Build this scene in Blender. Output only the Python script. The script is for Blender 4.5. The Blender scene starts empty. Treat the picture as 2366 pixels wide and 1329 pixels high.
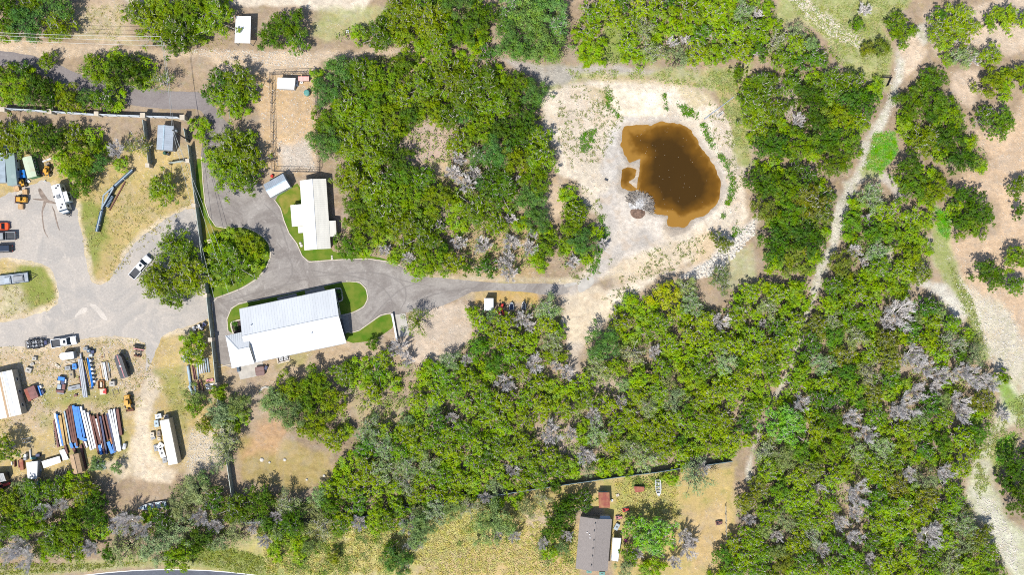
import bpy, bmesh, math, random
import numpy as np
from mathutils import Vector, Matrix
C = bpy.context.scene.collection
SC = bpy.context.scene
# ---------------------------------------------------------------- camera, world, sun, exposure
H = 220.0          # drone height (m)
S = 0.105          # metres per photo pixel on the ground
cam_d = bpy.data.cameras.new('camera'); cam = bpy.data.objects.new('camera', cam_d); C.objects.link(cam)
cam.location = (0, 0, H); cam.rotation_euler = (0, 0, 0)
cam_d.sensor_width = 36; cam_d.lens = 36 * H / (2366 * S); cam_d.clip_end = 5000; cam_d.clip_start = 1
SC.camera = cam
SUN_EL = math.radians(58); SUN_AZ = math.radians(180 + 29)      # clockwise from +Y (top of the photo)
world = bpy.data.worlds.new('World'); SC.world = world; world.use_nodes = True
wn = world.node_tree.nodes; wl = world.node_tree.links
sky = wn.new('ShaderNodeTexSky'); sky.sky_type = 'NISHITA'; sky.sun_disc = False
sky.sun_elevation = SUN_EL; sky.sun_rotation = SUN_AZ
bg = wn['Background']; bg.inputs['Strength'].default_value = 0.135
wl.new(sky.outputs[0], bg.inputs[0])
sun_d = bpy.data.lights.new('sun', 'SUN'); sun = bpy.data.objects.new('sun', sun_d); C.objects.link(sun)
sun_d.energy = 5.0; sun_d.angle = math.radians(0.53); sun_d.color = (1.0, 0.955, 0.88)
sv = Vector((math.sin(SUN_AZ) * math.cos(SUN_EL), math.cos(SUN_AZ) * math.cos(SUN_EL), math.sin(SUN_EL)))
sun.rotation_euler = sv.to_track_quat('Z', 'Y').to_euler(); sun.location = sv * 300
vs = SC.view_settings; vs.view_transform = 'Standard'; vs.look = 'None'; vs.exposure = 0.38; vs.gamma = 1
vs.use_curve_mapping = False
try:
    SC.cycles.max_bounces = 6; SC.cycles.filter_width = 1.0; SC.cycles.use_denoising = False; SC.cycles.transparent_max_bounces = 4
except Exception: pass
# ---------------------------------------------------------------- helpers
rnd = random.Random(7)
def W(px, py, z=0.0):
    k = (H - z) / H
    return Vector(((px - 1183) * S * k, -(py - 664.5) * S * k, z))
def tag(o, label=None, cat=None, group=None, kind=None):
    if label: o['label'] = label
    if cat: o['category'] = cat
    if group: o['group'] = group
    if kind: o['kind'] = kind
    return o
def thing(name, label, cat, loc=(0, 0, 0), rz=0.0, group=None):
    o = bpy.data.objects.new(name, None); C.objects.link(o); o.empty_display_size = 0.5
    o.location = loc; o.rotation_euler = (0, 0, rz)
    return tag(o, label, cat, group)
def link_mesh(name, me, m=None, parent=None):
    o = bpy.data.objects.new(name, me); C.objects.link(o)
    if m is not None and not me.materials: me.materials.append(m)
    if parent is not None: o.parent = parent
    return o
def np_mesh(name, V, F, k=4):
    me = bpy.data.meshes.new(name); n = len(F)
    me.vertices.add(len(V)); me.vertices.foreach_set('co', np.asarray(V, np.float32).ravel())
    me.loops.add(n * k); me.loops.foreach_set('vertex_index', np.asarray(F, np.int32).ravel())
    me.polygons.add(n); me.polygons.foreach_set('loop_start', np.arange(0, n * k, k, dtype=np.int32))
    me.update(calc_edges=True)
    return me
class MB:
    def __init__(s): s.v = []; s.f = []
    def add(s, vs, fs):
        b = len(s.v); s.v += [tuple(p) for p in vs]; s.f += [tuple(b + i for i in f) for f in fs]; return s
    def box(s, x0, x1, y0, y1, z0, z1):
        return s.add([(x0,y0,z0),(x1,y0,z0),(x1,y1,z0),(x0,y1,z0),(x0,y0,z1),(x1,y0,z1),(x1,y1,z1),(x0,y1,z1)],
                     [(3,2,1,0),(4,5,6,7),(0,1,5,4),(1,2,6,5),(2,3,7,6),(3,0,4,7)])
    def obox(s, cx, cy, z0, z1, l, w, a=0.0):          # box turned by a about z
        c, n = math.cos(a), math.sin(a); P = []
        for z in (z0, z1):
            for dx, dy in ((-l/2,-w/2),(l/2,-w/2),(l/2,w/2),(-l/2,w/2)):
                P.append((cx+dx*c-dy*n, cy+dx*n+dy*c, z))
        return s.add(P, [(3,2,1,0),(4,5,6,7),(0,1,5,4),(1,2,6,5),(2,3,7,6),(3,0,4,7)])
    def prism(s, poly, z0, z1):
        n = len(poly)
        z0s = z0 if hasattr(z0, '__len__') else [z0]*n
        z1s = z1 if hasattr(z1, '__len__') else [z1]*n
        P = [(p[0],p[1],z) for p, z in zip(poly, z0s)] + [(p[0],p[1],z) for p, z in zip(poly, z1s)]
        return s.add(P, [tuple(range(n-1,-1,-1)), tuple(range(n,2*n))] + [(i,(i+1)%n,n+(i+1)%n,n+i) for i in range(n)])
    def slab(s, pts, t):                                # pts: top polygon (3-D), thickness downwards
        n = len(pts); P = [tuple(p) for p in pts] + [(p[0],p[1],p[2]-t) for p in pts]
        return s.add(P, [tuple(range(n)), tuple(range(2*n-1,n-1,-1))] + [(n+i,n+(i+1)%n,(i+1)%n,i) for i in range(n)])
    def bar(s, a, b, w, h=None):                        # square bar from a to b
        a = Vector(a); b = Vector(b); d = (b-a); h = h or w
        if d.length < 1e-6: return s
        d.normalize(); up = Vector((0,0,1)) if abs(d.z) < .95 else Vector((1,0,0))
        u = d.cross(up).normalized()*w/2; v = d.cross(u.normalized()).normalized()*h/2
        P = [a-u-v,a+u-v,a+u+v,a-u+v,b-u-v,b+u-v,b+u+v,b-u+v]
        return s.add(P, [(0,1,2,3),(7,6,5,4),(0,4,5,1),(1,5,6,2),(2,6,7,3),(3,7,4,0)])
    def tube(s, path, r, n=8, cap=True):
        path = [Vector(p) for p in path]; rs = r if hasattr(r,'__len__') else [r]*len(path)
        b = len(s.v); prev = None
        for i, p in enumerate(path):
            d = (path[min(i+1,len(path)-1)]-path[max(i-1,0)]).normalized()
            ref = Vector((0,0,1)) if abs(d.z) < .9 else Vector((1,0,0))
            u = d.cross(ref).normalized(); v = d.cross(u)
            for k in range(n):
                a = 2*math.pi*k/n; q = p+(u*math.cos(a)+v*math.sin(a))*rs[i]; s.v.append(tuple(q))
        for i in range(len(path)-1):
            for k in range(n):
                s.f.append((b+i*n+k, b+i*n+(k+1)%n, b+(i+1)*n+(k+1)%n, b+(i+1)*n+k))
        if cap:
            s.f.append(tuple(b+k for k in range(n-1,-1,-1))); e = b+(len(path)-1)*n; s.f.append(tuple(e+k for k in range(n)))
        return s
    def loft(s, secs, n=5):                             # secs: (z, x0, x1, halfwidth, radius[, front narrow]) rounded rectangles
        rings = []
        for q in secs:
            z, x0, x1, hw, r = q[:5]; r = min(r, hw*.98, (x1-x0)/2*.98); ring = []
            for cx, cy, a0 in ((x1-r,-hw+r,-90),(x1-r,hw-r,0),(x0+r,hw-r,90),(x0+r,-hw+r,180)):
                for k in range(n):
                    a = math.radians(a0+90*k/(n-1)); ring.append((cx+r*math.cos(a), cy+r*math.sin(a), z))
            rings.append(ring)
        m = len(rings[0]); b = len(s.v)
        for r in rings: s.v += r
        for i in range(len(rings)-1):
            for k in range(m): s.f.append((b+i*m+k,b+i*m+(k+1)%m,b+(i+1)*m+(k+1)%m,b+(i+1)*m+k))
        s.f.append(tuple(b+k for k in range(m-1,-1,-1))); e = b+(len(rings)-1)*m; s.f.append(tuple(e+k for k in range(m)))
        return s
    def lathe(s, prof, c=(0,0,0), n=14):
        b = len(s.v)
        for r, z in prof:
            for k in range(n):
                a = 2*math.pi*k/n; s.v.append((c[0]+r*math.cos(a), c[1]+r*math.sin(a), c[2]+z))
        for i in range(len(prof)-1):
            for k in range(n): s.f.append((b+i*n+k,b+i*n+(k+1)%n,b+(i+1)*n+(k+1)%n,b+(i+1)*n+k))
        s.f.append(tuple(b+k for k in range(n-1,-1,-1))); e = b+(len(prof)-1)*n; s.f.append(tuple(e+k for k in range(n)))
        return s
    def build(s, name, m, parent=None, bevel=0.0, smooth=False):
        me = bpy.data.meshes.new(name); me.from_pydata(s.v, [], s.f); me.update()
        if bevel:
            bm = bmesh.new(); bm.from_mesh(me)
            bmesh.ops.bevel(bm, geom=[e for e in bm.edges if len(e.link_faces)==2 and e.calc_face_angle(0) > .6], offset=bevel, segments=2, affect='EDGES', clamp_overlap=True)
            bm.to_mesh(me); bm.free()
        if smooth:
            for p in me.polygons: p.use_smooth = True
        return link_mesh(name, me, m, parent)
# ---- materials
MATS = {}; KV = .72; KG = .84     # overall paint and soil reflectance
def mat(name, col, rough=0.6, metal=0.0, var=0.15, scale=3.0, bump=0.0, col2=None, stretch=None, thr=(0.35, 0.65), spec=0.5):
    if name in MATS: return MATS[name]
    col = tuple(c*KV for c in col); col2 = tuple(c*KV for c in col2) if col2 else None
    m = bpy.data.materials.new(name); m.use_nodes = True; nt = m.node_tree; N = nt.nodes; L = nt.links
    b = N['Principled BSDF']; b.inputs['Roughness'].default_value = rough; b.inputs['Metallic'].default_value = metal
    b.inputs['Specular IOR Level'].default_value = spec
    tc = N.new('ShaderNodeTexCoord'); mp = N.new('ShaderNodeMapping'); L.new(tc.outputs['Object'], mp.inputs[0])
    if stretch: mp.inputs['Scale'].default_value = stretch
    no = N.new('ShaderNodeTexNoise'); no.inputs['Scale'].default_value = scale; no.inputs['Detail'].default_value = 6
    L.new(mp.outputs[0], no.inputs['Vector'])
    mr = N.new('ShaderNodeMapRange'); mr.inputs[1].default_value = thr[0]; mr.inputs[2].default_value = thr[1]
    L.new(no.outputs['Fac'], mr.inputs[0])
    mx = N.new('ShaderNodeMix'); mx.data_type = 'RGBA'
    c2 = col2 if col2 else tuple(c*(1-2*var) for c in col)
    c1 = col if col2 else tuple(min(1, c*(1+var*.6)) for c in col)
    mx.inputs['A'].default_value = (*c1, 1); mx.inputs['B'].default_value = (*c2, 1)
    L.new(mr.outputs[0], mx.inputs['Factor']); L.new(mx.outputs['Result'], b.inputs['Base Color'])
    if bump:
        bp = N.new('ShaderNodeBump'); bp.inputs['Strength'].default_value = bump; bp.inputs['Distance'].default_value = .05
        n2 = N.new('ShaderNodeTexNoise'); n2.inputs['Scale'].default_value = scale*6; L.new(mp.outputs[0], n2.inputs['Vector'])
        L.new(n2.outputs['Fac'], bp.inputs['Height']); L.new(bp.outputs[0], b.inputs['Normal'])
    MATS[name] = m; return m
M_white = mat('white_metal_roof', (.72,.745,.765), .45, .0, .035, .35, stretch=(1.5,.3,1))
M_cream = mat('cream_metal_roof', (.78,.75,.66), .45, 0, .05, .5, stretch=(.3,3,1))
M_galv = mat('galvanised_metal', (.50,.56,.62), .38, .25, .08, .6)
M_seam = mat('grey_cap_metal', (.64,.67,.70), .45, 0, .08, .6)  # plain grey metal, slightly darker than the white roof, for ridge and hip caps
M_slate = mat('blue_grey_roof', (.36,.44,.50), .5, 0, .12, .8)
M_sage = mat('sage_green_roof', (.25,.34,.32), .55, 0, .2, .5, col2=(.42,.50,.48), thr=(.55,.75))
M_lime = mat('faded_green_roof', (.50,.58,.42), .6, 0, .15, .7, col2=(.48,.40,.26), thr=(.5,.75))
M_green = mat('green_wall_metal', (.05,.22,.10), .5, 0, .1, 1)
M_stone = mat('cream_limestone', (.62,.55,.44), .85, 0, .12, 2.2, bump=.4)
M_wallc = mat('tan_siding', (.48,.43,.35), .8, 0, .08, 1)
M_conc = mat('concrete', (.50,.47,.42), .85, 0, .1, .6, bump=.2)
M_dconc = mat('grey_concrete_drive', (.34,.32,.30), .9, 0, .1, .7)
M_mulch = mat('dark_mulch', (.09,.06,.055), .95, 0, .3, 6, bump=.6)
M_shing = mat('grey_brown_shingles', (.30,.265,.245), .95, 0, .12, 2.5, stretch=(1,6,1), bump=.4)
M_rust = mat('rusty_red_metal', (.30,.075,.05), .75, 0, .2, .8, col2=(.42,.20,.09), thr=(.45,.7))
M_rust2 = mat('rust_brown', (.20,.085,.05), .85, 0, .3, 2)
M_maroon = mat('faded_maroon_paint', (.24,.10,.09), .7, 0, .2, 1.2)
M_brown = mat('primer_brown_steel', (.17,.06,.042), .7, 0, .2, 1, stretch=(.3,3,1))
M_blue = mat('bright_blue_paint', (.01,.22,.72), .45, 0, .12, 1)
M_navy = mat('navy_paint', (.02,.035,.13), .5, 0, .2, 1)
M_dblue = mat('dark_blue_steel', (.035,.085,.15), .45, .1, .15, .8)
M_pblue = mat('pale_blue_paint', (.40,.52,.60), .5, 0, .12, 1)
M_gold = mat('yellow_ochre_paint', (.52,.33,.10), .55, 0, .15, 1)
M_yel = mat('machine_yellow', (.72,.36,.03), .45, 0, .12, 1.5)
M_orange = mat('orange_rust_paint', (.50,.18,.05), .6, 0, .2, 1.5)
M_whitep = mat('white_paint', (.80,.81,.82), .35, 0, .04, 1)
M_silver = mat('silver_pipe', (.62,.64,.67), .35, .3, .08, 1)
M_gray = mat('grey_paint', (.30,.32,.34), .5, 0, .12, 1)
M_dgray = mat('charcoal_paint', (.055,.06,.07), .4, 0, .15, 1)
M_black = mat('black_rubber', (.022,.022,.024), .8, 0, .2, 3)
M_glass = mat('dark_glass', (.012,.018,.024), .08, 0, .1, 1)
M_chrome = mat('bare_metal', (.55,.56,.57), .3, .8, .08, 2)
M_red = mat('red_paint', (.60,.035,.025), .35, 0, .08, 1)
M_redor = mat('bright_orange_red_paint', (.80,.10,.02), .3, 0, .05, 1)
M_pink = mat('faded_pink_metal', (.62,.24,.25), .6, 0, .12, 1)
M_beige = mat('beige_paint', (.62,.54,.42), .6, 0, .1, 1)
M_tan = mat('tan_roofing', (.50,.34,.20), .75, 0, .1, 1.4, stretch=(4,.6,1))
M_teal = mat('teal_plastic', (.10,.30,.26), .5, 0, .1, 1)
M_dgreen = mat('dark_green_plastic', (.02,.09,.06), .5, 0, .1, 1)
M_wood = mat('weathered_wood', (.34,.28,.22), .9, 0, .2, 2, stretch=(1,6,1))
M_crate = mat('fresh_pine', (.62,.40,.20), .8, 0, .15, 2)
M_fence = mat('dark_green_fence_metal', (.42,.48,.44), .5, .1, .12, .6)
M_fencet = mat('teal_grey_fence_metal', (.15,.24,.27), .5, .1, .12, .6)
M_fencew = mat('pale_blue_fence_metal', (.58,.64,.70), .5, .0, .08, .6)
M_tail = mat('red_lamp', (.35,.01,.01), .2, 0, .02, 1)
M_lamp = mat('clear_lamp', (.7,.72,.74), .12, 0, .02, 1)
M_bark = mat('grey_brown_bark', (.13,.105,.085), .95, 0, .25, 3, stretch=(4,4,1))
M_dead = mat('bleached_dead_wood', (1.0,.95,.92), .9, 0, .12, 1.2)
M_stick = mat('grey_sticks', (.36,.32,.28), .95, 0, .3, 1.5)
M_ash = mat('white_ash', (.55,.54,.53), 1, 0, .3, 2.5, bump=.6)
M_dirtm = mat('brown_burnt_soil', (.22,.14,.10), 1, 0, .25, 2, bump=.8)
M_spa = mat('brown_spa_cover', (.19,.105,.095), .6, 0, .08, 1.5)
M_rock = mat('limestone_rock', (.68,.64,.57), .9, 0, .15, 3, bump=.5)
M_mag = mat('magenta_plastic', (.45,.03,.25), .5, 0, .1, 1)
M_wire = mat('wire_metal', (.50,.52,.50), .5, .2, .05, 1)
M_pole = mat('tarred_pole_wood', (.05,.035,.028), .9, 0, .25, 2)
# ---- numpy noise and polygons
def _hash(ix, iy, seed):
    h = (ix.astype(np.int64)*374761393 + iy.astype(np.int64)*668265263 + seed*974711) & 0x7fffffff
    h = ((h ^ (h >> 13)) * 1274126177) & 0x7fffffff
    return ((h ^ (h >> 16)) & 0xffff) / 65535.0
def vnoise(x, y, seed=0):
    ix = np.floor(x); iy = np.floor(y); fx = x-ix; fy = y-iy
    fx = fx*fx*(3-2*fx); fy = fy*fy*(3-2*fy)
    a = _hash(ix,iy,seed); b = _hash(ix+1,iy,seed); c = _hash(ix,iy+1,seed); d = _hash(ix+1,iy+1,seed)
    return (a*(1-fx)+b*fx)*(1-fy)+(c*(1-fx)+d*fx)*fy
def fbm(x, y, seed=0, o=4):
    t = np.zeros_like(x); a = .5
    for i in range(o): t = t + a*vnoise(x*2**i, y*2**i, seed+i*17); a *= .5
    return t
def sdist(px, py, poly):
    """signed distance (photo px), + inside"""
    P = np.asarray(poly, float); n = len(P); ins = np.zeros(px.shape, bool); d2 = np.full(px.shape, 1e18)
    for i in range(n):
        ax, ay = P[i]; bx, by = P[(i+1) % n]; ex, ey = bx-ax, by-ay
        t = np.clip(((px-ax)*ex+(py-ay)*ey)/(ex*ex+ey*ey+1e-9), 0, 1)
        d2 = np.minimum(d2, (px-ax-t*ex)**2+(py-ay-t*ey)**2)
        if ay != by:
            c = ((ay > py) != (by > py)) & (px < (bx-ax)*(py-ay)/(by-ay)+ax); ins ^= c
    d = np.sqrt(d2); return np.where(ins, d, -d)
def ribbon(line, w):
    """polygon of a polyline with full width w (number or list), photo px"""
    P = [Vector((x, y)) for x, y in line]; ws = w if hasattr(w,'__len__') else [w]*len(P); Lf = []; R = []
    for i, p in enumerate(P):
        d = (P[min(i+1,len(P)-1)]-P[max(i-1,0)]).normalized(); n = Vector((-d.y, d.x))*ws[i]/2
        Lf.append(tuple(p+n)); R.append(tuple(p-n))
    return Lf+R[::-1]
def smooth_poly(poly, it=2):
    P = [tuple(p) for p in poly]
    for _ in range(it):
        Q = []
        for i in range(len(P)):
            a = P[i]; b = P[(i+1) % len(P)]
            Q += [(a[0]*.75+b[0]*.25, a[1]*.75+b[1]*.25), (a[0]*.25+b[0]*.75, a[1]*.25+b[1]*.75)]
        P = Q
    return P
# ================================================================ GROUND
MAINPOND = [(1447.7,290.8),(1464,290),(1493,288),(1506,292),(1529,284),(1553,282),(1583,288),(1597,299),(1606,315),(1615,333),(1631,355),(1643,370),(1657,394),(1666,418),(1667,439),(1661,460),(1646,481),(1622,499),(1598,510),(1580,523),(1562,528),(1544,522),(1540,508),(1545,498),(1529,495),(1506,487),(1496,460),(1472,436),(1475,409),(1476,388),(1482,365),(1472,367),(1454,373),(1445,358),(1437,337),(1436,315),(1440,299)]
SMALLPOND = [(1436,392),(1451,389),(1472,391),(1470,409),(1455,421),(1463,430),(1472,438),(1460,442),(1439,438),(1433,427),(1434,406)]
TAN=(.50,.385,.265); LITTER=(.32,.24,.165); GOLD=(.48,.36,.15); OLIVE=(.24,.245,.06); CAL=(.66,.575,.455); CALG=(.51,.465,.41)
GRAVC=(.40,.365,.34); MEADOW=(.38,.40,.185); BRIGHT=(.17,.42,.03); ROCKY=(.62,.60,.52); SAND=(.62,.52,.38); PINKSOIL=(.53,.41,.285); MUD=(.36,.30,.24)
# (polygon, colour, rock 0-1, grass 0-1, green 0-1, soft px, edge noise px, strength)
PAINT = [
 # left yard
 ([(-40,330),(520,330),(520,900),(500,1080),(-40,1120)], GOLD,.45,.45,.35,20,14,.95),
 ([(120,420),(330,400),(440,380),(450,480),(360,510),(290,580),(250,650),(215,640),(180,520)], GOLD,.35,.55,.45,10,10,1),
 ([(180,470),(215,455),(240,500),(260,560),(250,610),(215,640),(195,560)], OLIVE,.1,.8,.8,12,10,.9),
 ([(240,560),(300,540),(280,590),(240,650),(215,620)], GOLD,.1,.6,.35,12,10,.8),
 ([(0,640),(90,600),(125,640),(132,690),(60,720),(-20,730)], OLIVE,.1,.8,.75,10,10,.95),
 ([(-20,660),(50,655),(70,720),(-20,745)], SAND,.6,.4,.5,12,12,.7),
 ([(-40,800),(200,785),(330,780),(370,900),(300,960),(80,1000),(-40,960)], TAN,.6,.5,.2,14,12,.95),
 ([(90,900),(280,900),(290,945),(200,930),(110,945)], OLIVE,.3,.7,.5,12,14,.8),
 ([(280,960),(300,1000),(290,1060),(150,1060),(120,1000),(90,960)], OLIVE,.3,.6,.45,12,14,.7),
 ([(325,900),(345,870),(370,870),(375,900),(355,930),(340,980),(350,1050),(410,1090),(395,1115),(310,1110),(300,1050),(310,990)], SAND,.35,.05,.3,7,8,1),
 ([(240,1075),(300,1050),(310,1100),(270,1110)], SAND,.3,.3,.5,8,8,.8),
 ([(360,860),(420,850),(440,930),(430,1000),(400,960),(375,900)], OLIVE,.3,.6,.6,14,14,.8),
 ([(440,990),(510,990),(510,1080),(430,1100),(420,1040)], SAND,.7,.2,.3,14,14,.7),
 (ribbon([(120,430),(176,470),(183,520),(195,580),(206,640),(225,657),(255,655),(270,625),(300,575),(350,528),(395,498),(450,470)],[14,16,18,22,26,24,20,16,14,14,14,14]), SAND,.5,.35,.4,7,9,.8),
 (ribbon([(-40,590),(60,600),(112,614),(132,645),(139,690),(128,712),(70,733),(-40,752)],[16,18,20,20,22,22,20,18]), SAND,.5,.35,.35,7,9,.8),
 (ribbon([(-40,806),(100,800),(200,782),(270,778),(335,788),(345,820)],[14,16,18,18,18,16]), SAND,.55,.4,.3,7,8,.8),
 (ribbon([(375,772),(440,754),(480,738)],[16,18,16]), SAND,.5,.3,.3,7,8,.8),
 # top-left strip road dirt
 ([(-40,88),(130,98),(420,118),(720,118),(960,110),(960,130),(740,140),(720,190),(720,400),(600,400),(600,250),(480,130),(300,140),(200,130),(0,135),(-40,135)], PINKSOIL,.5,.25,.2,8,7,1),
 ([(590,170),(730,170),(735,400),(620,410),(600,300)], (.52,.36,.20),.3,.35,.15,10,10,.9),
 ([(645,330),(720,320),(730,390),(650,395)], CALG,.7,.1,.2,16,12,.8),
 ([(170,15),(280,0),(290,70),(320,105),(160,90)], PINKSOIL,.5,.55,.6,10,10,.9),
 ([(260,-20),(860,-20),(830,40),(760,30),(700,10),(560,14),(300,6)], CAL,.3,.1,.4,6,6,1),
 ([(660,-20),(840,-20),(780,26),(715,18)], CAL,.1,0,.3,6,5,1),
 ([(740,20),(900,20),(880,50),(760,90),(720,80)], MEADOW,.4,.6,.5,10,10,.8),
 # central clearing and gaps
 ([(920,280),(1070,270),(1040,340),(1020,400),(950,410),(915,340)], (.46,.345,.27),.35,.15,.2,8,8,1),
 ([(955,375),(1030,370),(1040,420),(960,410)], (.50,.38,.22),.4,.3,.2,10,8,.8),
 ([(1000,470),(1070,465),(1060,520),(1010,540)], MUD,.2,.2,.2,8,8,.8),
 ([(1250,430),(1300,420),(1300,500),(1265,510)], PINKSOIL,.3,.2,.2,8,8,.9),
 ([(1060,520),(1250,500),(1250,660),(1060,640)], (.42,.30,.16),.4,.4,.4,16,14,.8),
 # pond surrounds
 ([(1230,150),(1300,150),(1420,158),(1560,155),(1700,175),(1720,200),(1640,205),(1500,182),(1400,178),(1300,200),(1260,220)], MEADOW,.35,.55,.5,9,9,.9),
 ([(1160,135),(1240,150),(1430,152),(1520,160),(1500,175),(1350,170),(1300,200),(1250,190)], GRAVC,.5,.1,.4,7,7,.85),
 ([(1250,230),(1300,195),(1400,180),(1520,182),(1590,192),(1640,225),(1685,280),(1712,350),(1722,440),(1728,520),(1700,570),(1640,600),(1560,620),(1440,650),(1360,690),(1300,720),(1310,800),(1345,800),(1400,745),(1425,720),(1470,680),(1520,640),(1620,620),(1690,580),(1690,600),(1290,660),(1330,640),(1385,570),(1390,520),(1355,470),(1330,420),(1290,400),(1285,340),(1260,300)], CAL,.4,.25,.5,9,10,1),
 ([(1300,690),(1340,670),(1390,660),(1425,720),(1400,745),(1345,790),(1310,800)], SAND,.2,.1,.4,7,8,1),
 ([(1330,170),(1480,175),(1600,190),(1650,230),(1600,260),(1560,200),(1400,190)], (.50,.40,.22),.4,.6,.4,8,8,.6),
 ([(1345,195),(1400,205),(1420,245),(1370,235)], GOLD,.3,.7,.6,8,8,.8),
 ([(1410,200),(1525,215),(1535,265),(1440,272),(1405,230)], (.80,.70,.54),.05,0,.3,5,5,1),
 ([(1440,268),(1560,272),(1600,295),(1640,350),(1675,400),(1680,450),(1650,490),(1580,535),(1540,530),(1540,500),(1400,520),(1395,470),(1420,400),(1400,350),(1420,290)], CALG,.3,.05,.4,6,5,.9),
 ([(1405,300),(1440,295),(1435,380),(1470,370),(1460,385),(1430,395),(1420,420),(1385,400)], (.50,.47,.43),.2,0,.4,8,8,.8),
 ([(1390,450),(1440,440),(1450,490),(1540,505),(1530,560),(1450,610),(1380,640),(1370,600),(1400,540)], (.57,.51,.44),.15,.05,.4,8,8,.9),
 ([(1530,520),(1560,530),(1600,512),(1590,535),(1560,545),(1535,540)], MUD,.1,0,.3,5,5,.7),
 ([(1600,540),(1650,530),(1655,600),(1600,610)], (.56,.42,.26),.3,.3,.4,9,8,.8),
 ([(1400,610),(1640,540),(1600,600),(1500,640),(1420,665)], (.62,.50,.34),.5,.35,.5,10,9,.7),
 ([(1690,540),(1750,500),(1745,540),(1680,600),(1620,640),(1570,640),(1640,600)], (.66,.60,.53),.9,.1,.5,6,6,1),
 ([(1680,590),(1740,560),(1745,640),(1690,670),(1660,650)], (.40,.40,.24),.2,.5,.5,8,8,.9),
 # stony trail and right side
 (ribbon([(2150,60),(2095,110),(2080,160),(2065,210),(2045,270),(2010,330),(1990,400),(1965,430),(1940,500),(1925,570),(1890,640),(1878,690),(1860,740),(1840,820),(1800,900),(1760,980),(1735,1050),(1730,1110)],[38,36,24,16,30,32,20,28,28,20,16,11,6,5,5,5,6,12]), ROCKY,.8,.45,.85,7,11,.85),
 (ribbon([(2030,400),(2060,420),(2085,460)],[20,24,22]), CALG,.6,.1,.6,6,5,.9),
 (ribbon([(2170,520),(2180,590),(2215,650),(2240,700),(2255,760),(2280,830)],[30,44,60,40,30,26]), MEADOW,.4,.7,.75,9,9,.95),
 (ribbon([(2120,650),(2180,670),(2230,740)],[20,30,34]), ROCKY,.8,.15,.6,7,7,.9),
 (ribbon([(2150,560),(2060,560),(2045,640),(2100,670)],[18,20,24,20]), ROCKY,.6,.35,.7,9,9,.7),
 ([(2300,850),(2366,900),(2400,960),(2300,1000),(2290,1090),(2330,1200),(2400,1250),(2400,1400),(2340,1329),(2300,1250),(2240,1170),(2240,1090),(2290,1000),(2310,930)], (.52,.52,.36),.6,.45,.75,12,12,1),
 ([(2295,1020),(2345,1000),(2340,1060),(2300,1090)], (.34,.42,.08),.1,.8,.9,9,9,.9),
 ([(2290,870),(2330,890),(2366,930),(2366,980),(2320,930)], BRIGHT,.1,.8,.9,10,9,.8),
 ([(2250,1140),(2300,1160),(2350,1260),(2350,1329),(2290,1250)], (.58,.58,.46),.8,.4,.85,14,12,.9),
 ([(2070,110),(2110,70),(2140,120),(2120,150),(2090,180),(2090,140)], (.58,.46,.34),.5,.1,.3,6,6,1),
 ([(2130,30),(2400,-20),(2400,110),(2330,130),(2260,110),(2160,120)], (.55,.44,.33),.5,.15,.3,8,8,1),
 ([(2200,170),(2260,160),(2250,240),(2240,250),(2200,210)], (.55,.43,.32),.5,.15,.3,8,8,1),
 ([(2240,300),(2330,300),(2400,170),(2400,860),(2290,800),(2220,640),(2200,560),(2310,540),(2310,470),(2210,420),(2290,370)], (.55,.40,.265),.45,.12,.3,10,9,1),
 ([(2240,660),(2330,720),(2400,840),(2366,900),(2300,850),(2270,780)], (.58,.54,.42),.8,.4,.8,14,12,.9),
 ([(2215,640),(2260,700),(2270,790),(2250,700)], ROCKY,.9,.2,.6,8,8,.8),
 ([(1800,-20),(2130,-20),(2040,60),(2060,120),(2050,210),(1960,160),(1930,110),(1850,40),(1790,60)], MEADOW,.3,.6,.6,9,9,1),
 (ribbon([(1830,-20),(1880,30),(1930,70),(1990,100)],[30,36,40,26]), CAL,.75,.3,.6,12,10,.8),
 ([(2020,310),(2065,305),(2075,350),(2035,400),(2000,390)], BRIGHT,.02,.8,1,6,6,1),
 ([(1985,390),(2030,370),(2040,410),(1990,410)], MEADOW,.3,.6,.9,7,6,.9),
 ([(2160,480),(2200,500),(2190,550),(2170,540)], BRIGHT,.1,.7,.9,9,8,.7),
 ([(1385,450),(1420,440),(1430,520),(1400,600),(1380,620),(1375,540)], (.46,.425,.385),.2,0,.4,9,10,.7),
 ([(1300,210),(1390,200),(1410,290),(1390,360),(1320,390),(1290,320)], (.55,.46,.36),.6,.25,.5,14,16,.65),
 ([(1640,250),(1690,300),(1715,400),(1715,500),(1690,540),(1690,420),(1660,330)], (.58,.48,.37),.6,.3,.5,10,12,.7),
 (ribbon([(1270,668),(1320,668),(1360,645),(1400,610),(1440,572),(1500,540)],[20,24,26,26,30,40]), (.43,.40,.365),.2,0,.4,8,10,.75),
 ([(575,1050),(650,1042),(740,1062),(752,1100),(690,1128),(580,1112)], (.30,.275,.085),.05,.75,.6,14,12,.85),
 ([(1400,60),(1440,55),(1440,140),(1400,140)], (.27,.38,.10),.2,.8,.8,8,8,.9),
 ([(1640,160),(1740,150),(1700,200),(1730,270),(1730,380),(1700,380),(1690,280),(1660,210)], MEADOW,.2,.7,.6,9,9,.95),
 ([(1660,190),(1720,190),(1700,240),(1660,220)], GOLD,.2,.6,.4,9,9,.7),
 ([(1790,190),(1850,210),(1830,270),(1870,330),(1800,260)], (.42,.35,.31),.3,.1,.4,8,8,.9),
 # around houses and southern gaps
 ([(770,480),(810,490),(810,540),(775,540)], (.38,.28,.21),.3,.3,.3,8,8,1),
 ([(600,840),(800,790),(1000,800),(960,830),(880,820),(720,860),(640,900)], (.44,.335,.22),.35,.3,.2,8,8,1),
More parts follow.
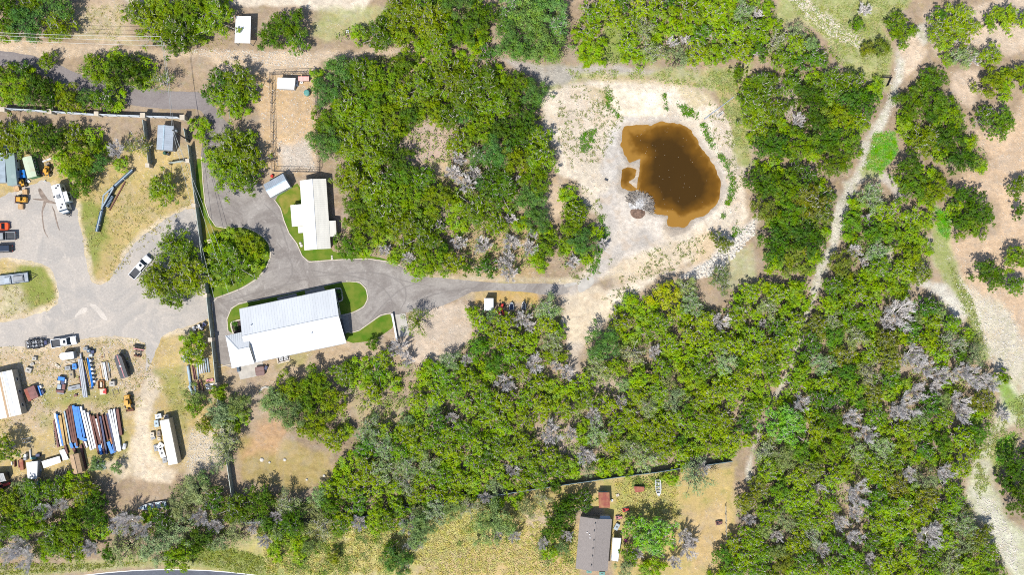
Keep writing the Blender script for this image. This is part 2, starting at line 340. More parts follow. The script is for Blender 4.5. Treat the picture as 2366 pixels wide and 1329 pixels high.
 ([(640,820),(720,815),(700,845),(640,850)], OLIVE,.2,.6,.5,9,8,.6),
 ([(910,780),(960,720),(1070,695),(1100,740),(1080,800),(1000,850),(930,830)], (.52,.42,.32),.45,.1,.3,8,8,1),
 ([(1100,670),(1240,668),(1240,700),(1100,700)], (.46,.30,.10),.1,.5,.35,6,6,1),
 ([(1130,655),(1210,655),(1210,665),(1130,664)], OLIVE,.1,.7,.6,4,4,.9),
 ([(930,640),(1240,640),(1340,640),(1340,655),(1240,656),(1000,648)], (.50,.42,.28),.5,.4,.5,6,6,.8),
 ([(1140,665),(1150,670),(1120,690),(1070,690),(1060,670)], (.46,.37,.24),.4,.4,.4,8,8,.6),
 ([(800,920),(940,930),(940,1000),(840,1000)], (.42,.34,.19),.3,.4,.3,12,10,.9),
 ([(1250,960),(1330,980),(1350,1090),(1250,1100)], (.46,.355,.28),.4,.15,.3,14,12,.8),
 ([(1310,790),(1340,790),(1335,880),(1310,870)], (.56,.48,.39),.6,.15,.4,9,9,.8),
 ([(1370,855),(1450,880),(1440,940),(1375,920)], (.46,.37,.29),.4,.2,.3,10,9,.8),
 ([(550,1010),(640,1010),(760,1050),(770,1110),(690,1130),(560,1110)], (.33,.25,.10),.1,.5,.35,9,9,1),
 ([(600,980),(680,960),(640,1040),(560,1060)], (.46,.29,.16),.2,.3,.2,14,12,.9),
 ([(500,880),(560,880),(560,960),(510,1000)], (.42,.32,.2),.4,.3,.3,10,9,.8),
 # bottom strip
 ([(600,1235),(720,1215),(900,1205),(1100,1170),(1230,1150),(1330,1220),(1340,1400),(560,1400),(400,1310)], (.50,.44,.17),.1,.55,.5,14,14,1),
 ([(1040,1250),(1240,1180),(1330,1220),(1330,1400),(1040,1400)], (.52,.375,.18),.2,.6,.3,14,14,.95),
 ([(650,1240),(740,1235),(760,1329),(640,1329)], (.30,.32,.10),.1,.7,.8,16,16,.8),
 ([(860,1240),(950,1230),(960,1300),(880,1300)], (.36,.36,.11),.1,.7,.7,16,16,.7),
 ([(1060,1220),(1130,1200),(1120,1260),(1060,1270)], (.34,.36,.10),.1,.7,.7,16,16,.8),
 ([(960,1290),(1080,1280),(1100,1329),(960,1329)], (.44,.33,.2),.2,.5,.3,16,16,.7),
 ([(1210,1180),(1290,1150),(1300,1210),(1230,1240)], (.52,.42,.30),.4,.3,.3,12,10,.8),
 ([(380,1280),(520,1260),(640,1300),(640,1400),(560,1335)], (.26,.29,.07),.05,.85,.8,8,8,1),
 ([(1200,1110),(1700,1075),(1690,1340),(1420,1350),(1400,1170),(1230,1180)], (.50,.375,.15),.2,.7,.35,10,10,1),
 ([(1400,1110),(1560,1100),(1560,1200),(1420,1200)], (.42,.39,.13),.15,.75,.5,14,12,.8),
 ([(1580,1190),(1680,1150),(1690,1270),(1600,1329)], (.52,.37,.18),.3,.35,.25,14,12,.8),
 ([(1080,1150),(1300,1110),(1560,1085),(1700,1060),(1700,1075),(1300,1120),(1080,1165)], (.40,.32,.17),.2,.5,.4,6,6,.7),
 (ribbon([(0,1329),(180,1310),(395,1298),(560,1310),(700,1329)],[20,20,22,22,20]), (.42,.40,.2),.3,.7,.7,6,6,.8),
]
def build_ground():
    st = .42
    xs = np.concatenate([[-1500,-700,-350,-220], np.arange(-150,150.01,st), [220,350,700,1500]])
    ys = np.concatenate([[-1500,-700,-350,-180], np.arange(-92,92.01,st), [180,350,700,1500]])
    X, Y = np.meshgrid(xs, ys); nx, ny = len(xs), len(ys)
    px = X/S+1183; py = 664.5-Y/S
    col = np.zeros(X.shape+(3,)); col[:] = LITTER
    fx = np.zeros(X.shape+(3,)); fx[:] = (.25,.35,.45)
    n0 = fbm(X*.05, Y*.05, 3)
    col *= (0.8+.5*n0)[...,None]
    n1 = (fbm(X*.35, Y*.35, 11, 5)-.47)*2.4
    for poly, c, rk, gr, gn, soft, amp, st_ in PAINT:
        P = np.array(poly); x0, y0 = P.min(0)-60; x1, y1 = P.max(0)+60
        m = (px > x0) & (px < x1) & (py > y0) & (py < y1)
        if not m.any(): continue
        d = sdist(px[m], py[m], poly)+n1[m]*amp
        w = np.clip((d+soft)/(2*soft), 0, 1); w = w*w*(3-2*w)*st_
        col[m] = col[m]*(1-w[:,None])+np.array(c)*w[:,None]
        fx[m] = fx[m]*(1-w[:,None])+np.array((rk,gr,gn))*w[:,None]
    Z = np.zeros(X.shape)
    for poly in (MAINPOND, SMALLPOND):
        d = sdist(px, py, poly)*S+(fbm(X*.55,Y*.55,51,4)-.47)*1.5*np.exp(-(np.abs(sdist(px,py,poly))*S/2.2)**2)
        Z = np.minimum(Z, -np.clip((d+1.1)*.30, 0, 1.6))
        wet = np.clip(1-np.abs(d+.5)/1.0, 0, 1)*.45; wet = np.where(d > -.4, .5, wet)
        col = col*(1-wet[...,None])+np.array((.30,.235,.16))*wet[...,None]
    V = np.stack([X,Y,Z],-1).reshape(-1,3)
    i = (np.arange(ny-1)[:,None]*nx+np.arange(nx-1)[None,:]).ravel()
    F = np.stack([i,i+1,i+nx+1,i+nx],1)
    me = np_mesh('ground', V, F)
    for nm, a in (('soil', np.clip(col*KG,0,1)), ('cover', np.clip(fx,0,1))):
        at = me.attributes.new(nm, 'FLOAT_COLOR', 'POINT')
        at.data.foreach_set('color', np.concatenate([a.reshape(-1,3), np.ones((len(V),1))],1).astype(np.float32).ravel())
    for p in range(0): pass
    me.polygons.foreach_set('use_smooth', np.ones(len(F), bool))
    m = bpy.data.materials.new('ground_soil'); m.use_nodes = True; nt = m.node_tree; N = nt.nodes; L = nt.links
    b = N['Principled BSDF']; b.inputs['Roughness'].default_value = .95; b.inputs['Specular IOR Level'].default_value = .1
    def node(t, **k):
        n = N.new(t)
        for a, v in k.items(): setattr(n, a, v)
        return n
    tc = node('ShaderNodeTexCoord')
    def noise(sc, det=6, rough=.6, dist=0):
        n = node('ShaderNodeTexNoise'); n.inputs['Scale'].default_value = sc; n.inputs['Detail'].default_value = det
        n.inputs['Roughness'].default_value = rough; n.inputs['Distortion'].default_value = dist; L.new(tc.outputs['Object'], n.inputs['Vector']); return n.outputs['Fac']
    def rng(v, a, b_, c=0., d=1.):
        r = node('ShaderNodeMapRange'); L.new(v, r.inputs[0])
        for i_, q in ((1,a),(2,b_),(3,c),(4,d)):
            if isinstance(q, (int, float)): r.inputs[i_].default_value = q
            else: L.new(q, r.inputs[i_])
        return r.outputs[0]
    def math_(op, a, b_):
        n = node('ShaderNodeMath', operation=op)
        for i_, q in ((0,a),(1,b_)):
            if isinstance(q, (int, float)): n.inputs[i_].default_value = q
            else: L.new(q, n.inputs[i_])
        return n.outputs[0]
    def mix(f, a, b_, bt='MIX'):
        n = node('ShaderNodeMix', data_type='RGBA', blend_type=bt)
        for k_, q in (('Factor',f),('A',a),('B',b_)):
            if isinstance(q, (int, float)): n.inputs[k_].default_value = q
            elif isinstance(q, tuple): n.inputs[k_].default_value = (*q,1)
            else: L.new(q, n.inputs[k_])
        return n.outputs['Result']
    ac = node('ShaderNodeAttribute', attribute_name='soil'); af = node('ShaderNodeAttribute', attribute_name='cover')
    sp = node('ShaderNodeSeparateColor'); L.new(af.outputs['Color'], sp.inputs[0]); rk, gr, gn = sp.outputs[0], sp.outputs[1], sp.outputs[2]
    big = noise(.12, 5); mid = noise(.9, 7, .65); fine = noise(3.2, 6, .7)
    c0 = mix(1.0, ac.outputs['Color'], rng(big,.3,.7,.80,1.16), 'MULTIPLY')
    c0 = mix(1.0, c0, rng(mid,.28,.72,.72,1.22), 'MULTIPLY')
    c0 = mix(rng(noise(.22,6,.65,1.0),.46,.64,0.,.38), c0, (.30,.265,.225)); c0 = mix(rng(noise(.31,5,.6,.6),.52,.66,0.,.30), c0, (.40,.28,.165))
    # grass: thatch gold to green
    gnoise = noise(.55, 8, .72); gfac = rng(math_('SUBTRACT', gnoise, math_('MULTIPLY', math_('SUBTRACT', 1.0, gr), .55)), .12, .34)
    tone = rng(math_('ADD', noise(.35,5), math_('MULTIPLY', math_('SUBTRACT', gn, .5), .7)), .36, .64)
    gcol = mix(tone, (.36,.275,.115), (.17,.205,.045)); gcol = mix(1.0, gcol, rng(fine,.25,.75,.6,1.35), 'MULTIPLY')
    c1 = mix(math_('MULTIPLY', gfac, math_('MULTIPLY', gr, .95)), c0, gcol)
    # dark litter crumbs
    dk = rng(noise(1.7, 6, .7), .60, .70); c1 = mix(math_('MULTIPLY', dk, .40), c1, (.085,.062,.045))
    # pale stones
    vo = node('ShaderNodeTexVoronoi'); vo.inputs['Scale'].default_value = 2.1; L.new(tc.outputs['Object'], vo.inputs['Vector'])
    st1 = math_('MULTIPLY', rng(vo.outputs['Distance'], .38, .2), rng(math_('ADD', noise(.45,4), math_('MULTIPLY', rk, .42)), .66, .80))
    vo2 = node('ShaderNodeTexVoronoi'); vo2.inputs['Scale'].default_value = 4.3; L.new(tc.outputs['Object'], vo2.inputs['Vector'])
    st2 = math_('MULTIPLY', rng(vo2.outputs['Distance'], .36, .2), rng(math_('ADD', noise(.8,4), math_('MULTIPLY', rk, .40)), .62, .78))
    stn = math_('MINIMUM', math_('ADD', st1, st2), 1.0)
    c2 = mix(math_('MULTIPLY', stn, .72), c1, (.47,.43,.37))
    L.new(c2, b.inputs['Base Color'])
    bp = node('ShaderNodeBump'); bp.inputs['Strength'].default_value = .55; bp.inputs['Distance'].default_value = .32
    L.new(math_('ADD', math_('ADD', fine, mid), math_('MULTIPLY', stn, .8)), bp.inputs['Height']); L.new(bp.outputs[0], b.inputs['Normal'])
    me.materials.append(m)
    tag(link_mesh('ground', me), kind='structure')
build_ground()
def sheet(name, poly, m, z=.004, rough=1.2, step=6, kind='structure', seed=0, smooth=1):
    """flat ground sheet from a photo outline, with a ragged edge (rough in px)"""
    P = smooth_poly(poly, smooth) if smooth else poly; Q = []
    for i in range(len(P)):
        a = np.array(P[i]); b = np.array(P[(i+1) % len(P)]); n = max(1, int(np.linalg.norm(b-a)/step))
        for k in range(n): Q.append(a+(b-a)*k/n)
    Q = np.array(Q); c = Q
    if rough:
        Q = Q+np.stack([(fbm(c[:,0]*.09, c[:,1]*.09, 5+seed)-.47)*4*rough, (fbm(c[:,0]*.09, c[:,1]*.09, 9+seed)-.47)*4*rough],1)
    me = bpy.data.meshes.new(name); me.from_pydata([tuple(W(x,y,z)) for x, y in Q], [], [tuple(range(len(Q)))])
    bm = bmesh.new(); bm.from_mesh(me)
    for f in bm.faces:
        if f.normal.z < 0: f.normal_flip()
    bmesh.ops.triangulate(bm, faces=bm.faces[:]); bm.to_mesh(me); bm.free()
    return tag(link_mesh(name, me, m), kind=kind)
def gravel_mat(name, c, dark, light, streak=True):
    m = bpy.data.materials.new(name); m.use_nodes = True; nt = m.node_tree; N = nt.nodes; L = nt.links; b = N['Principled BSDF']
    c, dark, light = [tuple(q*.68 for q in z) for z in (c, dark, light)]
    b.inputs['Roughness'].default_value = .95; b.inputs['Specular IOR Level'].default_value = .15
    tc = N.new('ShaderNodeTexCoord')
    def nz(s, d=6, r=.6, dist=0, mp=None):
        n = N.new('ShaderNodeTexNoise'); n.inputs['Scale'].default_value = s; n.inputs['Detail'].default_value = d; n.inputs['Roughness'].default_value = r; n.inputs['Distortion'].default_value = dist
        L.new(mp if mp else tc.outputs['Object'], n.inputs['Vector']); return n.outputs['Fac']
    def rg(v, a, e, lo=0, hi=1):
        r = N.new('ShaderNodeMapRange'); L.new(v, r.inputs[0]); r.inputs[1].default_value = a; r.inputs[2].default_value = e; r.inputs[3].default_value = lo; r.inputs[4].default_value = hi; return r.outputs[0]
    def mx(f, a, e, bt='MIX'):
        n = N.new('ShaderNodeMix'); n.data_type = 'RGBA'; n.blend_type = bt
        for k_, q in (('Factor',f),('A',a),('B',e)):
            if isinstance(q,(int,float)): n.inputs[k_].default_value = q
            elif isinstance(q,tuple): n.inputs[k_].default_value = (*q,1)
            else: L.new(q, n.inputs[k_])
        return n.outputs['Result']
    k = mx(rg(nz(.085,5,.65,2.0),.40,.60), c, dark); k = mx(rg(nz(.16,5,.65,2.5),.56,.70,0,.7), k, light)
    if streak:                                           # wheel-swept arcs
        mp = N.new('ShaderNodeMapping'); mp.inputs['Scale'].default_value = (.25,1.2,1); L.new(tc.outputs['Object'], mp.inputs[0])
        k = mx(rg(nz(.9,5,.7,3.0,mp.outputs[0]),.50,.66,0,.35), k, dark)
    k = mx(1.0, k, rg(nz(2.2,7,.75),.25,.75,.80,1.18), 'MULTIPLY'); k = mx(1.0, k, rg(nz(7,3,.8),.2,.8,.82,1.15), 'MULTIPLY')
    L.new(k, b.inputs['Base Color'])
    bp = N.new('ShaderNodeBump'); bp.inputs['Strength'].default_value = .4; bp.inputs['Distance'].default_value = .06; L.new(nz(5,6,.8), bp.inputs['Height']); L.new(bp.outputs[0], b.inputs['Normal'])
    return m
G_drive = gravel_mat('grey_gravel', (.385,.355,.325), (.26,.232,.212), (.47,.435,.40))
G_yard = gravel_mat('pale_yard_gravel', (.53,.48,.425), (.44,.41,.375), (.66,.585,.50), streak=False)
G_road = gravel_mat('old_asphalt', (.30,.27,.262), (.25,.22,.215), (.36,.325,.31))
G_asph = gravel_mat('blue_grey_asphalt', (.15,.165,.20), (.125,.135,.165), (.17,.185,.22), streak=False)
def lawn_mat(name, a, b_):
    m = mat(name, a, .95, 0, .2, .45, bump=.7, col2=b_, spec=.1); return m
G_lawn = lawn_mat('mown_lawn_grass', (.080,.175,.012), (.17,.215,.03))
G_lawn2 = lawn_mat('dry_lawn_grass', (.14,.20,.02), (.30,.25,.06))
sheet('gravel_driveway', [(466,362),(470,300),(480,262),(500,255),(540,300),(560,420),(600,420),(614,442),(640,455),(700,480),(700,600),(740,600),(850,596),(895,602),(928,614),(950,638),(1000,641),(1060,646),(1150,655),(1240,655),(1296,657),(1322,662),(1306,668),(1318,674),(1290,683),(1255,682),(1225,675),(1100,670),(1060,690),(1010,712),(960,718),(920,726),(880,760),(800,790),(600,800),(600,845),(507,850),(500,810),(495,760),(490,700),(480,690),(478,560),(474,470),(470,420)], G_drive, .004, .8)
sheet('yard_gravel', [(58,432),(110,412),(128,445),(176,470),(183,520),(195,580),(206,640),(218,657),(250,655),(266,628),(290,590),(310,560),(350,530),(390,500),(440,478),(462,490),(474,560),(486,680),(488,735),(440,752),(375,772),(365,800),(345,850),(335,868),(340,820),(330,785),(270,776),(200,780),(170,790),(100,798),(-60,806),(-60,748),(0,748),(80,728),(132,710),(137,680),(130,640),(110,612),(60,600),(-60,590),(-60,480)], G_yard, .004, 2.2)
sheet('old_asphalt_lane', ribbon([(-60,128),(60,140),(110,158),(180,190),(260,212),(340,226),(400,232),(470,232),(492,268),(484,330),(474,372)], [34,34,36,38,42,44,42,40,34,30,26]), G_road, .008, 1.0)
M_mud = mat('damp_mud', (.30,.235,.19), .95, 0, .2, 1.2)
for i_, (ln, w_) in enumerate((([(90,435),(97,450),(104,460),(112,466),(130,470)],[7,11,10,7,3]), ([(105,462),(101,478),(97,492),(99,510),(103,535),(112,550)],[8,5,3,3,2.5,1.5]), ([(76,460),(92,461),(104,463)],[2,4,5]), ([(120,475),(127,495),(133,520),(138,532)],[2,3,3,1.5]))):
    sheet('mud_track', ribbon(ln, w_), M_mud, .012+.003*i_, .7, 3, seed=i_)
sheet('asphalt_road', ribbon([(-60,1420),(150,1366),(395,1347),(620,1364),(860,1430)], 66), G_asph, .004, 0)
rl = sheet('road_edge_line', ribbon([(-60,1383),(140,1336.5),(290,1320),(395,1317),(500,1320),(630,1335),(870,1396)], 1.5), M_whitep, .010, 0); rl.name = 'road_edge_line'
sheet('concrete_patch', [(1333,655),(1345,645),(1368,638),(1372,650),(1360,668),(1345,676),(1335,674)], M_conc, .012, 1.6)
sheet('concrete_path', [(1303,657),(1333,651),(1334,657),(1305,665)], M_conc, .012, .8)
M_track = gravel_mat('swept_dark_gravel', (.30,.275,.255), (.25,.225,.205), (.34,.31,.285), streak=False)
M_worn = gravel_mat('pale_worn_gravel', (.66,.60,.53), (.58,.53,.47), (.72,.66,.58), streak=False)
for i_, (ln, w_) in enumerate((([(700,622),(760,632),(830,640),(880,660),(905,690),(908,715)],[2,4,5,5,4,2]), ([(720,640),(800,632),(870,628),(930,650),(1000,662)],[2,4,4,3,2]), ([(860,735),(890,700),(925,668),(960,655)],[2,4,4,2]), ([(925,716),(940,690),(935,660),(905,640)],[2,3.5,3.5,2]), ([(640,560),(665,590),(680,625),(660,660),(610,680)],[2,4,5,4,2]), ([(510,700),(560,686),(620,668),(700,650)],[2,3,4,2]), ([(610,470),(640,500),(655,540),(668,580)],[2,4,4,2]), ([(960,705),(985,685),(1040,672),(1100,665)],[2,4,3,2]))):
    sheet('tyre_sweep', ribbon(ln, w_), M_track, .0055+.0003*i_, .5, 3, seed=i_)
for i_, poly in enumerate(([(205,706),(214,700),(230,712),(246,728),(250,742),(236,738),(222,722)],[(188,712),(205,710),(200,722),(180,728),(176,738),(172,728)])):
    sheet('worn_patch', poly, M_worn, .006+.0004*i_, 1.6, 3, seed=20+i_)
# lawns with cream stone edging
LAWN = {
 'corner': ([(452,366),(466,366),(468,420),(473,470),(482,500),(498,523),(530,529),(560,524),(602,542),(622,566),(624,592),(614,618),(594,642),(560,664),(530,676),(502,686),(488,690),(479,640),(470,560),(455,470)], G_lawn, 4),
 'guest': ([(632,458),(672,432),(692,420),(760,580),(800,585),(870,592),(928,612),(890,602),(850,597),(800,598),(740,602),(714,604),(698,590),(686,562),(668,538),(656,508),(648,480)], G_lawn, 4),
 'house': ([(526,764),(525,738),(535,714),(555,702),(640,686),(750,661),(800,651),(830,653),(845,668),(849,690),(840,708),(818,720),(792,728),(700,760),(540,772)], G_lawn, 4),
 'east': ([(795,765),(812,768),(830,765),(855,748),(880,730),(906,725),(911,755),(890,770),(860,788),(800,795)], G_lawn, 4),
}
for k_, (poly, m_, st_) in LAWN.items():
    sheet('lawn', poly, m_, .009, 0, seed=3)
sheet('lawn', [(455,480),(470,500),(497,530),(520,530),(480,560),(470,560)], G_lawn2, .013, .8)
sheet('lawn', [(640,458),(672,434),(692,430),(696,468),(670,474),(660,500),(652,482)], G_lawn2, .013, 1.5)
def edging(line, label, w=.22):
    P = [W(x, y) for x, y in line]; mb = MB()
    for a, b in zip(P[:-1], P[1:]): mb.bar(a+Vector((0,0,.05)), b+Vector((0,0,.05)), w, .12)
    return tag(mb.build('lawn_edging', M_stone), label, 'edging', 'cream stone edgings of the lawns')
edging([(466,362),(469,420),(474,470),(483,500),(499,523),(530,528.5)], 'cream stone edging between driveway and narrow lawn by the green fence')
edging([(560,522),(602,540),(623,564),(626,592),(615,620),(595,644),(560,666),(530,678),(502,688),(492,698),(491,720)], 'cream stone edging around the tree-covered corner lawn')
edging([(633,460),(648,481),(656,509),(668,539),(686,563),(698,591),(714,605.5),(740,603),(800,599),(850,598),(892,604),(928,614)], 'cream stone edging of the lawn below the cream-roofed house')
edging([(527,766),(524.5,738),(534.5,713),(555,700.5),(600,693)], 'cream stone edging at the west end of the big white roof')
edging([(800,650),(831,652),(846,667),(850.5,690),(841,709),(818,721.5),(792,729)], 'cream stone edging of the rounded lawn east of the big white roof')
edging([(800,767),(812,769),(830,764),(855,746),(880,728),(904,723.5)], 'cream stone edging of the lawn strip beside the concrete pad')
edging([(503,849),(533,842)], 'short cream edging across the end of the side drive')
# water
def water(name, poly, z, poly2):
    P = smooth_poly(poly, 1)+smooth_poly(poly2, 1); xs = [p[0] for p in P]; ys = [p[1] for p in P]
    gx, gy = np.meshgrid(np.arange(min(xs)-14, max(xs)+14, 2.5), np.arange(min(ys)-14, max(ys)+14, 2.5))
    d = np.maximum(sdist(gx, gy, poly), sdist(gx, gy, poly2))
    ny, nx = gx.shape; k = (H-z)/H
    V = np.stack([(gx-1183)*S*k, -(gy-664.5)*S*k, np.full(gx.shape, z)], -1).reshape(-1,3)
    i = (np.arange(ny-1)[:,None]*nx+np.arange(nx-1)[None,:]).ravel(); F = np.stack([i+nx,i+nx+1,i+1,i],1)
    dd = d.ravel(); keep = dd[F].max(1) > -9; me = np_mesh(name, V, F[keep])
    at = me.attributes.new('depth', 'FLOAT', 'POINT'); at.data.foreach_set('value', np.clip((d*S+fbm(gx*.06,gy*.06,4)*2.6-1.1-1.7*np.clip((1520-gx)/60,0,1)*np.clip((390-gy)/50,0,1)-2.9*np.clip((gy-470)/40,0,1))/4.2,0,1).astype(np.float32).ravel())
    return me
def water_mat():
    m = bpy.data.materials.new('murky_water'); m.use_nodes = True; N = m.node_tree.nodes; L = m.node_tree.links; b = N['Principled BSDF']
    b.inputs['Roughness'].default_value = .12; b.inputs['IOR'].default_value = 1.33
    a = N.new('ShaderNodeAttribute'); a.attribute_name = 'depth'; r = N.new('ShaderNodeValToRGB'); L.new(a.outputs['Fac'], r.inputs[0])
    e = r.color_ramp.elements; e[0].position = 0; e[0].color = (.23,.118,.02,1); e[1].position = 1; e[1].color = (.042,.0205,.002,1)
    q = r.color_ramp.elements.new(.3); q.color = (.115,.052,.004,1)
    nn = N.new('ShaderNodeTexNoise'); nn.inputs['Scale'].default_value = .35; nn.inputs['Detail'].default_value = 6; nn.inputs['Distortion'].default_value = 1.2; mm = N.new('ShaderNodeMapRange'); mm.inputs[3].default_value = .72; mm.inputs[4].default_value = 1.28; mm.inputs[1].default_value = .3; mm.inputs[2].default_value = .7; L.new(nn.outputs['Fac'], mm.inputs[0])
    mu = N.new('ShaderNodeMix'); mu.data_type = 'RGBA'; mu.blend_type = 'MULTIPLY'; mu.inputs['Factor'].default_value = 1; L.new(r.outputs[0], mu.inputs['A']); L.new(mm.outputs[0], mu.inputs['B']); L.new(mu.outputs['Result'], b.inputs['Base Color'])
    n = N.new('ShaderNodeTexNoise'); n.inputs['Scale'].default_value = 1.6; bp = N.new('ShaderNodeBump'); bp.inputs['Strength'].default_value = .08; bp.inputs['Distance'].default_value = .05
    L.new(n.outputs['Fac'], bp.inputs['Height']); L.new(bp.outputs[0], b.inputs['Normal']); return m
M_water = water_mat()
me = water('pond_water', MAINPOND, -.30, SMALLPOND); tag(link_mesh('pond_water', me, M_water), kind='structure')
# ================================================================ TREES
def leaf_mat(name):
    m = bpy.data.materials.new(name); m.use_nodes = True; N = m.node_tree.nodes; L = m.node_tree.links; b = N['Principled BSDF']
    b.inputs['Roughness'].default_value = .55; b.inputs['Specular IOR Level'].default_value = .12
    oi = N.new('ShaderNodeObjectInfo'); g = N.new('ShaderNodeNewGeometry'); tc = N.new('ShaderNodeTexCoord')
    no = N.new('ShaderNodeTexNoise'); no.inputs['Scale'].default_value = .9; no.inputs['Detail'].default_value = 3; L.new(tc.outputs['Object'], no.inputs['Vector'])
    hs = N.new('ShaderNodeHueSaturation'); L.new(oi.outputs['Color'], hs.inputs['Color'])
    v = N.new('ShaderNodeMapRange'); v.inputs[3].default_value = .78; v.inputs[4].default_value = 1.24; L.new(g.outputs['Random Per Island'], v.inputs[0]); L.new(v.outputs[0], hs.inputs['Value'])
    h = N.new('ShaderNodeMapRange'); h.inputs[1].default_value = .3; h.inputs[2].default_value = .7; h.inputs[3].default_value = .475; h.inputs[4].default_value = .525; L.new(no.outputs['Fac'], h.inputs[0]); L.new(h.outputs[0], hs.inputs['Hue'])
    n3 = N.new('ShaderNodeTexNoise'); n3.inputs['Scale'].default_value = .55; n3.inputs['Detail'].default_value = 2; L.new(tc.outputs['Object'], n3.inputs['Vector'])
    s3 = N.new('ShaderNodeMapRange'); s3.inputs[1].default_value = .35; s3.inputs[2].default_value = .65; s3.inputs[3].default_value = .92; s3.inputs[4].default_value = 1.15; L.new(n3.outputs['Fac'], s3.inputs[0]); L.new(s3.outputs[0], hs.inputs['Saturation'])
    L.new(hs.outputs[0], b.inputs['Base Color'])
    t = N.new('ShaderNodeBsdfTranslucent'); L.new(hs.outputs[0], t.inputs['Color']); ms = N.new('ShaderNodeMixShader'); ms.inputs[0].default_value = .14
    L.new(b.outputs[0], ms.inputs[1]); L.new(t.outputs[0], ms.inputs[2]); L.new(ms.outputs[0], N['Material Output'].inputs['Surface']); return m
M_leaf = leaf_mat('leaves')
def leaf_quads(P, Nrm, size, rg, elong=1.35):
    n = len(P); Nrm = Nrm/np.linalg.norm(Nrm,axis=1,keepdims=True)
    r = rg.normal(size=(n,3)); u = np.cross(Nrm, r); u /= np.linalg.norm(u,axis=1,keepdims=True)+1e-9; v = np.cross(Nrm, u)
    s = size*rg.uniform(.65,1.3,(n,1)); u = u*s*elong*.5; v = v*s*.5
    V = np.stack([P-u, P+v*.9, P+u, P-v*.9],1).reshape(-1,3)
    return V
def crown_arrays(seed, R, Hh, base, leaf=.165, dens=1.0, clump=.29, spread=.86, openness=0.0, flat=.85):
    """leaf quads of one crown: many uneven boughs carrying small leaf clumps, gaps between"""
    rg = np.random.default_rng(seed); lob = []
    n = int(7+R*R*1.25); ph = rg.uniform(0,6.28,3)
    for i in range(n):
        a = 2*math.pi*(i*.382+rg.uniform(-.1,.1)); q = math.sqrt((i+.5)/n)*spread*rg.uniform(.8,1.12)
        q *= 1+.16*math.sin(2*a+ph[0])+.12*math.sin(3*a+ph[1])+.09*math.sin(5*a+ph[2]); rl = rg.uniform(.5,1.0)*(.55+.17*R)*(1.1-.3*q)
        z = base+Hh*(.74-.34*q*q)+rg.uniform(-.16,.14)*Hh-rl*.5
        lob.append((R*q*math.cos(a), R*q*math.sin(a), max(z, base*.6+.3), max(rl,.4)))
    Ps = []; Ns = []
    for (x,y,z,rl) in lob:
        nc = max(5, int(rl*rl*22*(1-openness)))
        d = rg.normal(size=(nc,3)); d[:,2] = np.abs(d[:,2])-.25; d /= np.linalg.norm(d,axis=1,keepdims=True)
        cpos = np.array([x,y,z])+d*rl*rg.uniform(.4,1.3,(nc,1))*np.array([1,1,flat])
        for k in range(nc):
            m = max(6, int(rg.uniform(12,26)*dens)); cr = clump*rg.uniform(.6,1.3)
            off = rg.normal(size=(m,3))*cr*np.array([.55,.55,.38]); Ps.append(cpos[k]+off)
            Ns.append(d[k]*.6+np.array([0,0,.45])+off*.6/cr+rg.normal(size=(m,3))*.30)
    P = np.concatenate(Ps); Nn = np.concatenate(Ns); P[:,2] = np.maximum(P[:,2], .12)
    return leaf_quads(P, Nn, leaf, rg), lob
def quads(V): return np.arange(len(V), dtype=np.int32).reshape(-1,4)
def trunk_mb(lob, base, rt, twig_seed=0, limbs=True, top=None):
    mb = MB(); r = random.Random(twig_seed); top = top or base*.8+.5
    lx, ly = r.uniform(-.25,.25), r.uniform(-.25,.25)
    mb.tube([(0,0,-.05),(lx*.4,ly*.4,top*.5),(lx,ly,top)], [rt*1.25,rt*.9,rt*.7], 7)
    for (x,y,z,rl) in lob:
        mx, my = lx+(x-lx)*.5+r.uniform(-.2,.2), ly+(y-ly)*.5+r.uniform(-.2,.2)
        mb.tube([(lx,ly,top*.75),(mx,my,top+(z-top)*.55),(x,y,z+rl*.35)], [rt*.5,rt*.32,.03], 5, False)
    return mb
KINDS = {}; M_twig = mat('pale_lichen_bark', (.62,.58,.55), .95, 0, .2, 3)
def kind_mesh(key, seed, R, Hh, base, **kw):
    V, lob = crown_arrays(seed, R, Hh, base, **kw)
    me = np_mesh('crown', V, quads(V)); me.materials.append(M_leaf)
    tr = trunk_mb(lob, base, .07+.035*R, seed); r2 = random.Random(seed)
    if seed%2:
        for (x,y,z,rl) in lob:
            for _ in range(3):
                a = r2.uniform(0,6.28); e = (x+math.cos(a)*rl*r2.uniform(.5,1.1), y+math.sin(a)*rl*r2.uniform(.5,1.1), z+rl*r2.uniform(.6,1.25)); tr.tube([(x,y,z), e], [.07,.03], 3, False)
    tm = bpy.data.meshes.new('trunk'); tm.from_pydata(tr.v, [], tr.f); tm.update(); tm.materials.append(M_twig if seed%2 else M_bark)
    KINDS.setdefault(key, []).append((R, me, tm))
for i in range(7): kind_mesh('bushy_tree', 100+i, (2.2,3.0,3.8,4.6,2.6,3.4,4.2)[i], (3.2,4.0,4.6,5.2,3.6,4.2,4.9)[i], 1.2)
for i in range(5): kind_mesh('evergreen_tree', 200+i, (2.0,2.8,3.6,3.2,4.2)[i], (3.8,4.6,5.4,5.0,5.6)[i], .8, leaf=.155, clump=.23, dens=1.15, flat=1.0)
for i in range(4): kind_mesh('feathery_tree', 300+i, (2.4,3.2,4.0,3.0)[i], (3.8,4.6,5.2,4.2)[i], 1.4, leaf=.15, clump=.4, dens=1.0, openness=.3)
for i in range(3): kind_mesh('sparse_tree', 400+i, (2.2,3.0,3.8)[i], (3.6,4.4,5.0)[i], 1.5, leaf=.15, clump=.42, dens=.7, openness=.55)
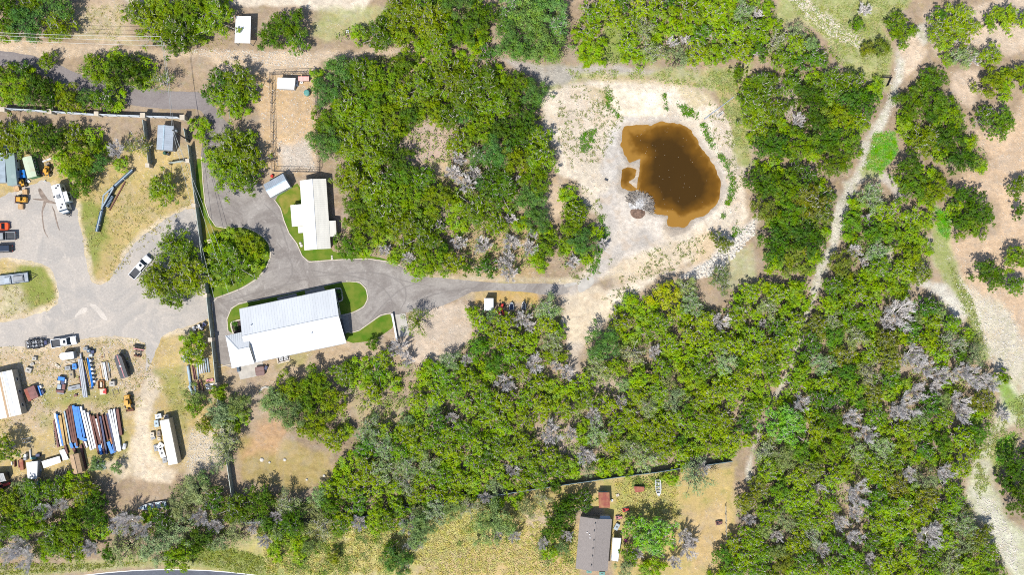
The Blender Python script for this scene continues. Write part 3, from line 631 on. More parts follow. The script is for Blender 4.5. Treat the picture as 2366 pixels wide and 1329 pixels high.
def dead_mesh(seed, R):
    r = random.Random(seed); mb = MB(); Hh = R*1.35
    def twig(a, d, ln, w, lvl):
        a = Vector(a); d = Vector(d).normalized(); mid = a+d*ln*.5+Vector((r.uniform(-1,1),r.uniform(-1,1),r.uniform(-.5,.8)))*ln*.10; e = mid+d*ln*.5
        mb.tube([a,mid,e],[w,w*.7,w*.35],4 if lvl < 2 else 3, False)
        if lvl >= 3: return
        for k in range((14,8,5)[lvl]):
            t = r.uniform(.2,1.0); p = a.lerp(e,t); q = d+Vector((r.uniform(-1,1),r.uniform(-1,1),r.uniform(-.25,.9)))*(.75 if lvl else .9)
            twig(p, q, ln*r.uniform(.38,.62)*(1 if lvl else .8), w*(.5 if lvl == 0 else .62), lvl+1)
    n = 7
    mb.tube([(0,0,-.05),(0,0,Hh*.3)], [.09+.03*R,.07+.02*R], 7)
    for k in range(n):
        a = 2*math.pi*k/n+r.uniform(-.3,.3); twig((0,0,Hh*r.uniform(.08,.3)), (math.cos(a),math.sin(a),r.uniform(.45,1.3)), R*r.uniform(.72,.98), .10, 0)
    me = bpy.data.meshes.new('dead_tree'); me.from_pydata(mb.v, [], mb.f); me.update(); me.materials.append(M_dead); return me
DEAD = [(R, dead_mesh(500+i, R)) for i, R in enumerate((1.6,2.2,2.8,3.4,2.5))]
# leaf albedos
YG=(.148,.222,.009); MG=(.097,.174,.010); DG=(.060,.122,.010); BG=(.085,.175,.034); PG=(.22,.265,.11); BR=(.15,.30,.035); OLV=(.15,.185,.022); GG=(.15,.215,.065)
LYG=(.188,.285,.012); LMG=(.135,.238,.014); LGG=(.22,.30,.10); LDG=(.085,.18,.014)
# zones: name phrase, polygon, [(kind, tone, weight)], rmax m, holes
def mixz(*a): return a
OAK = [('bushy_tree',YG,5),('bushy_tree',MG,3),('evergreen_tree',DG,1.2),('feathery_tree',BG,.9)]
LIGHT = [('bushy_tree',LYG,3.6),('bushy_tree',LMG,1.8),('evergreen_tree',LYG,2.8),('feathery_tree',LGG,1.1),('evergreen_tree',LDG,.8),('sparse_tree',PG,.4)]
DARK = [('evergreen_tree',DG,3),('bushy_tree',MG,3),('bushy_tree',OLV,2),('feathery_tree',BG,1)]
PALE = [('feathery_tree',PG,3),('feathery_tree',GG,2),('evergreen_tree',DG,2),('bushy_tree',MG,2),('sparse_tree',PG,1.5)]
ZONES = [
 ('in the corner clump by the power lines', [(-30,-30),(150,-30),(168,30),(178,62),(168,82),(130,98),(60,90),(-30,88)], OAK, 4.0, []),
 ('between the sandy lane and the power lines', [(275,12),(350,-20),(530,-20),(543,40),(538,80),(480,88),(430,120),(400,112),(330,96),(290,62)], OAK, 4.2, []),
 ('in the clump east of the white flat roof', [(587,60),(640,26),(690,20),(716,50),(722,110),(670,118),(610,110),(587,85)], OAK, 3.4, []),
 ('between the old lane and the pale fence', [(-30,145),(40,136),(70,150),(100,175),(140,195),(190,206),(235,200),(300,212),(312,235),(270,256),(230,258),(160,256),(60,248),(-30,240)], OAK, 3.6, []),
 ('in the clump north of the old lane bend', [(172,158),(210,125),(262,116),(330,118),(352,150),(347,200),(322,215),(280,210),(240,200),(190,185)], OAK, 3.6, []),
 ('in the clump between the old lane and the wire pen', [(462,205),(490,160),(540,145),(585,165),(592,215),(570,268),(520,280),(482,250)], OAK, 3.6, []),
 ('in the great clump at the top of the driveway', [(468,330),(490,297),(540,292),(585,312),(605,360),(612,400),(590,438),(540,455),(502,440),(476,390)], [('bushy_tree',MG,3),('bushy_tree',YG,2)], 4.2, []),
 ('at the gate by the grey metal shed', [(434,262),(470,268),(482,300),(478,345),(455,330),(440,300)], OAK, 2.2, []),
 ('in the grove south of the pale fence', [(-30,280),(60,276),(140,285),(210,290),(240,312),(250,360),(232,420),(200,445),(160,440),(140,400),(120,365),(60,360),(-30,345)], OAK, 4.0, []),
 ('under the brown bush beside the grey metal shed', [(255,365),(285,362),(300,378),(285,395),(258,390)], [('bushy_tree',MG,1)], 1.7, []),
 ('in the clump in the middle of the yard grass', [(336,420),(360,396),(395,400),(412,425),(400,455),(370,466),(345,450)], OAK, 3.2, []),
 ('in the great clump west of the green fence', [(308,650),(340,612),(362,562),(400,532),(440,540),(458,570),(463,620),(474,668),(430,700),(395,716),(352,690)], [('bushy_tree',MG,3),('bushy_tree',YG,2)], 4.2, []),
 ('on the corner lawn between fence and driveway', [(476,562),(512,536),(570,530),(606,545),(620,590),(598,620),(560,648),(520,668),(492,662),(477,600)], [('bushy_tree',MG,4),('bushy_tree',YG,2)], 4.2, []),
 ('over the pale pipes by the green fence', [(403,790),(430,767),(468,772),(484,800),(474,838),(440,848),(410,828)], OAK, 3.2, []),
 ('in the wood between wire pen and pond', [(712,175),(745,150),(800,128),(860,118),(920,120),(970,140),(1040,150),(1110,140),(1165,160),(1205,178),(1240,190),(1268,190),(1270,218),(1240,240),(1262,290),(1285,335),(1288,385),(1265,420),(1250,440),(1262,480),(1270,520),(1285,560),(1280,600),(1240,625),(1190,640),(1150,640),(1090,632),(1030,625),(960,640),(925,620),(900,605),(850,590),(800,590),(772,585),(772,540),(810,520),(800,480),(785,440),(775,385),(718,350),(722,300),(738,250),(716,215)], OAK, 3.9,
   [[(945,285),(1020,283),(1065,275),(1042,325),(1030,370),(1100,395),(1110,440),(1070,458),(1030,430),(1010,400),(958,404),(945,345),(930,322)], [(1005,484),(1058,475),(1050,508),(1020,536),(1000,520)], [(1120,485),(1155,470),(1152,500),(1130,505)], [(1072,525),(1130,520),(1150,545),(1190,520),(1235,560),(1235,640),(1165,650),(1150,590),(1110,590),(1072,580)]]),
 ('in the wood along the top edge', [(872,98),(1000,102),(1060,98),(1140,100),(1160,150),(1040,148),(960,130),(880,116)], OAK, 3.0, [[(1070,125),(1110,125),(1110,150),(1070,150)]]),
 ('in the strip of trees on the pond track bend', [(1292,500),(1292,450),(1312,432),(1333,430),(1355,475),(1360,518),(1390,522),(1388,560),(1365,610),(1330,632),(1285,625),(1290,560)], OAK, 3.2, []),
 ('in the wood along the top edge', [(750,95),(800,62),(850,52),(880,25),(920,-25),(1070,-25),(1130,10),(1150,40),(1140,100),(1100,110),(1060,108),(1000,120),(930,110),(860,112),(800,92)], OAK, 3.8, []),
 ('in the blue-green grove along the top edge', [(1150,-25),(1290,-25),(1312,40),(1310,100),(1300,140),(1250,158),(1210,140),(1150,125),(1140,60)], [('feathery_tree',(.135,.25,.055),4),('feathery_tree',BG,2)], 4.4, []),
 ('in the thicket above the pond', [(1320,60),(1380,-25),(1700,-25),(1790,-5),(1800,60),(1860,45),(1888,90),(1930,110),(1940,140),(1890,160),(1800,155),(1740,140),(1680,138),(1640,155),(1580,160),(1550,150),(1500,150),(1440,150),(1345,155),(1320,130)], LIGHT, 2.6, [[(1397,60),(1438,58),(1436,140),(1400,140)],[(1645,75),(1670,70),(1665,100),(1645,100)]]),
 ('in the wood between pond and stony trail', [(1702,200),(1740,168),(1810,165),(1860,165),(1920,160),(1990,165),(2040,190),(2042,230),(2010,280),(1990,340),(1965,405),(1935,412),(1915,395),(1900,372),(1870,362),(1820,372),(1760,372),(1732,330),(1720,270)], [('bushy_tree',MG,3),('bushy_tree',YG,3),('evergreen_tree',DG,2),('bushy_tree',OLV,2)], 3.7, [[(1800,205),(1840,212),(1832,245),(1805,235)],[(1815,262),(1860,275),(1850,300),(1820,290)]]),
 ('in the dark wood outside the pond bank', [(1732,400),(1750,370),(1850,372),(1905,412),(1938,450),(1918,540),(1903,590),(1878,640),(1760,628),(1748,570),(1752,520),(1742,470)], [('evergreen_tree',DG,3),('bushy_tree',OLV,3),('bushy_tree',MG,2)], 3.8, []),
 ('in the broad wood south of the driveway', [(1068,705),(1118,716),(1165,722),(1215,710),(1240,682),(1290,692),(1300,740),(1308,790),(1320,880),(1350,850),(1350,770),(1400,745),(1432,705),(1442,672),(1490,695),(1520,652),(1600,645),(1622,690),(1655,720),(1690,690),(1700,655),(1750,655),(1800,645),(1868,652),(1868,715),(1850,768),(1830,830),(1790,895),(1768,975),(1738,1030),(1690,1058),(1600,1078),(1520,1084),(1440,1098),(1350,1098),(1300,1108),(1240,1128),(1170,1138),(1100,1160),(1000,1180),(900,1195),(800,1210),(720,1205),(690,1162),(760,1112),(790,1060),(830,1000),(820,930),(760,860),(800,832),(880,814),(960,842),(1060,812),(1092,765)], LIGHT, 2.7,
   [[(825,935),(900,930),(942,950),(925,990),(860,980),(825,962)],[(1268,975),(1322,988),(1345,1078),(1262,1042)],[(1375,865),(1440,880),(1430,928),(1385,920)],[(1540,730),(1575,728),(1580,765),(1545,760)],[(1640,725),(1692,722),(1690,765),(1645,768)],[(900,840),(960,850),(970,890),(920,880)]]),
 ('in the sparse grove below the big white roof', [(640,975),(590,955),(600,905),(650,870),(700,862),(740,850),(800,930),(820,1000),(780,1050),(735,1028),(690,1000)], [('bushy_tree',YG,3),('feathery_tree',GG,2),('bushy_tree',MG,2)], 3.4, [[(760,960),(800,950),(810,985),(770,990)]]),
 ('in the bottom corner grove beside the road', [(-30,1130),(40,1112),(100,1102),(180,1112),(232,1132),(252,1170),(262,1240),(200,1300),(-30,1290)], [('bushy_tree',MG,3),('evergreen_tree',DG,3),('bushy_tree',YG,2),('feathery_tree',PG,1)], 3.6, []),
 ('in the grey-green grove above the road', [(255,1172),(320,1180),(385,1172),(400,1120),(480,1085),(495,1130),(540,1150),(600,1125),(690,1142),(720,1202),(680,1240),(560,1262),(430,1290),(300,1308),(215,1298),(265,1240)], PALE, 3.6, []),
 ('in the scrub band along the teal-grey fence', [(560,1185),(690,1195),(760,1190),(1000,1160),(1160,1135),(1168,1180),(1060,1205),(980,1215),(880,1240),(720,1245),(600,1255)], [('feathery_tree',GG,3),('bushy_tree',MG,3),('feathery_tree',PG,2),('bushy_tree',YG,2),('sparse_tree',PG,1)], 2.8, []),
 ('in the bushes at the west end of the golden field', [(600,1248),(700,1238),(735,1262),(705,1318),(620,1312)], [('bushy_tree',GG,2),('bushy_tree',YG,2),('feathery_tree',GG,1)], 1.9, [[(640,1270),(670,1265),(680,1300),(650,1300)]]),
 ('in the bushes midway along the golden field', [(840,1238),(900,1232),(905,1262),(850,1258)], [('bushy_tree',GG,2),('feathery_tree',GG,1)], 1.8, []),
 ('in the scrub between fence and old house clump', [(1170,1145),(1262,1132),(1290,1140),(1250,1200),(1190,1200)], [('feathery_tree',PG,2),('bushy_tree',GG,2)], 2.2, []),
 ('in the scrub south-east of the old house', [(1425,1290),(1500,1295),(1580,1260),(1600,1330),(1430,1340)], [('feathery_tree',PG,2),('bushy_tree',MG,2)], 2.0, []),
 ('around the green fence below the side drive', [(478,950),(500,905),(560,905),(590,942),(560,1000),(548,1075),(500,1085),(482,1040),(490,990)], PALE, 3.0, []),
 ('beside the rusty junk at the west edge', [(-30,1010),(40,1012),(58,1040),(40,1068),(-30,1062)], OAK, 3.0, []),
 ('over the junk below the tan roof', [(115,1100),(160,1090),(215,1105),(230,1130),(170,1128),(120,1120)], OAK, 3.0, []),
 ('in the wide wood east of the stony trail', [(1962,440),(2005,425),(2035,435),(2070,480),(2095,470),(2160,500),(2150,545),(2150,650),(2100,650),(2105,690),(2150,670),(2200,722),(2262,782),(2292,850),(2302,930),(2290,1000),(2252,1058),(2222,1130),(2258,1200),(2308,1260),(2335,1355),(1650,1355),(1650,1270),(1700,1230),(1690,1150),(1733,1130),(1740,1060),(1768,985),(1808,900),(1846,820),(1876,740),(1902,690),(1925,620),(1950,560),(1960,500)], [('bushy_tree',LYG,3.2),('bushy_tree',LMG,2.4),('evergreen_tree',LYG,2.0),('evergreen_tree',LDG,1.6),('bushy_tree',OLV,1.0),('feathery_tree',LGG,1.5),('sparse_tree',PG,.6)], 2.8, [[(2050,560),(2075,560),(2060,620),(2040,600)]]),
 ('among the pale soil patches near the top corner', [(2050,60),(2090,45),(2125,40),(2120,75),(2080,92),(2050,95)], OAK, 2.6, []),
 ('among the pale soil patches near the top corner', [(2132,32),(2200,0),(2260,20),(2270,70),(2250,110),(2170,110),(2140,72)], LIGHT, 3.6, []),
 ('among the pale soil patches near the top corner', [(2272,42),(2330,0),(2396,5),(2396,70),(2320,76),(2282,62)], LIGHT, 3.2, []),
 ('among the pale soil patches near the top corner', [(2158,132),(2200,112),(2280,96),(2332,92),(2340,120),(2300,150),(2240,160),(2182,150)], LIGHT, 2.8, []),
 ('among the pale soil patches near the top corner', [(2252,172),(2300,152),(2396,140),(2396,190),(2320,230),(2262,225)], [('bushy_tree',YG,2),('bushy_tree',MG,2)], 3.0, []),
 ('beside the stony trail near the black gate', [(2072,222),(2110,190),(2150,150),(2185,160),(2192,205),(2230,250),(2240,300),(2290,370),(2270,400),(2200,402),(2150,362),(2082,330),(2076,270)], [('evergreen_tree',DG,2),('bushy_tree',MG,3),('bushy_tree',YG,3)], 3.4, [[(2115,265),(2140,260),(2138,300),(2118,300)]]),
 ('in the clump near the east edge facing bare soil', [(2247,252),(2300,236),(2350,260),(2350,300),(2302,320),(2262,300)], [('evergreen_tree',MG,1)], 3.2, []),
 ('east of the bright green grass patch', [(2082,340),(2150,380),(2202,402),(2212,430),(2172,482),(2130,490),(2080,440),(2055,400)], [('bushy_tree',MG,3),('evergreen_tree',DG,2),('bushy_tree',YG,2)], 3.2, []),
 ('in the dark clump alone on the tan field', [(2182,480),(2212,432),(2262,442),(2302,482),(2302,530),(2260,560),(2202,532)], [('evergreen_tree',DG,2),('bushy_tree',YG,1)], 3.4, []),
 ('at the bottom of the east edge', [(2302,1080),(2340,1040),(2396,1020),(2396,1190),(2312,1160)], [('evergreen_tree',DG,3)], 3.6, []),
 ('around the north side of the old shingled house', [(1278,1160),(1310,1132),(1370,1142),(1378,1182),(1335,1195),(1328,1260),(1272,1300),(1242,1262),(1262,1200)], [('bushy_tree',MG,3),('evergreen_tree',DG,2)], 3.0, []),
 ('between the grey fence and the old yard', [(1440,1095),(1580,1088),(1590,1105),(1530,1140),(1535,1108),(1440,1105)], [('bushy_tree',YG,1),('bushy_tree',MG,1)], 2.0, []),
]
# single crowns: px, py, radius px, kind, tone, label
SINGLE = [
 (103,139,21,'bushy_tree',YG,'small round yellow-green tree standing alone beside the old asphalt lane'),
 (372,185,24,'sparse_tree',OLV,'thin airy tree under the wires beside the old lane'),
 (318,335,26,'sparse_tree',OLV,'brownish half-bare bush beside the fence of the grey metal shed'),
 (960,745,30,'sparse_tree',YG,'airy thin tree beside the concrete pad and pale low wall'),
 (1708,170,17,'evergreen_tree',MG,'small dark round tree on the green path above the pond'),
 (1982,55,15,'evergreen_tree',MG,'tiny round tree alone on the top meadow'),
 (2085,70,34,'bushy_tree',MG,'rounded tree on the meadow by the pale soil slope'),
 (2010,112,16,'bushy_tree',OLV,'brownish bush at the edge of the top meadow'),
 (2038,108,18,'bushy_tree',OLV,'olive bush at the top of the washed-out gully'),
 (2286,632,33,'evergreen_tree',DG,'dark round tree on bare tan soil at the east field'),
 (2345,658,25,'bushy_tree',MG,'smaller tree touching the dark round tree on the east field'),
 (2352,600,30,'bushy_tree',YG,'yellow-green tree cut by the east edge of the tan field'),
 (2356,432,24,'bushy_tree',MG,'tree cut by the east edge opposite the dark clump'),
 (2358,488,16,'evergreen_tree',DG,'small dark tree cut by the east edge of the tan field'),
 (2318,872,18,'evergreen_tree',MG,'small dark bush at the edge of the stony east slope'),
 (1508,1240,46,'bushy_tree',BR,'large bright green round tree east of the old shingled house'),
 (1463,1222,24,'bushy_tree',BR,'smaller bright green tree touching the large bright one by the old house'),
 (1455,1285,20,'bushy_tree',MG,'dark tree south-east of the old house porch'),
 (1605,1105,40,'sparse_tree',PG,'pale half-bare tree in front of the fence in the old yard'),
 (920,1300,34,'feathery_tree',BG,'blue-green tree alone in the golden grass by the road'),
 (965,1225,40,'feathery_tree',GG,'grey-green tree with bare limbs above the golden grass'),
 (1140,1210,44,'feathery_tree',GG,'grey-green tree at the wood edge above the golden grass'),
 (905,1275,20,'evergreen_tree',DG,'dark tree in the golden grass beside the blue-green one'),
 (770,1290,14,'bushy_tree',OLV,'small bush in the middle of the golden grass'),
 (1820,985,42,'bushy_tree',BR,'vivid bright green tree beside the narrow end of the trail'),
 (1395,795,40,'feathery_tree',(.095,.21,.045),'deep green feathery tree at the edge of the sandy turnaround'),
 (1540,690,34,'bushy_tree',(.27,.34,.016),'vivid yellow-green tree below the rocky spillway'),
 (1670,560,22,'bushy_tree',OLV,'olive bush at the rocky spillway of the pond'),
 (1665,645,26,'feathery_tree',GG,'pale green bush beside the rocky spillway path'),
 (410,1290,34,'evergreen_tree',YG,'spreading yellow-green tree leaning over the road'),
 (1285,1120,18,'evergreen_tree',DG,'small dark tree between fence and old house clump'),
 (860,795,14,'bushy_tree',MG,'low bush at the corner of the east lawn strip'),
 (505,905,18,'bushy_tree',YG,'small yellow-green tree over the fence below the side drive'),
 (447,940,20,'bushy_tree',MG,'low green bush beside the yard end of the fence'),
 (475,985,22,'bushy_tree',OLV,'dark small tree leaning by the fence pillar in the yard'),
 (265,1085,12,'bushy_tree',GG,'small green shrub inside the sandy ring in the yard'),
 (1300,1270,16,'feathery_tree',GG,'grey-green bush at the west side of the old house'),
 (220,1000+75,16,'bushy_tree',GG,'low bush beside the tan roof in the yard'),
 (445,915,20,'feathery_tree',GG,'grey-green bush over the pale pipes near the fence'),
]
DEADS = [(1060,365,20),(1050,400,24),(1078,425,28),(1098,400,20),(1140,545,0),(1200,415,14),(1060,560,22),(1118,566,24),(1180,558,24),(1175,597,20),(1224,575,22),(1178,632,26),(1160,610,18),(945,595,18),(888,578,16),(1015,520,14),(1180,505,16),(1232,540,14),(1325,605,18),(1395,565,16),
 (1208,738,26),(1225,755,16),(1232,842,26),(1165,882,26),(1285,845,16),(1180,895,14),(1310,862,22),(1275,1000,32),(1352,1052,26),(1320,1000,18),(1512,812,20),(1665,745,25),(1765,748,14),(1435,930,18),(1370,960,22),(920,805,26),(940,830,18),(1080,830,18),(1045,965,18),
 (1845,278,20),(1700,95,0),(1555,95,16),(1585,90,14),(1752,28,14),(2000,20,18),(2260,135,14),(2010,505,16),(1975,580,20),(2000,605,14),(2075,725,42),(2050,745,22),(2105,822,34),(2135,850,28),(2175,868,26),(2215,860,28),(2250,870,34),(2285,885,26),(2118,905,24),(2160,895,22),(2092,940,36),(2070,950,24),(1965,965,28),(2215,928,24),(2222,955,26),(2320,960,18),(2000,1000,28),(2100,1095,22),(2180,1092,26),(1980,1138,36),(1975,1185,22),(2145,1238,34),(2160,1220,22),(1900,1270,20),(1940,1205,22),(1975,1240,24),(2010,1290,18),(1895,1130,18),(1795,1240,18),(1850,930,26),(2060,910,0),
 (1185,1090,20),(1120,1150,18),(1150,1240,16),(830,1207,22),(945,1212,26),(960,1258,24),(935,1310,18),(50,1262,30),(60,1290,34),(20,1280,24),(300,1205,34),(330,1225,26),(270,1210,24),(210,1265,22),(465,1195,26),(500,1215,22),(110,1180,24),(145,1165,20),(1580,1240,20),(1588,1275,24),(1560,1300,20),(1475,1280,16),(1620,1085,22),(1255,1255,18),(1480,1150,0),(1600,1255,18),(1730,1200,18),(270,343,24),(745,1000,0),(610,1250,20),(585,1215,20),(640,1195,18),(1190,1240,18),(1310,1240,16)]
def place_tree(name, px, py, rpx, tone, label, group=None, zc=None):
    R = rpx*S*1.2; rg = rnd
    cand = sorted(KINDS[name], key=lambda k: abs(k[0]-R)+rg.uniform(0,.6)); Rm, me, tm = cand[0]
    sc = R/(Rm*.97); g = W(px, py, 2.6+R*.45)
    o = thing(name, label, 'tree', (g.x, g.y, 0), rg.uniform(0, 6.28), group); o.scale = (sc*rg.uniform(.93,1.07), sc*rg.uniform(.93,1.07), sc**.6*rg.uniform(.9,1.12))
    c = link_mesh('crown', me, None, o); f = rg.uniform(.82,1.18); h = rg.uniform(-.12,.12)
    c.color = (tone[0]*f*(1+h), tone[1]*f, tone[2]*f*(1-h), 1)
    link_mesh('trunk', tm, None, o); o['_p'] = (px, py, rpx); return o
PLACED = []
def pack():
    rg = np.random.default_rng(21); out = []
    occ = [(s[0], s[1], s[2]) for s in SINGLE]+[(d[0], d[1], d[2]*1.0) for d in DEADS if d[2]]
    for zi, (phr, poly, kinds, rmax, holes) in enumerate(ZONES):
        P = np.array(poly, float); x0, y0 = P.min(0); x1, y1 = P.max(0)
        n = int((x1-x0)*(y1-y0)/14)+60; cx = rg.uniform(x0,x1,n); cy = rg.uniform(y0,y1,n)
        d = sdist(cx, cy, poly)
        for h in holes: d = np.minimum(d, -sdist(cx, cy, h)+4)
        if len(poly) > 26: d = np.where(fbm(cx*.03, cy*.03, 40+zi, 3) > (.545 if kinds is LIGHT else .57), -9, d)
        ok = d > 6; cx, cy, d = cx[ok], cy[ok], d[ok]; mine = []
        for r in (1.0,.86,.74,.62,.52,.44):
            rp = rmax*r/S
            if rp < 16: rp = 16
            for i in rg.permutation(len(cx)):
                if d[i] < rp*(.66 if len(poly) > 26 else .86): continue
                x, y = cx[i], cy[i]; good = True
                for (a,b,q) in mine:
                    if (a-x)**2+(b-y)**2 < (.74*(rp+q))**2: good = False; break
                if good:
                    for (a,b,q) in occ:
                        if (a-x)**2+(b-y)**2 < (.86*(rp*.9+q))**2: good = False; break
                if good: mine.append((x,y,rp*rg.uniform(.92,1.08)))
        w = np.array([k[2] for k in kinds]); w = w/w.sum()
        for (x,y,r) in mine: out.append((x,y,r,kinds[rg.choice(len(kinds), p=w)],zi))
    return out
PK = sorted(pack(), key=lambda t: -t[2])
print('TREES packed', len(PK), 'deads', sum(1 for d in DEADS if d[2]))
MAXT = 300-len(SINGLE)
# ================================================================ STRUCTURES
def frame_of(c, z):
    """(centre, angle, length, width) of the rectangle whose corners A,B,C,D (photo px, at height z) run A->B along the length"""
    A,B,Cc,D = [W(x,y,z) for x,y in c]; u = ((B-A)+(Cc-D))/2; v = ((D-A)+(Cc-B))/2; o = (A+B+Cc+D)/4
    return o, math.atan2(u.y,u.x), u.length, v.length
def roof_gable(mb, L, Wd, ze, zr, t=.1, off=0.0, x0=None, x1=None):
    x0 = -L/2 if x0 is None else x0; x1 = L/2 if x1 is None else x1
    mb.slab([(x0,-Wd/2,ze),(x1,-Wd/2,ze),(x1,off,zr),(x0,off,zr)], t); mb.slab([(x0,off,zr),(x1,off,zr),(x1,Wd/2,ze),(x0,Wd/2,ze)], t); return mb
def ribs_gable(mb, L, Wd, ze, zr, sp=.6, off=0.0, w=.05, h=.03, x0=None, x1=None):
    x0 = -L/2 if x0 is None else x0; x1 = L/2 if x1 is None else x1; n = int((x1-x0)/sp)
    for i in range(n+1):
        x = x0+.04+(x1-x0-.08)*i/n
        for y in (-Wd/2, Wd/2): mb.bar((x,y,ze+h*.3),(x,off,zr+h*.3), w, h)
    return mb
def gable_wall(L, Wd, ze, zr, off=0.0, ins=.35):
    mb = MB(); l = L/2-ins; w = Wd/2-ins; slope = lambda y: zr+(ze-zr)*(abs(y-off)/((Wd/2-off) if y > off else (Wd/2+off)))
    prof = [(-w,0),(w,0),(w,slope(w)-.14),(off,zr-.16),(-w,slope(-w)-.14)]; n = 5
    P = [(-l,y,z) for y,z in prof]+[(l,y,z) for y,z in prof]
    return mb.add(P, [tuple(range(n-1,-1,-1)), tuple(range(n,2*n))]+[(i,(i+1)%n,n+(i+1)%n,n+i) for i in range(n)])
def opening(root, side, L, Wd, pos, wd, z0, z1, kind='window', ins=.35, fm=None):
    """a window or door on a wall: side in 'N','S' (+y,-y) or 'E','W' (+x,-x)"""
    def bx(mb, w, za, zb, d0, d1, p=pos):
        if side in 'NS':
            s = 1 if side == 'N' else -1; y = s*(Wd/2-ins); mb.box(p-w/2,p+w/2,min(y+s*d0,y+s*d1),max(y+s*d0,y+s*d1),za,zb)
        else:
            s = 1 if side == 'E' else -1; x = s*(L/2-ins); mb.box(min(x+s*d0,x+s*d1),max(x+s*d0,x+s*d1),p-w/2,p+w/2,za,zb)
        return mb
    if kind == 'window':
        f = bx(MB(), wd, z0, z1, .003, .05).build('window', fm or M_whitep, root); bx(MB(), wd-.16, z0+.08, z1-.08, .051, .06).build('pane', M_glass, f)
    else:
        f = bx(MB(), wd, 0.02, z1, .003, .05).build(kind, fm or M_gray, root)
        mb = MB()
        if kind == 'garage_door':
            for i in range(4): bx(mb, wd-.15, .1+i*(z1-.15)/4, .05+(i+1)*(z1-.15)/4, .051, .065)
            mb.build('door_panel', fm or M_gray, f)
        else: bx(mb, .06, 1.0, 1.12, .051, .11, pos+wd*.36).build('handle', M_chrome, f)
    return f
def gable_building(name, label, cat, c, ze, zr, mr, mw, sp=.6, ins=.35, off=0.0, openings=(), ribm=None, cap=None, group=None):
    o, a, L, Wd = frame_of(c, ze); root = thing(name, label, cat, (o.x,o.y,0), a, group)
    rf = roof_gable(MB(), L, Wd, ze, zr, off=off).build('roof', mr, root)
    if sp: ribs_gable(MB(), L, Wd, ze, zr, sp, off).build('roof_seam', ribm or mr, rf)
    MB().bar((-L/2,off,zr+.05),(L/2,off,zr+.05), .3, .06).build('ridge_cap', cap or ribm or mr, rf)
    gable_wall(L, Wd, ze, zr, off, ins).build('wall', mw, root)
    for q in openings: opening(root, q[0], L, Wd, *q[1:], ins=ins)
    return root, L, Wd
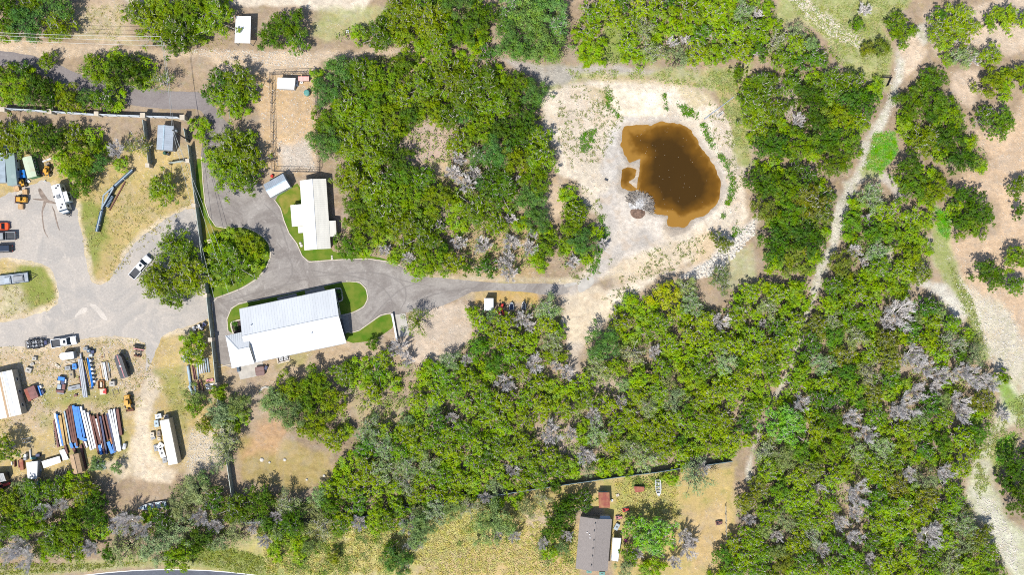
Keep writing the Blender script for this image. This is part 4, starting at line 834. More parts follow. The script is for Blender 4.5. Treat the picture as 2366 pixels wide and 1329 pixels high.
# ---- the big white-roofed house
def main_house():
    ze, zr = 3.3, 5.6
    c = [(553.6,714.5),(774.5,667.6),(799.5,793),(578.5,840)]
    o, a, L, Wd = frame_of([c[3],c[2],c[1],c[0]], ze)         # +y is the photo's top side
    root = thing('metal_roof_house', 'long house with big white standing-seam metal roof between driveway arms', 'house', (o.x,o.y,0), a)
    rf = roof_gable(MB(), L, Wd, ze, zr, .12).build('roof', M_white, root)
    ribs_gable(MB(), L, Wd, ze, zr, .62, w=.04, h=.03).build('roof_seam', M_white, rf)
    MB().bar((-L/2,0,zr+.06),(L/2,0,zr+.06),.34,.06).build('ridge_cap', M_seam, rf)
    MB().box(-L/2,L/2,-Wd/2-.12,-Wd/2-.005,ze-.14,ze-.02).box(-L/2,L/2,Wd/2+.005,Wd/2+.12,ze-.14,ze-.02).build('gutter', M_gray, rf)
    gable_wall(L, Wd, ze, zr, 0, .45).build('wall', M_stone, root)
    # hipped wing at the west end, a little higher, pushed south
    inv = Matrix.Rotation(-a,3,'Z'); zw, zh = 3.85, 5.9
    q = [inv@(W(x,y,zw)-Vector((o.x,o.y,zw)))+Vector((0,0,zw)) for x,y in ((521,776.5),(575.6,763.5),(588,840.5),(535.8,851.8))]
    ap = inv@(W(551,808,zh)-Vector((o.x,o.y,zh)))+Vector((0,0,zh)); rg = Vector((q[1].x*.5+q[2].x*.5, ap.y, zh))
    wm = MB().slab([q[0],q[3],ap][::1],.1).slab([q[1],q[0],ap,rg],.1).slab([q[3],q[2],rg,ap],.1); wr = wm.build('wing_roof', M_white, root)
    sm = MB()
    for i in range(1,12):
        t = i/12; x = q[0].x+(q[1].x-q[0].x)*t
        k = min(1,(x-q[0].x)/(ap.x-q[0].x)); y1 = q[0].y+(ap.y-q[0].y)*k; z1 = zw+(zh-zw)*k; sm.bar((x,q[0].y+(q[1].y-q[0].y)*t,zw+.03),(x,y1,z1+.03),.04,.03)
        x = q[3].x+(q[2].x-q[3].x)*t; k = min(1,(x-q[3].x)/(ap.x-q[3].x)); y1 = q[3].y+(ap.y-q[3].y)*k; sm.bar((x,q[3].y+(q[2].y-q[3].y)*t,zw+.03),(x,y1,zw+(zh-zw)*k+.03),.04,.03)
    for i in range(1,14):
        t = i/14; y = q[0].y+(q[3].y-q[0].y)*t; k = 1-abs(2*t-1); x0 = q[0].x+(q[3].x-q[0].x)*t; sm.bar((x0,y,zw+.03),(x0+(ap.x-x0)*min(1,k),y,zw+(zh-zw)*min(1,k)+.03),.04,.03)
    sm.build('wing_seam', M_white, wr)
    MB().bar(q[0]+Vector((0,0,.05)),ap+Vector((0,0,.05)),.2,.06).bar(q[3]+Vector((0,0,.05)),ap+Vector((0,0,.05)),.2,.06).bar(ap+Vector((0,0,.05)),rg+Vector((0,0,.05)),.24,.06).build('hip_cap', M_seam, wr)
    ins = Vector((.4,.4,0)); i0,i1,i2,i3 = [Vector((p.x+(.4 if k in (0,3) else -.15), p.y+(-.4 if k < 2 else .4))) for k, p in enumerate(q)]
    MB().prism([i0,i1,i2,i3][::-1],0,zw-.13).build('wing_wall', M_stone, root)
    r1 = Vector((i1.x,i1.y)); MB().prism([(i1.x-.12,q[1].y-.3),(i1.x+.0,q[1].y-.3),(i1.x+.0,q[2].y+.3),(i1.x-.12,q[2].y+.3)],[zw-.13]*4,[zw-.11]*4).add([(i1.x,q[1].y-.3,zw-.12),(i1.x,q[2].y+.3,zw-.12),(i1.x,rg.y,zh-.14)],[(0,1,2)]).build('wing_gable', M_stone, root)
    for p in (-8,-2.5): opening(root,'N',L,Wd,p,4.9,0,2.6,'garage_door',.45,M_gray)
    opening(root,'N',L,Wd,3.2,2.4,.9,2.2,'window',.45); opening(root,'N',L,Wd,7.6,1.1,0,2.2,'door',.45); opening(root,'N',L,Wd,10,1.6,.9,2.2,'window',.45)
    opening(root,'E',L,Wd,-3,4.6,0,2.7,'garage_door',.45,M_dgray); opening(root,'E',L,Wd,2.6,1.8,.9,2.2,'window',.45); opening(root,'E',L,Wd,-.2,1.0,0,2.15,'door',.45)
    for p in (-6,-1,4,9): opening(root,'S',L,Wd,p,1.7,.9,2.2,'window',.45)
    for x, y in ((-9.2,2.2),(4.5,-2.6)): MB().lathe([(.09,-.3),(.09,.42),(.15,.44),(.15,.52),(.02,.56)],(x,y,zr-(zr-ze)*abs(y)/(Wd/2))).build('roof_vent', M_galv, rf)
    return root
main_house()
def pad(name, label, c, m, z=.012, h=.10, cat='slab'):
    P = [W(x,y,h) for x,y in c]
    o = sum(P, Vector())/len(P); r = thing(name, label, cat, (o.x,o.y,0))
    Q = [(p.x-o.x,p.y-o.y) for p in P]
    ar = sum(Q[i][0]*Q[(i+1)%len(Q)][1]-Q[(i+1)%len(Q)][0]*Q[i][1] for i in range(len(Q)))
    if ar < 0: Q = Q[::-1]
    MB().prism(Q,-.05,h).build('slab', m, r, .02); return r
for nm, poly in (('drive_apron', [(639.5,688),(684.5,677.5),(690,697),(646,708)]), ('drive_apron', [(704,672.5),(748,662),(755,682),(708,692)])):
    o = sheet(nm, poly, M_dconc, .014, 0, smooth=0)
o = sheet('drive_apron', [(781,729),(803,724),(809,766),(798,772),(788,760)], M_dconc, .014, 0, smooth=0)
pad('patio', 'concrete patio slab below the hipped white roof end', [(547,849),(606,834),(612,866),(555,878)], M_conc)
def bed(label, line, inner):
    r = thing('planting_bed', label, 'planting bed', (0,0,0), 0, 'stone-edged planting beds at the big white house')
    P = [W(x,y) for x,y in line]; mb = MB()
    for a, b in zip(P[:-1],P[1:]): mb.bar(a+Vector((0,0,.12)), b+Vector((0,0,.12)), .32, .28)
    mb.build('stone_border', M_stone, r); Q = [W(x,y) for x,y in inner]
    ar = sum(Q[i].x*Q[(i+1)%len(Q)].y-Q[(i+1)%len(Q)].x*Q[i].y for i in range(len(Q))); Q = Q if ar > 0 else Q[::-1]
    MB().prism(Q,.011,.10).build('mulch', M_mulch, r); rg = np.random.default_rng(len(label)); Ps = []
    for x, y in ((sum(q[0] for q in inner)/len(inner)+dx, sum(q[1] for q in inner)/len(inner)+dy) for dx, dy in ((-3,-7),(1,-6),(2,4))):
        g = W(x,y); Ps.append(np.array([g.x,g.y,.32])+rg.normal(size=(90,3))*np.array([.28,.28,.14]))
    P = np.concatenate(Ps); V = leaf_quads(P, np.array([0,0,1.])+rg.normal(size=P.shape)*.5, .16, rg); me = np_mesh('shrub', V, quads(V)); me.materials.append(M_leaf)
    s = link_mesh('shrub', me, None, r); s.color = (.07,.16,.02,1); return r
bed('stone-edged bed beside the rounded lawn at the east gable', [(775,667),(786,666),(789,670),(792,690),(790,695),(783,697)], [(776,668),(785,667),(788,671),(790,689),(788,694),(782,695)])
bed('stone-edged bed west of the house above the hipped wing', [(556,739),(540,743),(534,747),(535,757),(540,772)], [(556,740),(541,745),(536,748),(537,757),(541,771),(557,768)])
def hot_tub():
    p = W(600.5,858,.9); r = thing('hot_tub', 'square hot tub under a brown cover on the patio', 'hot tub', (p.x,p.y,.10), math.radians(8))
    MB().loft([(0,-1.02,1.02,1.02,.3),(.75,-1.05,1.05,1.05,.3)]).build('cabinet', M_wood, r)
    MB().loft([(.752,-1.1,1.1,1.1,.34),(.86,-1.1,1.1,1.1,.34),(.92,-.98,.98,.98,.3)]).build('cover', M_spa, r); MB().box(-1.04,1.04,-.03,.03,.921,.94).build('cover_seam', M_rust2, r)
hot_tub()
for k, (x, y, lab) in enumerate(((649.5,830.5,'white air conditioner nearer the hot tub in the stone-edged frame'),(660.5,828,'white air conditioner farther from the hot tub in the stone-edged frame'))):
    p = W(x,y,.8); r = thing('air_conditioner', lab, 'air conditioner', (p.x,p.y,.11), math.radians(12), 'air conditioners behind the big white house')
    MB().box(-.42,.42,-.42,.42,0,.72).build('housing', M_whitep, r, .03); MB().lathe([(.36,.722),(.36,.73)],(0,0,0),20).build('fan_well', M_dgray, r)
    mb = MB()
    for i in range(4): mb.obox(.17*math.cos(i*1.57),.17*math.sin(i*1.57),.735,.75,.3,.1,i*1.57)
    mb.lathe([(.06,.735),(.06,.76)]).build('fan', M_whitep, r)
P_ = [W(x,y) for x,y in ((640.5,828),(643,840),(670,833),(667,822))]; mb = MB()
for a, b in zip(P_[:-1],P_[1:]): mb.bar(a+Vector((0,0,.1)),b+Vector((0,0,.1)),.34,.24)
r = thing('stone_curb', 'low stone border framing the two air conditioners', 'border'); mb.build('border', M_stone, r); MB().prism([(p.x,p.y) for p in [W(x,y) for x,y in ((642,828),(644,838),(668,832),(666,823))]],.012,.108).build('gravel_bed', M_mulch, r)
# ---- cream-roofed guest house
def guest():
    ze, zr = 3.0, 4.3; c = [(703.3,579.2),(692.6,417.2),(753.2,412.6),(764.2,574.1)]
    root, L, Wd = gable_building('cream_roof_house', 'cream metal-roofed house with two side annexes above the driveway', 'house', c, ze, zr, M_cream, M_wallc, .5, .35, openings=(('S',-4.5,1.6,.9,2.1),('S',-1,1.0,0,2.1,'door'),('S',3,1.4,.9,2.1),('E',0,1.8,.9,2.1),('N',4,1.4,.9,2.1),('N',-5.5,1.0,0,2.1,'door'),('W',0,2.2,.9,2.1)), cap=M_whitep)
    o, a, _, _ = frame_of(c, ze); inv = Matrix.Rotation(-a,3,'Z')
    for nm, q, z0, z1, wall in (('porch_roof', [(670.8,474.0),(697.5,471.5),(700,521.5),(674.7,523.9)], 2.35, 2.95, False), ('entry_roof', [(688,523.0),(700.0,522.2),(701.5,538),(689.4,538.4)], 2.5, 2.92, False), ('annex_roof', [(758.8,510.6),(775.5,509.6),(777.8,546.5),(761.3,547.2)], 2.4, 2.93, True)):
        hi = (1,2) if nm != 'annex_roof' else (0,3); P = []
        for i, (x,y) in enumerate(q):
            z = z1 if i in hi else z0; p = inv@(W(x,y,z)-Vector((o.x,o.y,z))); P.append(Vector((p.x,p.y,z)))
        ar = sum(P[i].x*P[(i+1)%4].y-P[(i+1)%4].x*P[i].y for i in range(4)); P = P if ar > 0 else P[::-1]
        rf = MB().slab(P,.1).build(nm, M_cream, root); cen = sum(P,Vector())/4
        lo = sorted(P, key=lambda p: p.z)[:2]
        if wall: MB().prism([(cen.x+(p.x-cen.x)*.9,cen.y+(p.y-cen.y)*.9) for p in P],0,[p.z-.2 for p in P]).build('annex_wall', M_wallc, root)
        else:
            for p in lo: MB().bar((cen.x+(p.x-cen.x)*.92,cen.y+(p.y-cen.y)*.92,0),(cen.x+(p.x-cen.x)*.92,cen.y+(p.y-cen.y)*.92,p.z-.12),.14).build('porch_post', M_whitep, root)
guest()
for (x,y,s,lab) in ((694,562,.6,'pale stepping stone in the gap of lawn by the cream roof corner'),(696.5,567.5,.7,'pale stepping stone next to the driveway edge'),(767,592,.45,'small pale rock at the upper rim of the guest lawn'),(767.5,597,.5,'small pale rock where the guest lawn meets the driveway')):
    p = W(x,y); r = MB().lathe([(s*.55,-.04),(s*.6,.1),(s*.42,.2)],(0,0,0),7).build('stone', M_rock); r.location = (p.x,p.y,.013); tag(r, lab, 'stone', 'pale stones by the cream-roofed house')
# ---- other buildings
gable_building('grey_carport', 'pale grey gabled metal shed set askew at the driveway top', 'shed', [(625.3,456.9),(670.6,430.5),(654,401.4),(607.4,426.2)][0:4], 2.7, 3.35, M_galv, M_galv, .45, .12, openings=(('W',0,3.2,0,2.3,'garage_door'),('S',1,.9,0,2.0,'door')), ribm=M_galv, cap=M_pblue)
gable_building('grey_metal_shed', 'grey ribbed metal shed inside the fenced corner below the pale fence', 'shed', [(361.3,345.4),(364.6,289.2),(401.7,290.4),(398.4,348.2)], 2.7, 3.3, M_galv, M_gray, .5, .1, off=.15, openings=(('W',0,2.4,0,2.2,'garage_door'),('S',0,.9,0,2.0,'door')), ribm=M_galv, cap=M_pblue)
def lean_shed(name, label, c, z0, z1, mr, mw, hi=(2,3), sp=.5, walls=True, posts=False, cat='shed', ribm=None, ins=.12):
    """single-slope roof on walls or posts; corners in order, those numbered hi at z1"""
    P = [W(x,y,z1 if i in hi else z0) for i,(x,y) in enumerate(c)]; o = sum(P,Vector())/4; u = P[1]-P[0]; a = math.atan2(u.y,u.x)
    r = thing(name, label, cat, (o.x,o.y,0), a); inv = Matrix.Rotation(-a,3,'Z'); Q = []
    for p in P: q = inv@Vector((p.x-o.x,p.y-o.y,0)); Q.append(Vector((q.x,q.y,p.z)))
    ar = sum(Q[i].x*Q[(i+1)%4].y-Q[(i+1)%4].x*Q[i].y for i in range(4)); T = Q if ar > 0 else Q[::-1]
    rf = MB().slab(T,.07).build('roof', mr, r)
    if sp:
        mb = MB(); n = max(2,int((Q[1]-Q[0]).length/sp))
        for i in range(n+1):
            t = .01+.98*i/n; mb.bar(Q[0].lerp(Q[1],t)+Vector((0,0,.015)),Q[3].lerp(Q[2],t)+Vector((0,0,.015)),.05,.05)
        mb.build('roof_rib', ribm or mr, rf)
    cx = sum((q.x for q in T))/4; cy = sum((q.y for q in T))/4
    sh = [(cx+(q.x-cx)*(1-ins/max(.3,abs(q.x-cx))), cy+(q.y-cy)*(1-ins/max(.3,abs(q.y-cy)))) for q in T]
    if walls: MB().prism(sh,0,[q.z-.09 for q in T]).build('wall', mw, r)
    if posts:
        for (x,y), q in zip(sh,T): MB().bar((x,y,0),(x,y,q.z-.075),.12).build('post', mw, r)
    return r
lean_shed('white_roof_shelter', 'long white flat-roofed shelter between tree rows at the top lane', [(542,98.5),(544.7,36.6),(579.7,36.6),(578,99.3)], 2.6, 2.9, M_whitep, M_gray, posts=True, walls=False, sp=0)
lean_shed('white_pen_shed', 'white ribbed animal shed in the top corner of the wire pen', [(640,204.2),(679.5,206),(682.9,179.9),(641.4,178.6)], 2.0, 2.4, M_whitep, M_galv, sp=.45, ribm=M_white)
lean_shed('red_roof_coop', 'small coop with half red half beige roof beside the white pen shed', [(689,186.5),(713.6,186.5),(713.6,176),(689,176)], 1.4, 1.7, M_red, M_wood, sp=.3)
p = W(708,181,1.62); MB().box(-.6,.6,-.45,.45,0,.05)
lean_shed('pad_shed', 'small white corrugated shed by the driveway under oak branches', [(1118.8,718),(1140,718),(1140,689.4),(1118.8,689.4)], 2.3, 2.6, M_white, M_galv, sp=.22, ribm=M_galv)
lean_shed('rusty_shed', 'rusty red corrugated shed above the old shingled house', [(1383.8,1174.3),(1409.4,1174.3),(1408,1139),(1382.3,1139)], 2.5, 2.2, M_rust, M_pblue, sp=.3, ins=.2)
lean_shed('rusty_kennel', 'little rusty-roofed kennel in the old yard between boat and rusty shed', [(1467,1139),(1488.5,1136.7),(1488.5,1126),(1465,1125)], 1.1, 1.3, M_rust, M_wood, sp=.25)
def old_house():
    c = [(1330.5,1315.8),(1339.5,1194),(1414.8,1201.4),(1403,1320.3)]
    root, L, Wd = gable_building('shingled_house', 'old house with grey-brown shingle roof at the bottom of the photo', 'house', c, 2.9, 3.9, M_shing, M_wallc, 0, .4, openings=(('N',-3,1.3,.9,2.0),('N',3,1.3,.9,2.0),('S',0,1.3,.9,2.0),('S',-3.5,1.0,0,2.0,'door'),('E',-1.5,1.2,.9,2.0)), cap=M_shing)
    for i, (x,y) in enumerate(((-4.8,.25),(-2.6,.2),(-.8,.25),(1.2,.2),(3.4,.3),(5.2,.2),(2.4,1.3),(2.8,1.9),(1.6,1.1))):
        z = 3.9-abs(y)/(Wd/2); MB().lathe([(.10,-.1),(.10,.28),(.16,.30),(.16,.38)] if i < 6 else [(.13,-.1),(.13,.22),(.05,.24)],(x,y,z),8).build('roof_vent', M_dgray if i < 6 else M_whitep, root)
    o, a, _, _ = frame_of(c, 2.9)
old_house()
lean_shed('porch_awning', 'white corrugated awning against the east side of the shingled house', [(1412.5,1296),(1428,1298.7),(1435.3,1244.5),(1415.5,1243.6)], 2.3, 2.3, M_white, M_whitep, sp=.2, walls=False, posts=True, cat='awning', ribm=M_galv)
lean_shed('back_lean_to', 'small blue-grey lean-to at the top end of the shingled house', [(1385,1200),(1412,1200.6),(1409,1193.5),(1387,1193)], 2.3, 2.0, M_galv, M_wallc, sp=0, cat='lean-to')
# ---- yard buildings
def flat_building(name, label, c, z, mr, mw, cat, strips=(), crown=.25, door=None):
    o, a, L, Wd = frame_of(c, z); r = thing(name, label, cat, (o.x,o.y,0), a)
    rf = MB()
    for s in (-1,1): rf.slab([(-L/2,0,z+crown),(-L/2,s*Wd/2,z),(L/2,s*Wd/2,z),(L/2,0,z+crown)] if s < 0 else [(L/2,0,z+crown),(L/2,Wd/2,z),(-L/2,Wd/2,z),(-L/2,0,z+crown)],.08)
    rf = rf.build('roof', mr, r)
    MB().box(-L/2+.06,L/2-.06,-Wd/2+.06,Wd/2-.06,.35,z-.09).build('wall', mw, r)
    MB().box(-L/2+.4,L/2-.4,-Wd/2+.3,Wd/2-.3,0,.35).build('skirt', M_dgray, r)
    for y, w, m in strips: MB().slab([(-L/2+.02,y-w/2,z+crown*(1-abs(y-w/2)/(Wd/2))+.03),(L/2-.02,y-w/2,z+crown*(1-abs(y-w/2)/(Wd/2))+.03),(L/2-.02,y+w/2,z+crown*(1-abs(y+w/2)/(Wd/2))+.03),(-L/2+.02,y+w/2,z+crown*(1-abs(y+w/2)/(Wd/2))+.03)],.03).build('roof_strip', m, rf)
    for x in (-L*.3,0,L*.28): opening(r,'S',L,Wd,x,.9,1.2,2.0,'window',.06); opening(r,'N',L,Wd,x+.8,.9,1.2,2.0,'window',.06)
    opening(r,'E',L,Wd,0,.9,0,2.2,'door',.06)
    return r, L, Wd
flat_building('mobile_home', 'long white-roofed mobile home with a brown roof strip at the west edge', [(-12,972),(-34,869),(27,854.5),(50.4,958)], 3.0, M_cream, M_wallc, 'mobile home', ((-.1,.5,M_tan),(-1.5,.7,M_silver),(-.75,.1,M_beige)))
def container(name, label, c, z, mr, mw, cat, hitch=True):
    o, a, L, Wd = frame_of(c, z); r = thing(name, label, cat, (o.x,o.y,0), a)
    MB().box(-L/2,L/2,-Wd/2,Wd/2,.55,z).build('box', mw, r, .05); MB().box(-L/2+.05,L/2-.05,-Wd/2+.05,Wd/2-.05,z+.003,z+.05).build('roof', mr, r, .02)
    mb = MB()
    for i in range(int(L/1.2)): mb.box(-L/2+.5+i*1.2,-L/2+.53+i*1.2,-Wd/2+.06,Wd/2-.06,z+.051,z+.07)
    mb.build('roof_seam', mr, r)
    for x in (-L*.28,-L*.2):
        for y in (-Wd/2+.15,Wd/2-.15):
            w = MB().tube([(x,y-.13,.45),(x,y+.13,.45)],.45,14).build('wheel', M_black, r); MB().tube([(x,y-.14,.45),(x,y+.14,.45)],.22,10).build('rim', M_chrome, w)
    MB().box(L*.3,L*.3+.2,-.8,-.65,0,.55).box(L*.3,L*.3+.2,.65,.8,0,.55).build('landing_leg', M_gray, r)
    MB().box(-L/2-.03,-L/2-.003,-Wd/2+.1,-.02,.7,z-.15).build('door', mw, r); MB().box(-L/2-.03,-L/2-.003,.02,Wd/2-.1,.7,z-.15).build('door', mw, r)
    return r, L, Wd
container('box_trailer', 'long cream-topped box trailer standing by the sandy track', [(390.3,1076),(367.4,973),(391.5,967.7),(410.3,1072.3)], 3.1, M_cream, M_beige, 'trailer')
gable_building('tan_shed', 'tan-roofed gabled shed below the coloured steel beams', 'shed', [(170,1097),(160,1051.5),(181,1048.5),(191,1092)], 2.1, 2.6, M_tan, M_tan, .9, .1, ribm=M_tan, openings=(('W',0,.9,0,1.8,'door'),))
lean_shed('striped_roof_shed', 'white shed with two dark stripes down its roof among the junk', [(64,1108.6),(86,1107),(87,1066),(60,1069.6)], 2.0, 2.3, M_whitep, M_gray, sp=.7, ribm=M_gray)
lean_shed('plank_roof_bin', 'long low white-topped bin with a brown seam left of the tan shed', [(101,1083),(141,1069),(137,1054.5),(96,1067)], 1.0, 1.1, M_whitep, M_tan, sp=0)
lean_shed('grey_sheet_stack', 'leaning grey corrugated sheets touching the tan shed corner', [(145,1065),(159,1062),(148,1038),(137,1042)], .45, .6, M_galv, M_galv, sp=.3, cat='metal sheets')
lean_shed('corner_shed', 'dark grey shed cut by the west edge above the red tractor', [(-14,1118),(14,1112),(8,1094),(-20,1096)], 2.1, 2.4, M_gray, M_dgray, sp=.35)
flat_building('slate_roof_building', 'blue-grey roofed building cut by the west edge beside the sage one', [(-22,421.5),(-22,352),(10,354),(14,421.5)], 2.8, M_slate, M_slate, 'building')
flat_building('sage_roof_building', 'sage green roofed container building at the west edge with worn white patches', [(17.3,428.6),(10.5,354.6),(32.4,353.4),(39.4,427.6)], 2.8, M_sage, M_slate, 'building', crown=.12)
flat_building('green_container', 'green container with faded pale top beside the sage building', [(64,412),(49.7,361.4),(73,361.8),(84.3,407.3)], 2.7, M_lime, M_green, 'container', crown=.1)
# ---- concrete pad with low wall
pad('concrete_pad', 'pale concrete pad at the end of the lawn strip by the driveway', [(913,727.5),(936.5,723.5),(947,774),(919.8,781)], M_conc, h=.12)
def wall_seg(name, label, a, b, w, h, m, cat='wall'):
    A = W(*a); B = W(*b); r = thing(name, label, cat, ((A.x+B.x)/2,(A.y+B.y)/2,0), math.atan2(B.y-A.y,B.x-A.x)); L = (B-A).length
    MB().box(-L/2,L/2,-w/2,w/2,0,h).build('wall', m, r, .02); MB().box(-L/2-.03,L/2+.03,-w/2-.05,w/2+.05,h+.003,h+.08).build('coping', M_whitep, r); return r
wall_seg('low_wall', 'white-topped low wall between the lawn strip and the concrete pad', (907,725),(918,785),.35,.9,M_stone)
# ================================================================ FENCES
def panel_fence(label, pts, h, m, pillars, cat='fence', name='metal_fence', group=None, rail=M_fence, pm=None):
    """solid ribbed panels along photo points at ground level; pillars: photo points of masonry pillars (one child each)"""
    A = W(*pts[0]); r = thing(name, label, cat, (A.x,A.y,0), 0, group); O = Vector((A.x,A.y,0))
    for a, b in zip(pts[:-1],pts[1:]):
        P = W(*a)-O; Q = W(*b)-O; d = (Q-P); L = d.length; d.normalize(); n = Vector((-d.y,d.x,0)); mb = MB()
        mb.bar(P+Vector((0,0,h/2)),Q+Vector((0,0,h/2)),.04,h)
        k = max(2,int(L/.45))
        for i in range(k+1):
            q = P.lerp(Q,(i+.0)/k)
            for s in (1,): mb.bar(q+n*.05*s+Vector((0,0,.02)),q+n*.05*s+Vector((0,0,h-.03)),.07,.05)
        pn = mb.build('fence_panel', m, r); rl = MB()
        for z in (.4,h*.5,h-.35): rl.bar(P-n*.06+Vector((0,0,z)),Q-n*.06+Vector((0,0,z)),.06,.08)
        rl.bar(P+Vector((0,0,h+.03)),Q+Vector((0,0,h+.03)),.12,.06); rl.build('fence_rail', rail, pn)
        kk = max(1,int(L/2.4))
        for i in range(kk):
            q = P.lerp(Q,i/kk)-n*.12; MB().bar(q,q+Vector((0,0,h+.05)),.09).build('fence_post', rail, pn)
    for q in pillars:
        p = W(q[0],q[1],h+.35)-Vector((O.x,O.y,0)); s = q[2] if len(q) > 2 else .95; pl = MB().box(p.x-s*.42,p.x+s*.42,p.y-s*.42,p.y+s*.42,0,h+.2).build('pillar', M_stone, r, .02)
        MB().box(p.x-s/2,p.x+s/2,p.y-s/2,p.y+s/2,h+.203,h+.35).build('pillar_cap', pm or M_beige, pl, .03)
    return r
panel_fence('pale blue panel fence with cream pillars along the old lane', [(12,254),(60,256),(118,260),(165,263),(224,267),(330,271),(418,274)], 2.3, M_fencew, [(5,252,1.1),(113.5,256.5,1.1),(222,262,1.1),(329,266,1.2),(420.5,270.5,1.2)], rail=M_fencew)
panel_fence('short grey fence running down from the pale fence past the grey shed', [(338,280),(344,324)], 2.3, M_fence, [], group=None)
panel_fence('short grey fence ending in a pillar left of the grey shed gate', [(346,332),(351,380)], 2.3, M_fence, [(340,381.5,1.0)])
panel_fence('short grey fence piece right of the grey metal shed', [(432,300),(438,330)], 2.3, M_fence, [])
panel_fence('long dark green fence dividing yard and driveway with square pillars', [(442,338),(446,372),(452,420),(459,475),(466,530),(473,590),(480,640),(484,682),(490,735),(496,786),(501,838),(506,890),(513,940),(521,995),(530,1060),(540,1130),(549,1196)], 2.4, M_fence, [(432.5,371,.95),(447,474.5,.95),(473.5,682.5,1.0),(485,785.5,1.0),(497,890,1.0),(513,995,1.0),(540,1199,1.0)])
panel_fence('low cream side fence between the two gate pillars', [(395,378),(428,373)], 1.6, M_beige, [])
panel_fence('teal-grey metal fence running along the wood above the old yard', [(556,1202),(640,1206),(740,1204),(840,1190),(940,1174),(1000,1163),(1080,1150),(1166,1138),(1262,1123),(1390,1104.5),(1460,1095),(1510,1089),(1570,1079),(1640,1070),(1688,1063)], 2.2, M_fencet, [], rail=M_fencet)
def wire_pen():
    pts = [(628.5,172),(634,396),(738,398),(732,169)]; h = 2.4; A = W(680,285); O = Vector((A.x,A.y,0)); r = thing('wire_pen', 'tall black rail pen around the bare dirt yard with the white shed', 'fence', O)
    G = [W(*p)-O for p in pts]; rails = MB(); n_p = 0
    for i in range(4):
        P, Q = G[i], G[(i+1)%4]; L = (Q-P).length; k = int(L/2.3)
        for z in (h,h*.52,.15): rails.bar(P+Vector((0,0,z)),Q+Vector((0,0,z)),.065)
        for j in range(k):
            q = P.lerp(Q,j/k); MB().bar(q,q+Vector((0,0,h)),.08).build('post', M_dgray, r)
    rails.build('rail', M_dgray, r)
    mesh = MB()
    for i in range(4):
        P, Q = G[i], G[(i+1)%4]; k = int((Q-P).length/.75)
        for j in range(k): q = P.lerp(Q,(j+.5)/k); mesh.bar(q,q+Vector((0,0,h)),.03)
    mesh.build('wire_mesh', M_dgray, r)
wire_pen()
def yard_wire():
    A = W(1676,1160); r = thing('wire_fence', 'thin wire fence on wooden posts along the old yard east edge', 'fence', (A.x,A.y,0)); P = W(1675,1168)-A; Q = W(1677,1270)-A; mb = MB()
    for z in (.5,.9,1.2): mb.bar(P+Vector((0,0,z)),Q+Vector((0,0,z)),.03)
    mb.build('wire', M_wire, r)
    for i in range(6): q = P.lerp(Q,i/5); MB().bar(q,q+Vector((0,0,1.35)),.12).build('post', M_wood, r)
yard_wire()
# ---- utility poles and wires
def pole(label, base, top, arms, ang):
    B = W(*base); h = 9.5; T = W(top[0],top[1],h); r = thing('utility_pole', label, 'utility pole', (B.x,B.y,0)); d = T-B
    MB().tube([(0,0,-.1),(d.x,d.y,h)],[.19,.12],9).build('pole', M_pole, r); t = Vector((d.x,d.y,h))
    ds = Vector((math.cos(ang),math.sin(ang),0)); Ws = []
    if arms:
        MB().bar(t-ds*1.3+Vector((0,0,-.35)),t+ds*1.3+Vector((0,0,-.35)),.11,.14).build('crossarm', M_wood, r)
        for k in (-1.2,0,1.2):
            q = t+ds*k+Vector((0,0,-.28)); MB().lathe([(.05,0),(.09,.06),(.05,.12),(.08,.18),(.03,.24)],q,8).build('insulator', M_whitep, r); Ws.append(q+Vector((B.x,B.y,.22)))
    else:
        MB().lathe([(.3,0),(.3,.8),(.2,.9)],t+Vector((.42,0,-1.8)),10).build('transformer', M_gray, r); MB().lathe([(.06,0),(.08,.08),(.03,.2)],t,8).build('insulator', M_whitep, r); Ws = [Vector((B.x,B.y,0))+t+Vector((0,0,.1)),Vector((B.x,B.y,0))+t+Vector((.1,0,-.5)),Vector((B.x,B.y,0))+t+Vector((-.1,0,-.9))]
    return Ws
W1 = pole('utility pole with crossarm among trees at the top-left power lines', (416,117),(376,94),True,math.radians(-62))
W2 = pole('dark leaning utility pole beside the grey metal shed', (437,325),(398,300),False,0)
def wire(label, a, b, sag, grp, r=.035):
    a = Vector(a); b = Vector(b); P = []
    for i in range(17): t = i/16; p = a.lerp(b,t); p.z -= sag*4*t*(1-t); P.append(p)
    return tag(MB().tube(P,r,5,False).build('overhead_wire', M_wire), label, 'wire', grp)
for k, (q, e) in enumerate(zip(W1, (W(-60,72,9.2), W(-60,78,9.0), W(-60,88,9.2)))): wire(('topmost of the three wires leaving the crossarm westward','middle of the three wires leaving the crossarm westward','lowest of the three wires leaving the crossarm westward')[k], q, e, .9, 'power lines of the top-left poles')
for k, q in enumerate(W1[:2]): wire(('western of two wires hanging between the two utility poles','eastern of two wires hanging between the two utility poles')[k], q, W2[k], .8, 'power lines of the top-left poles')
for k, (q, e) in enumerate(zip(W2, (W(497,700,3.0),W(532,690,3.4),W(540,660,3.6)))): wire(('western wire descending from the leaning pole toward the corner lawn','middle wire descending from the leaning pole toward the corner lawn','eastern wire descending from the leaning pole toward the corner lawn')[k], q, e, .5, 'power lines of the top-left poles')
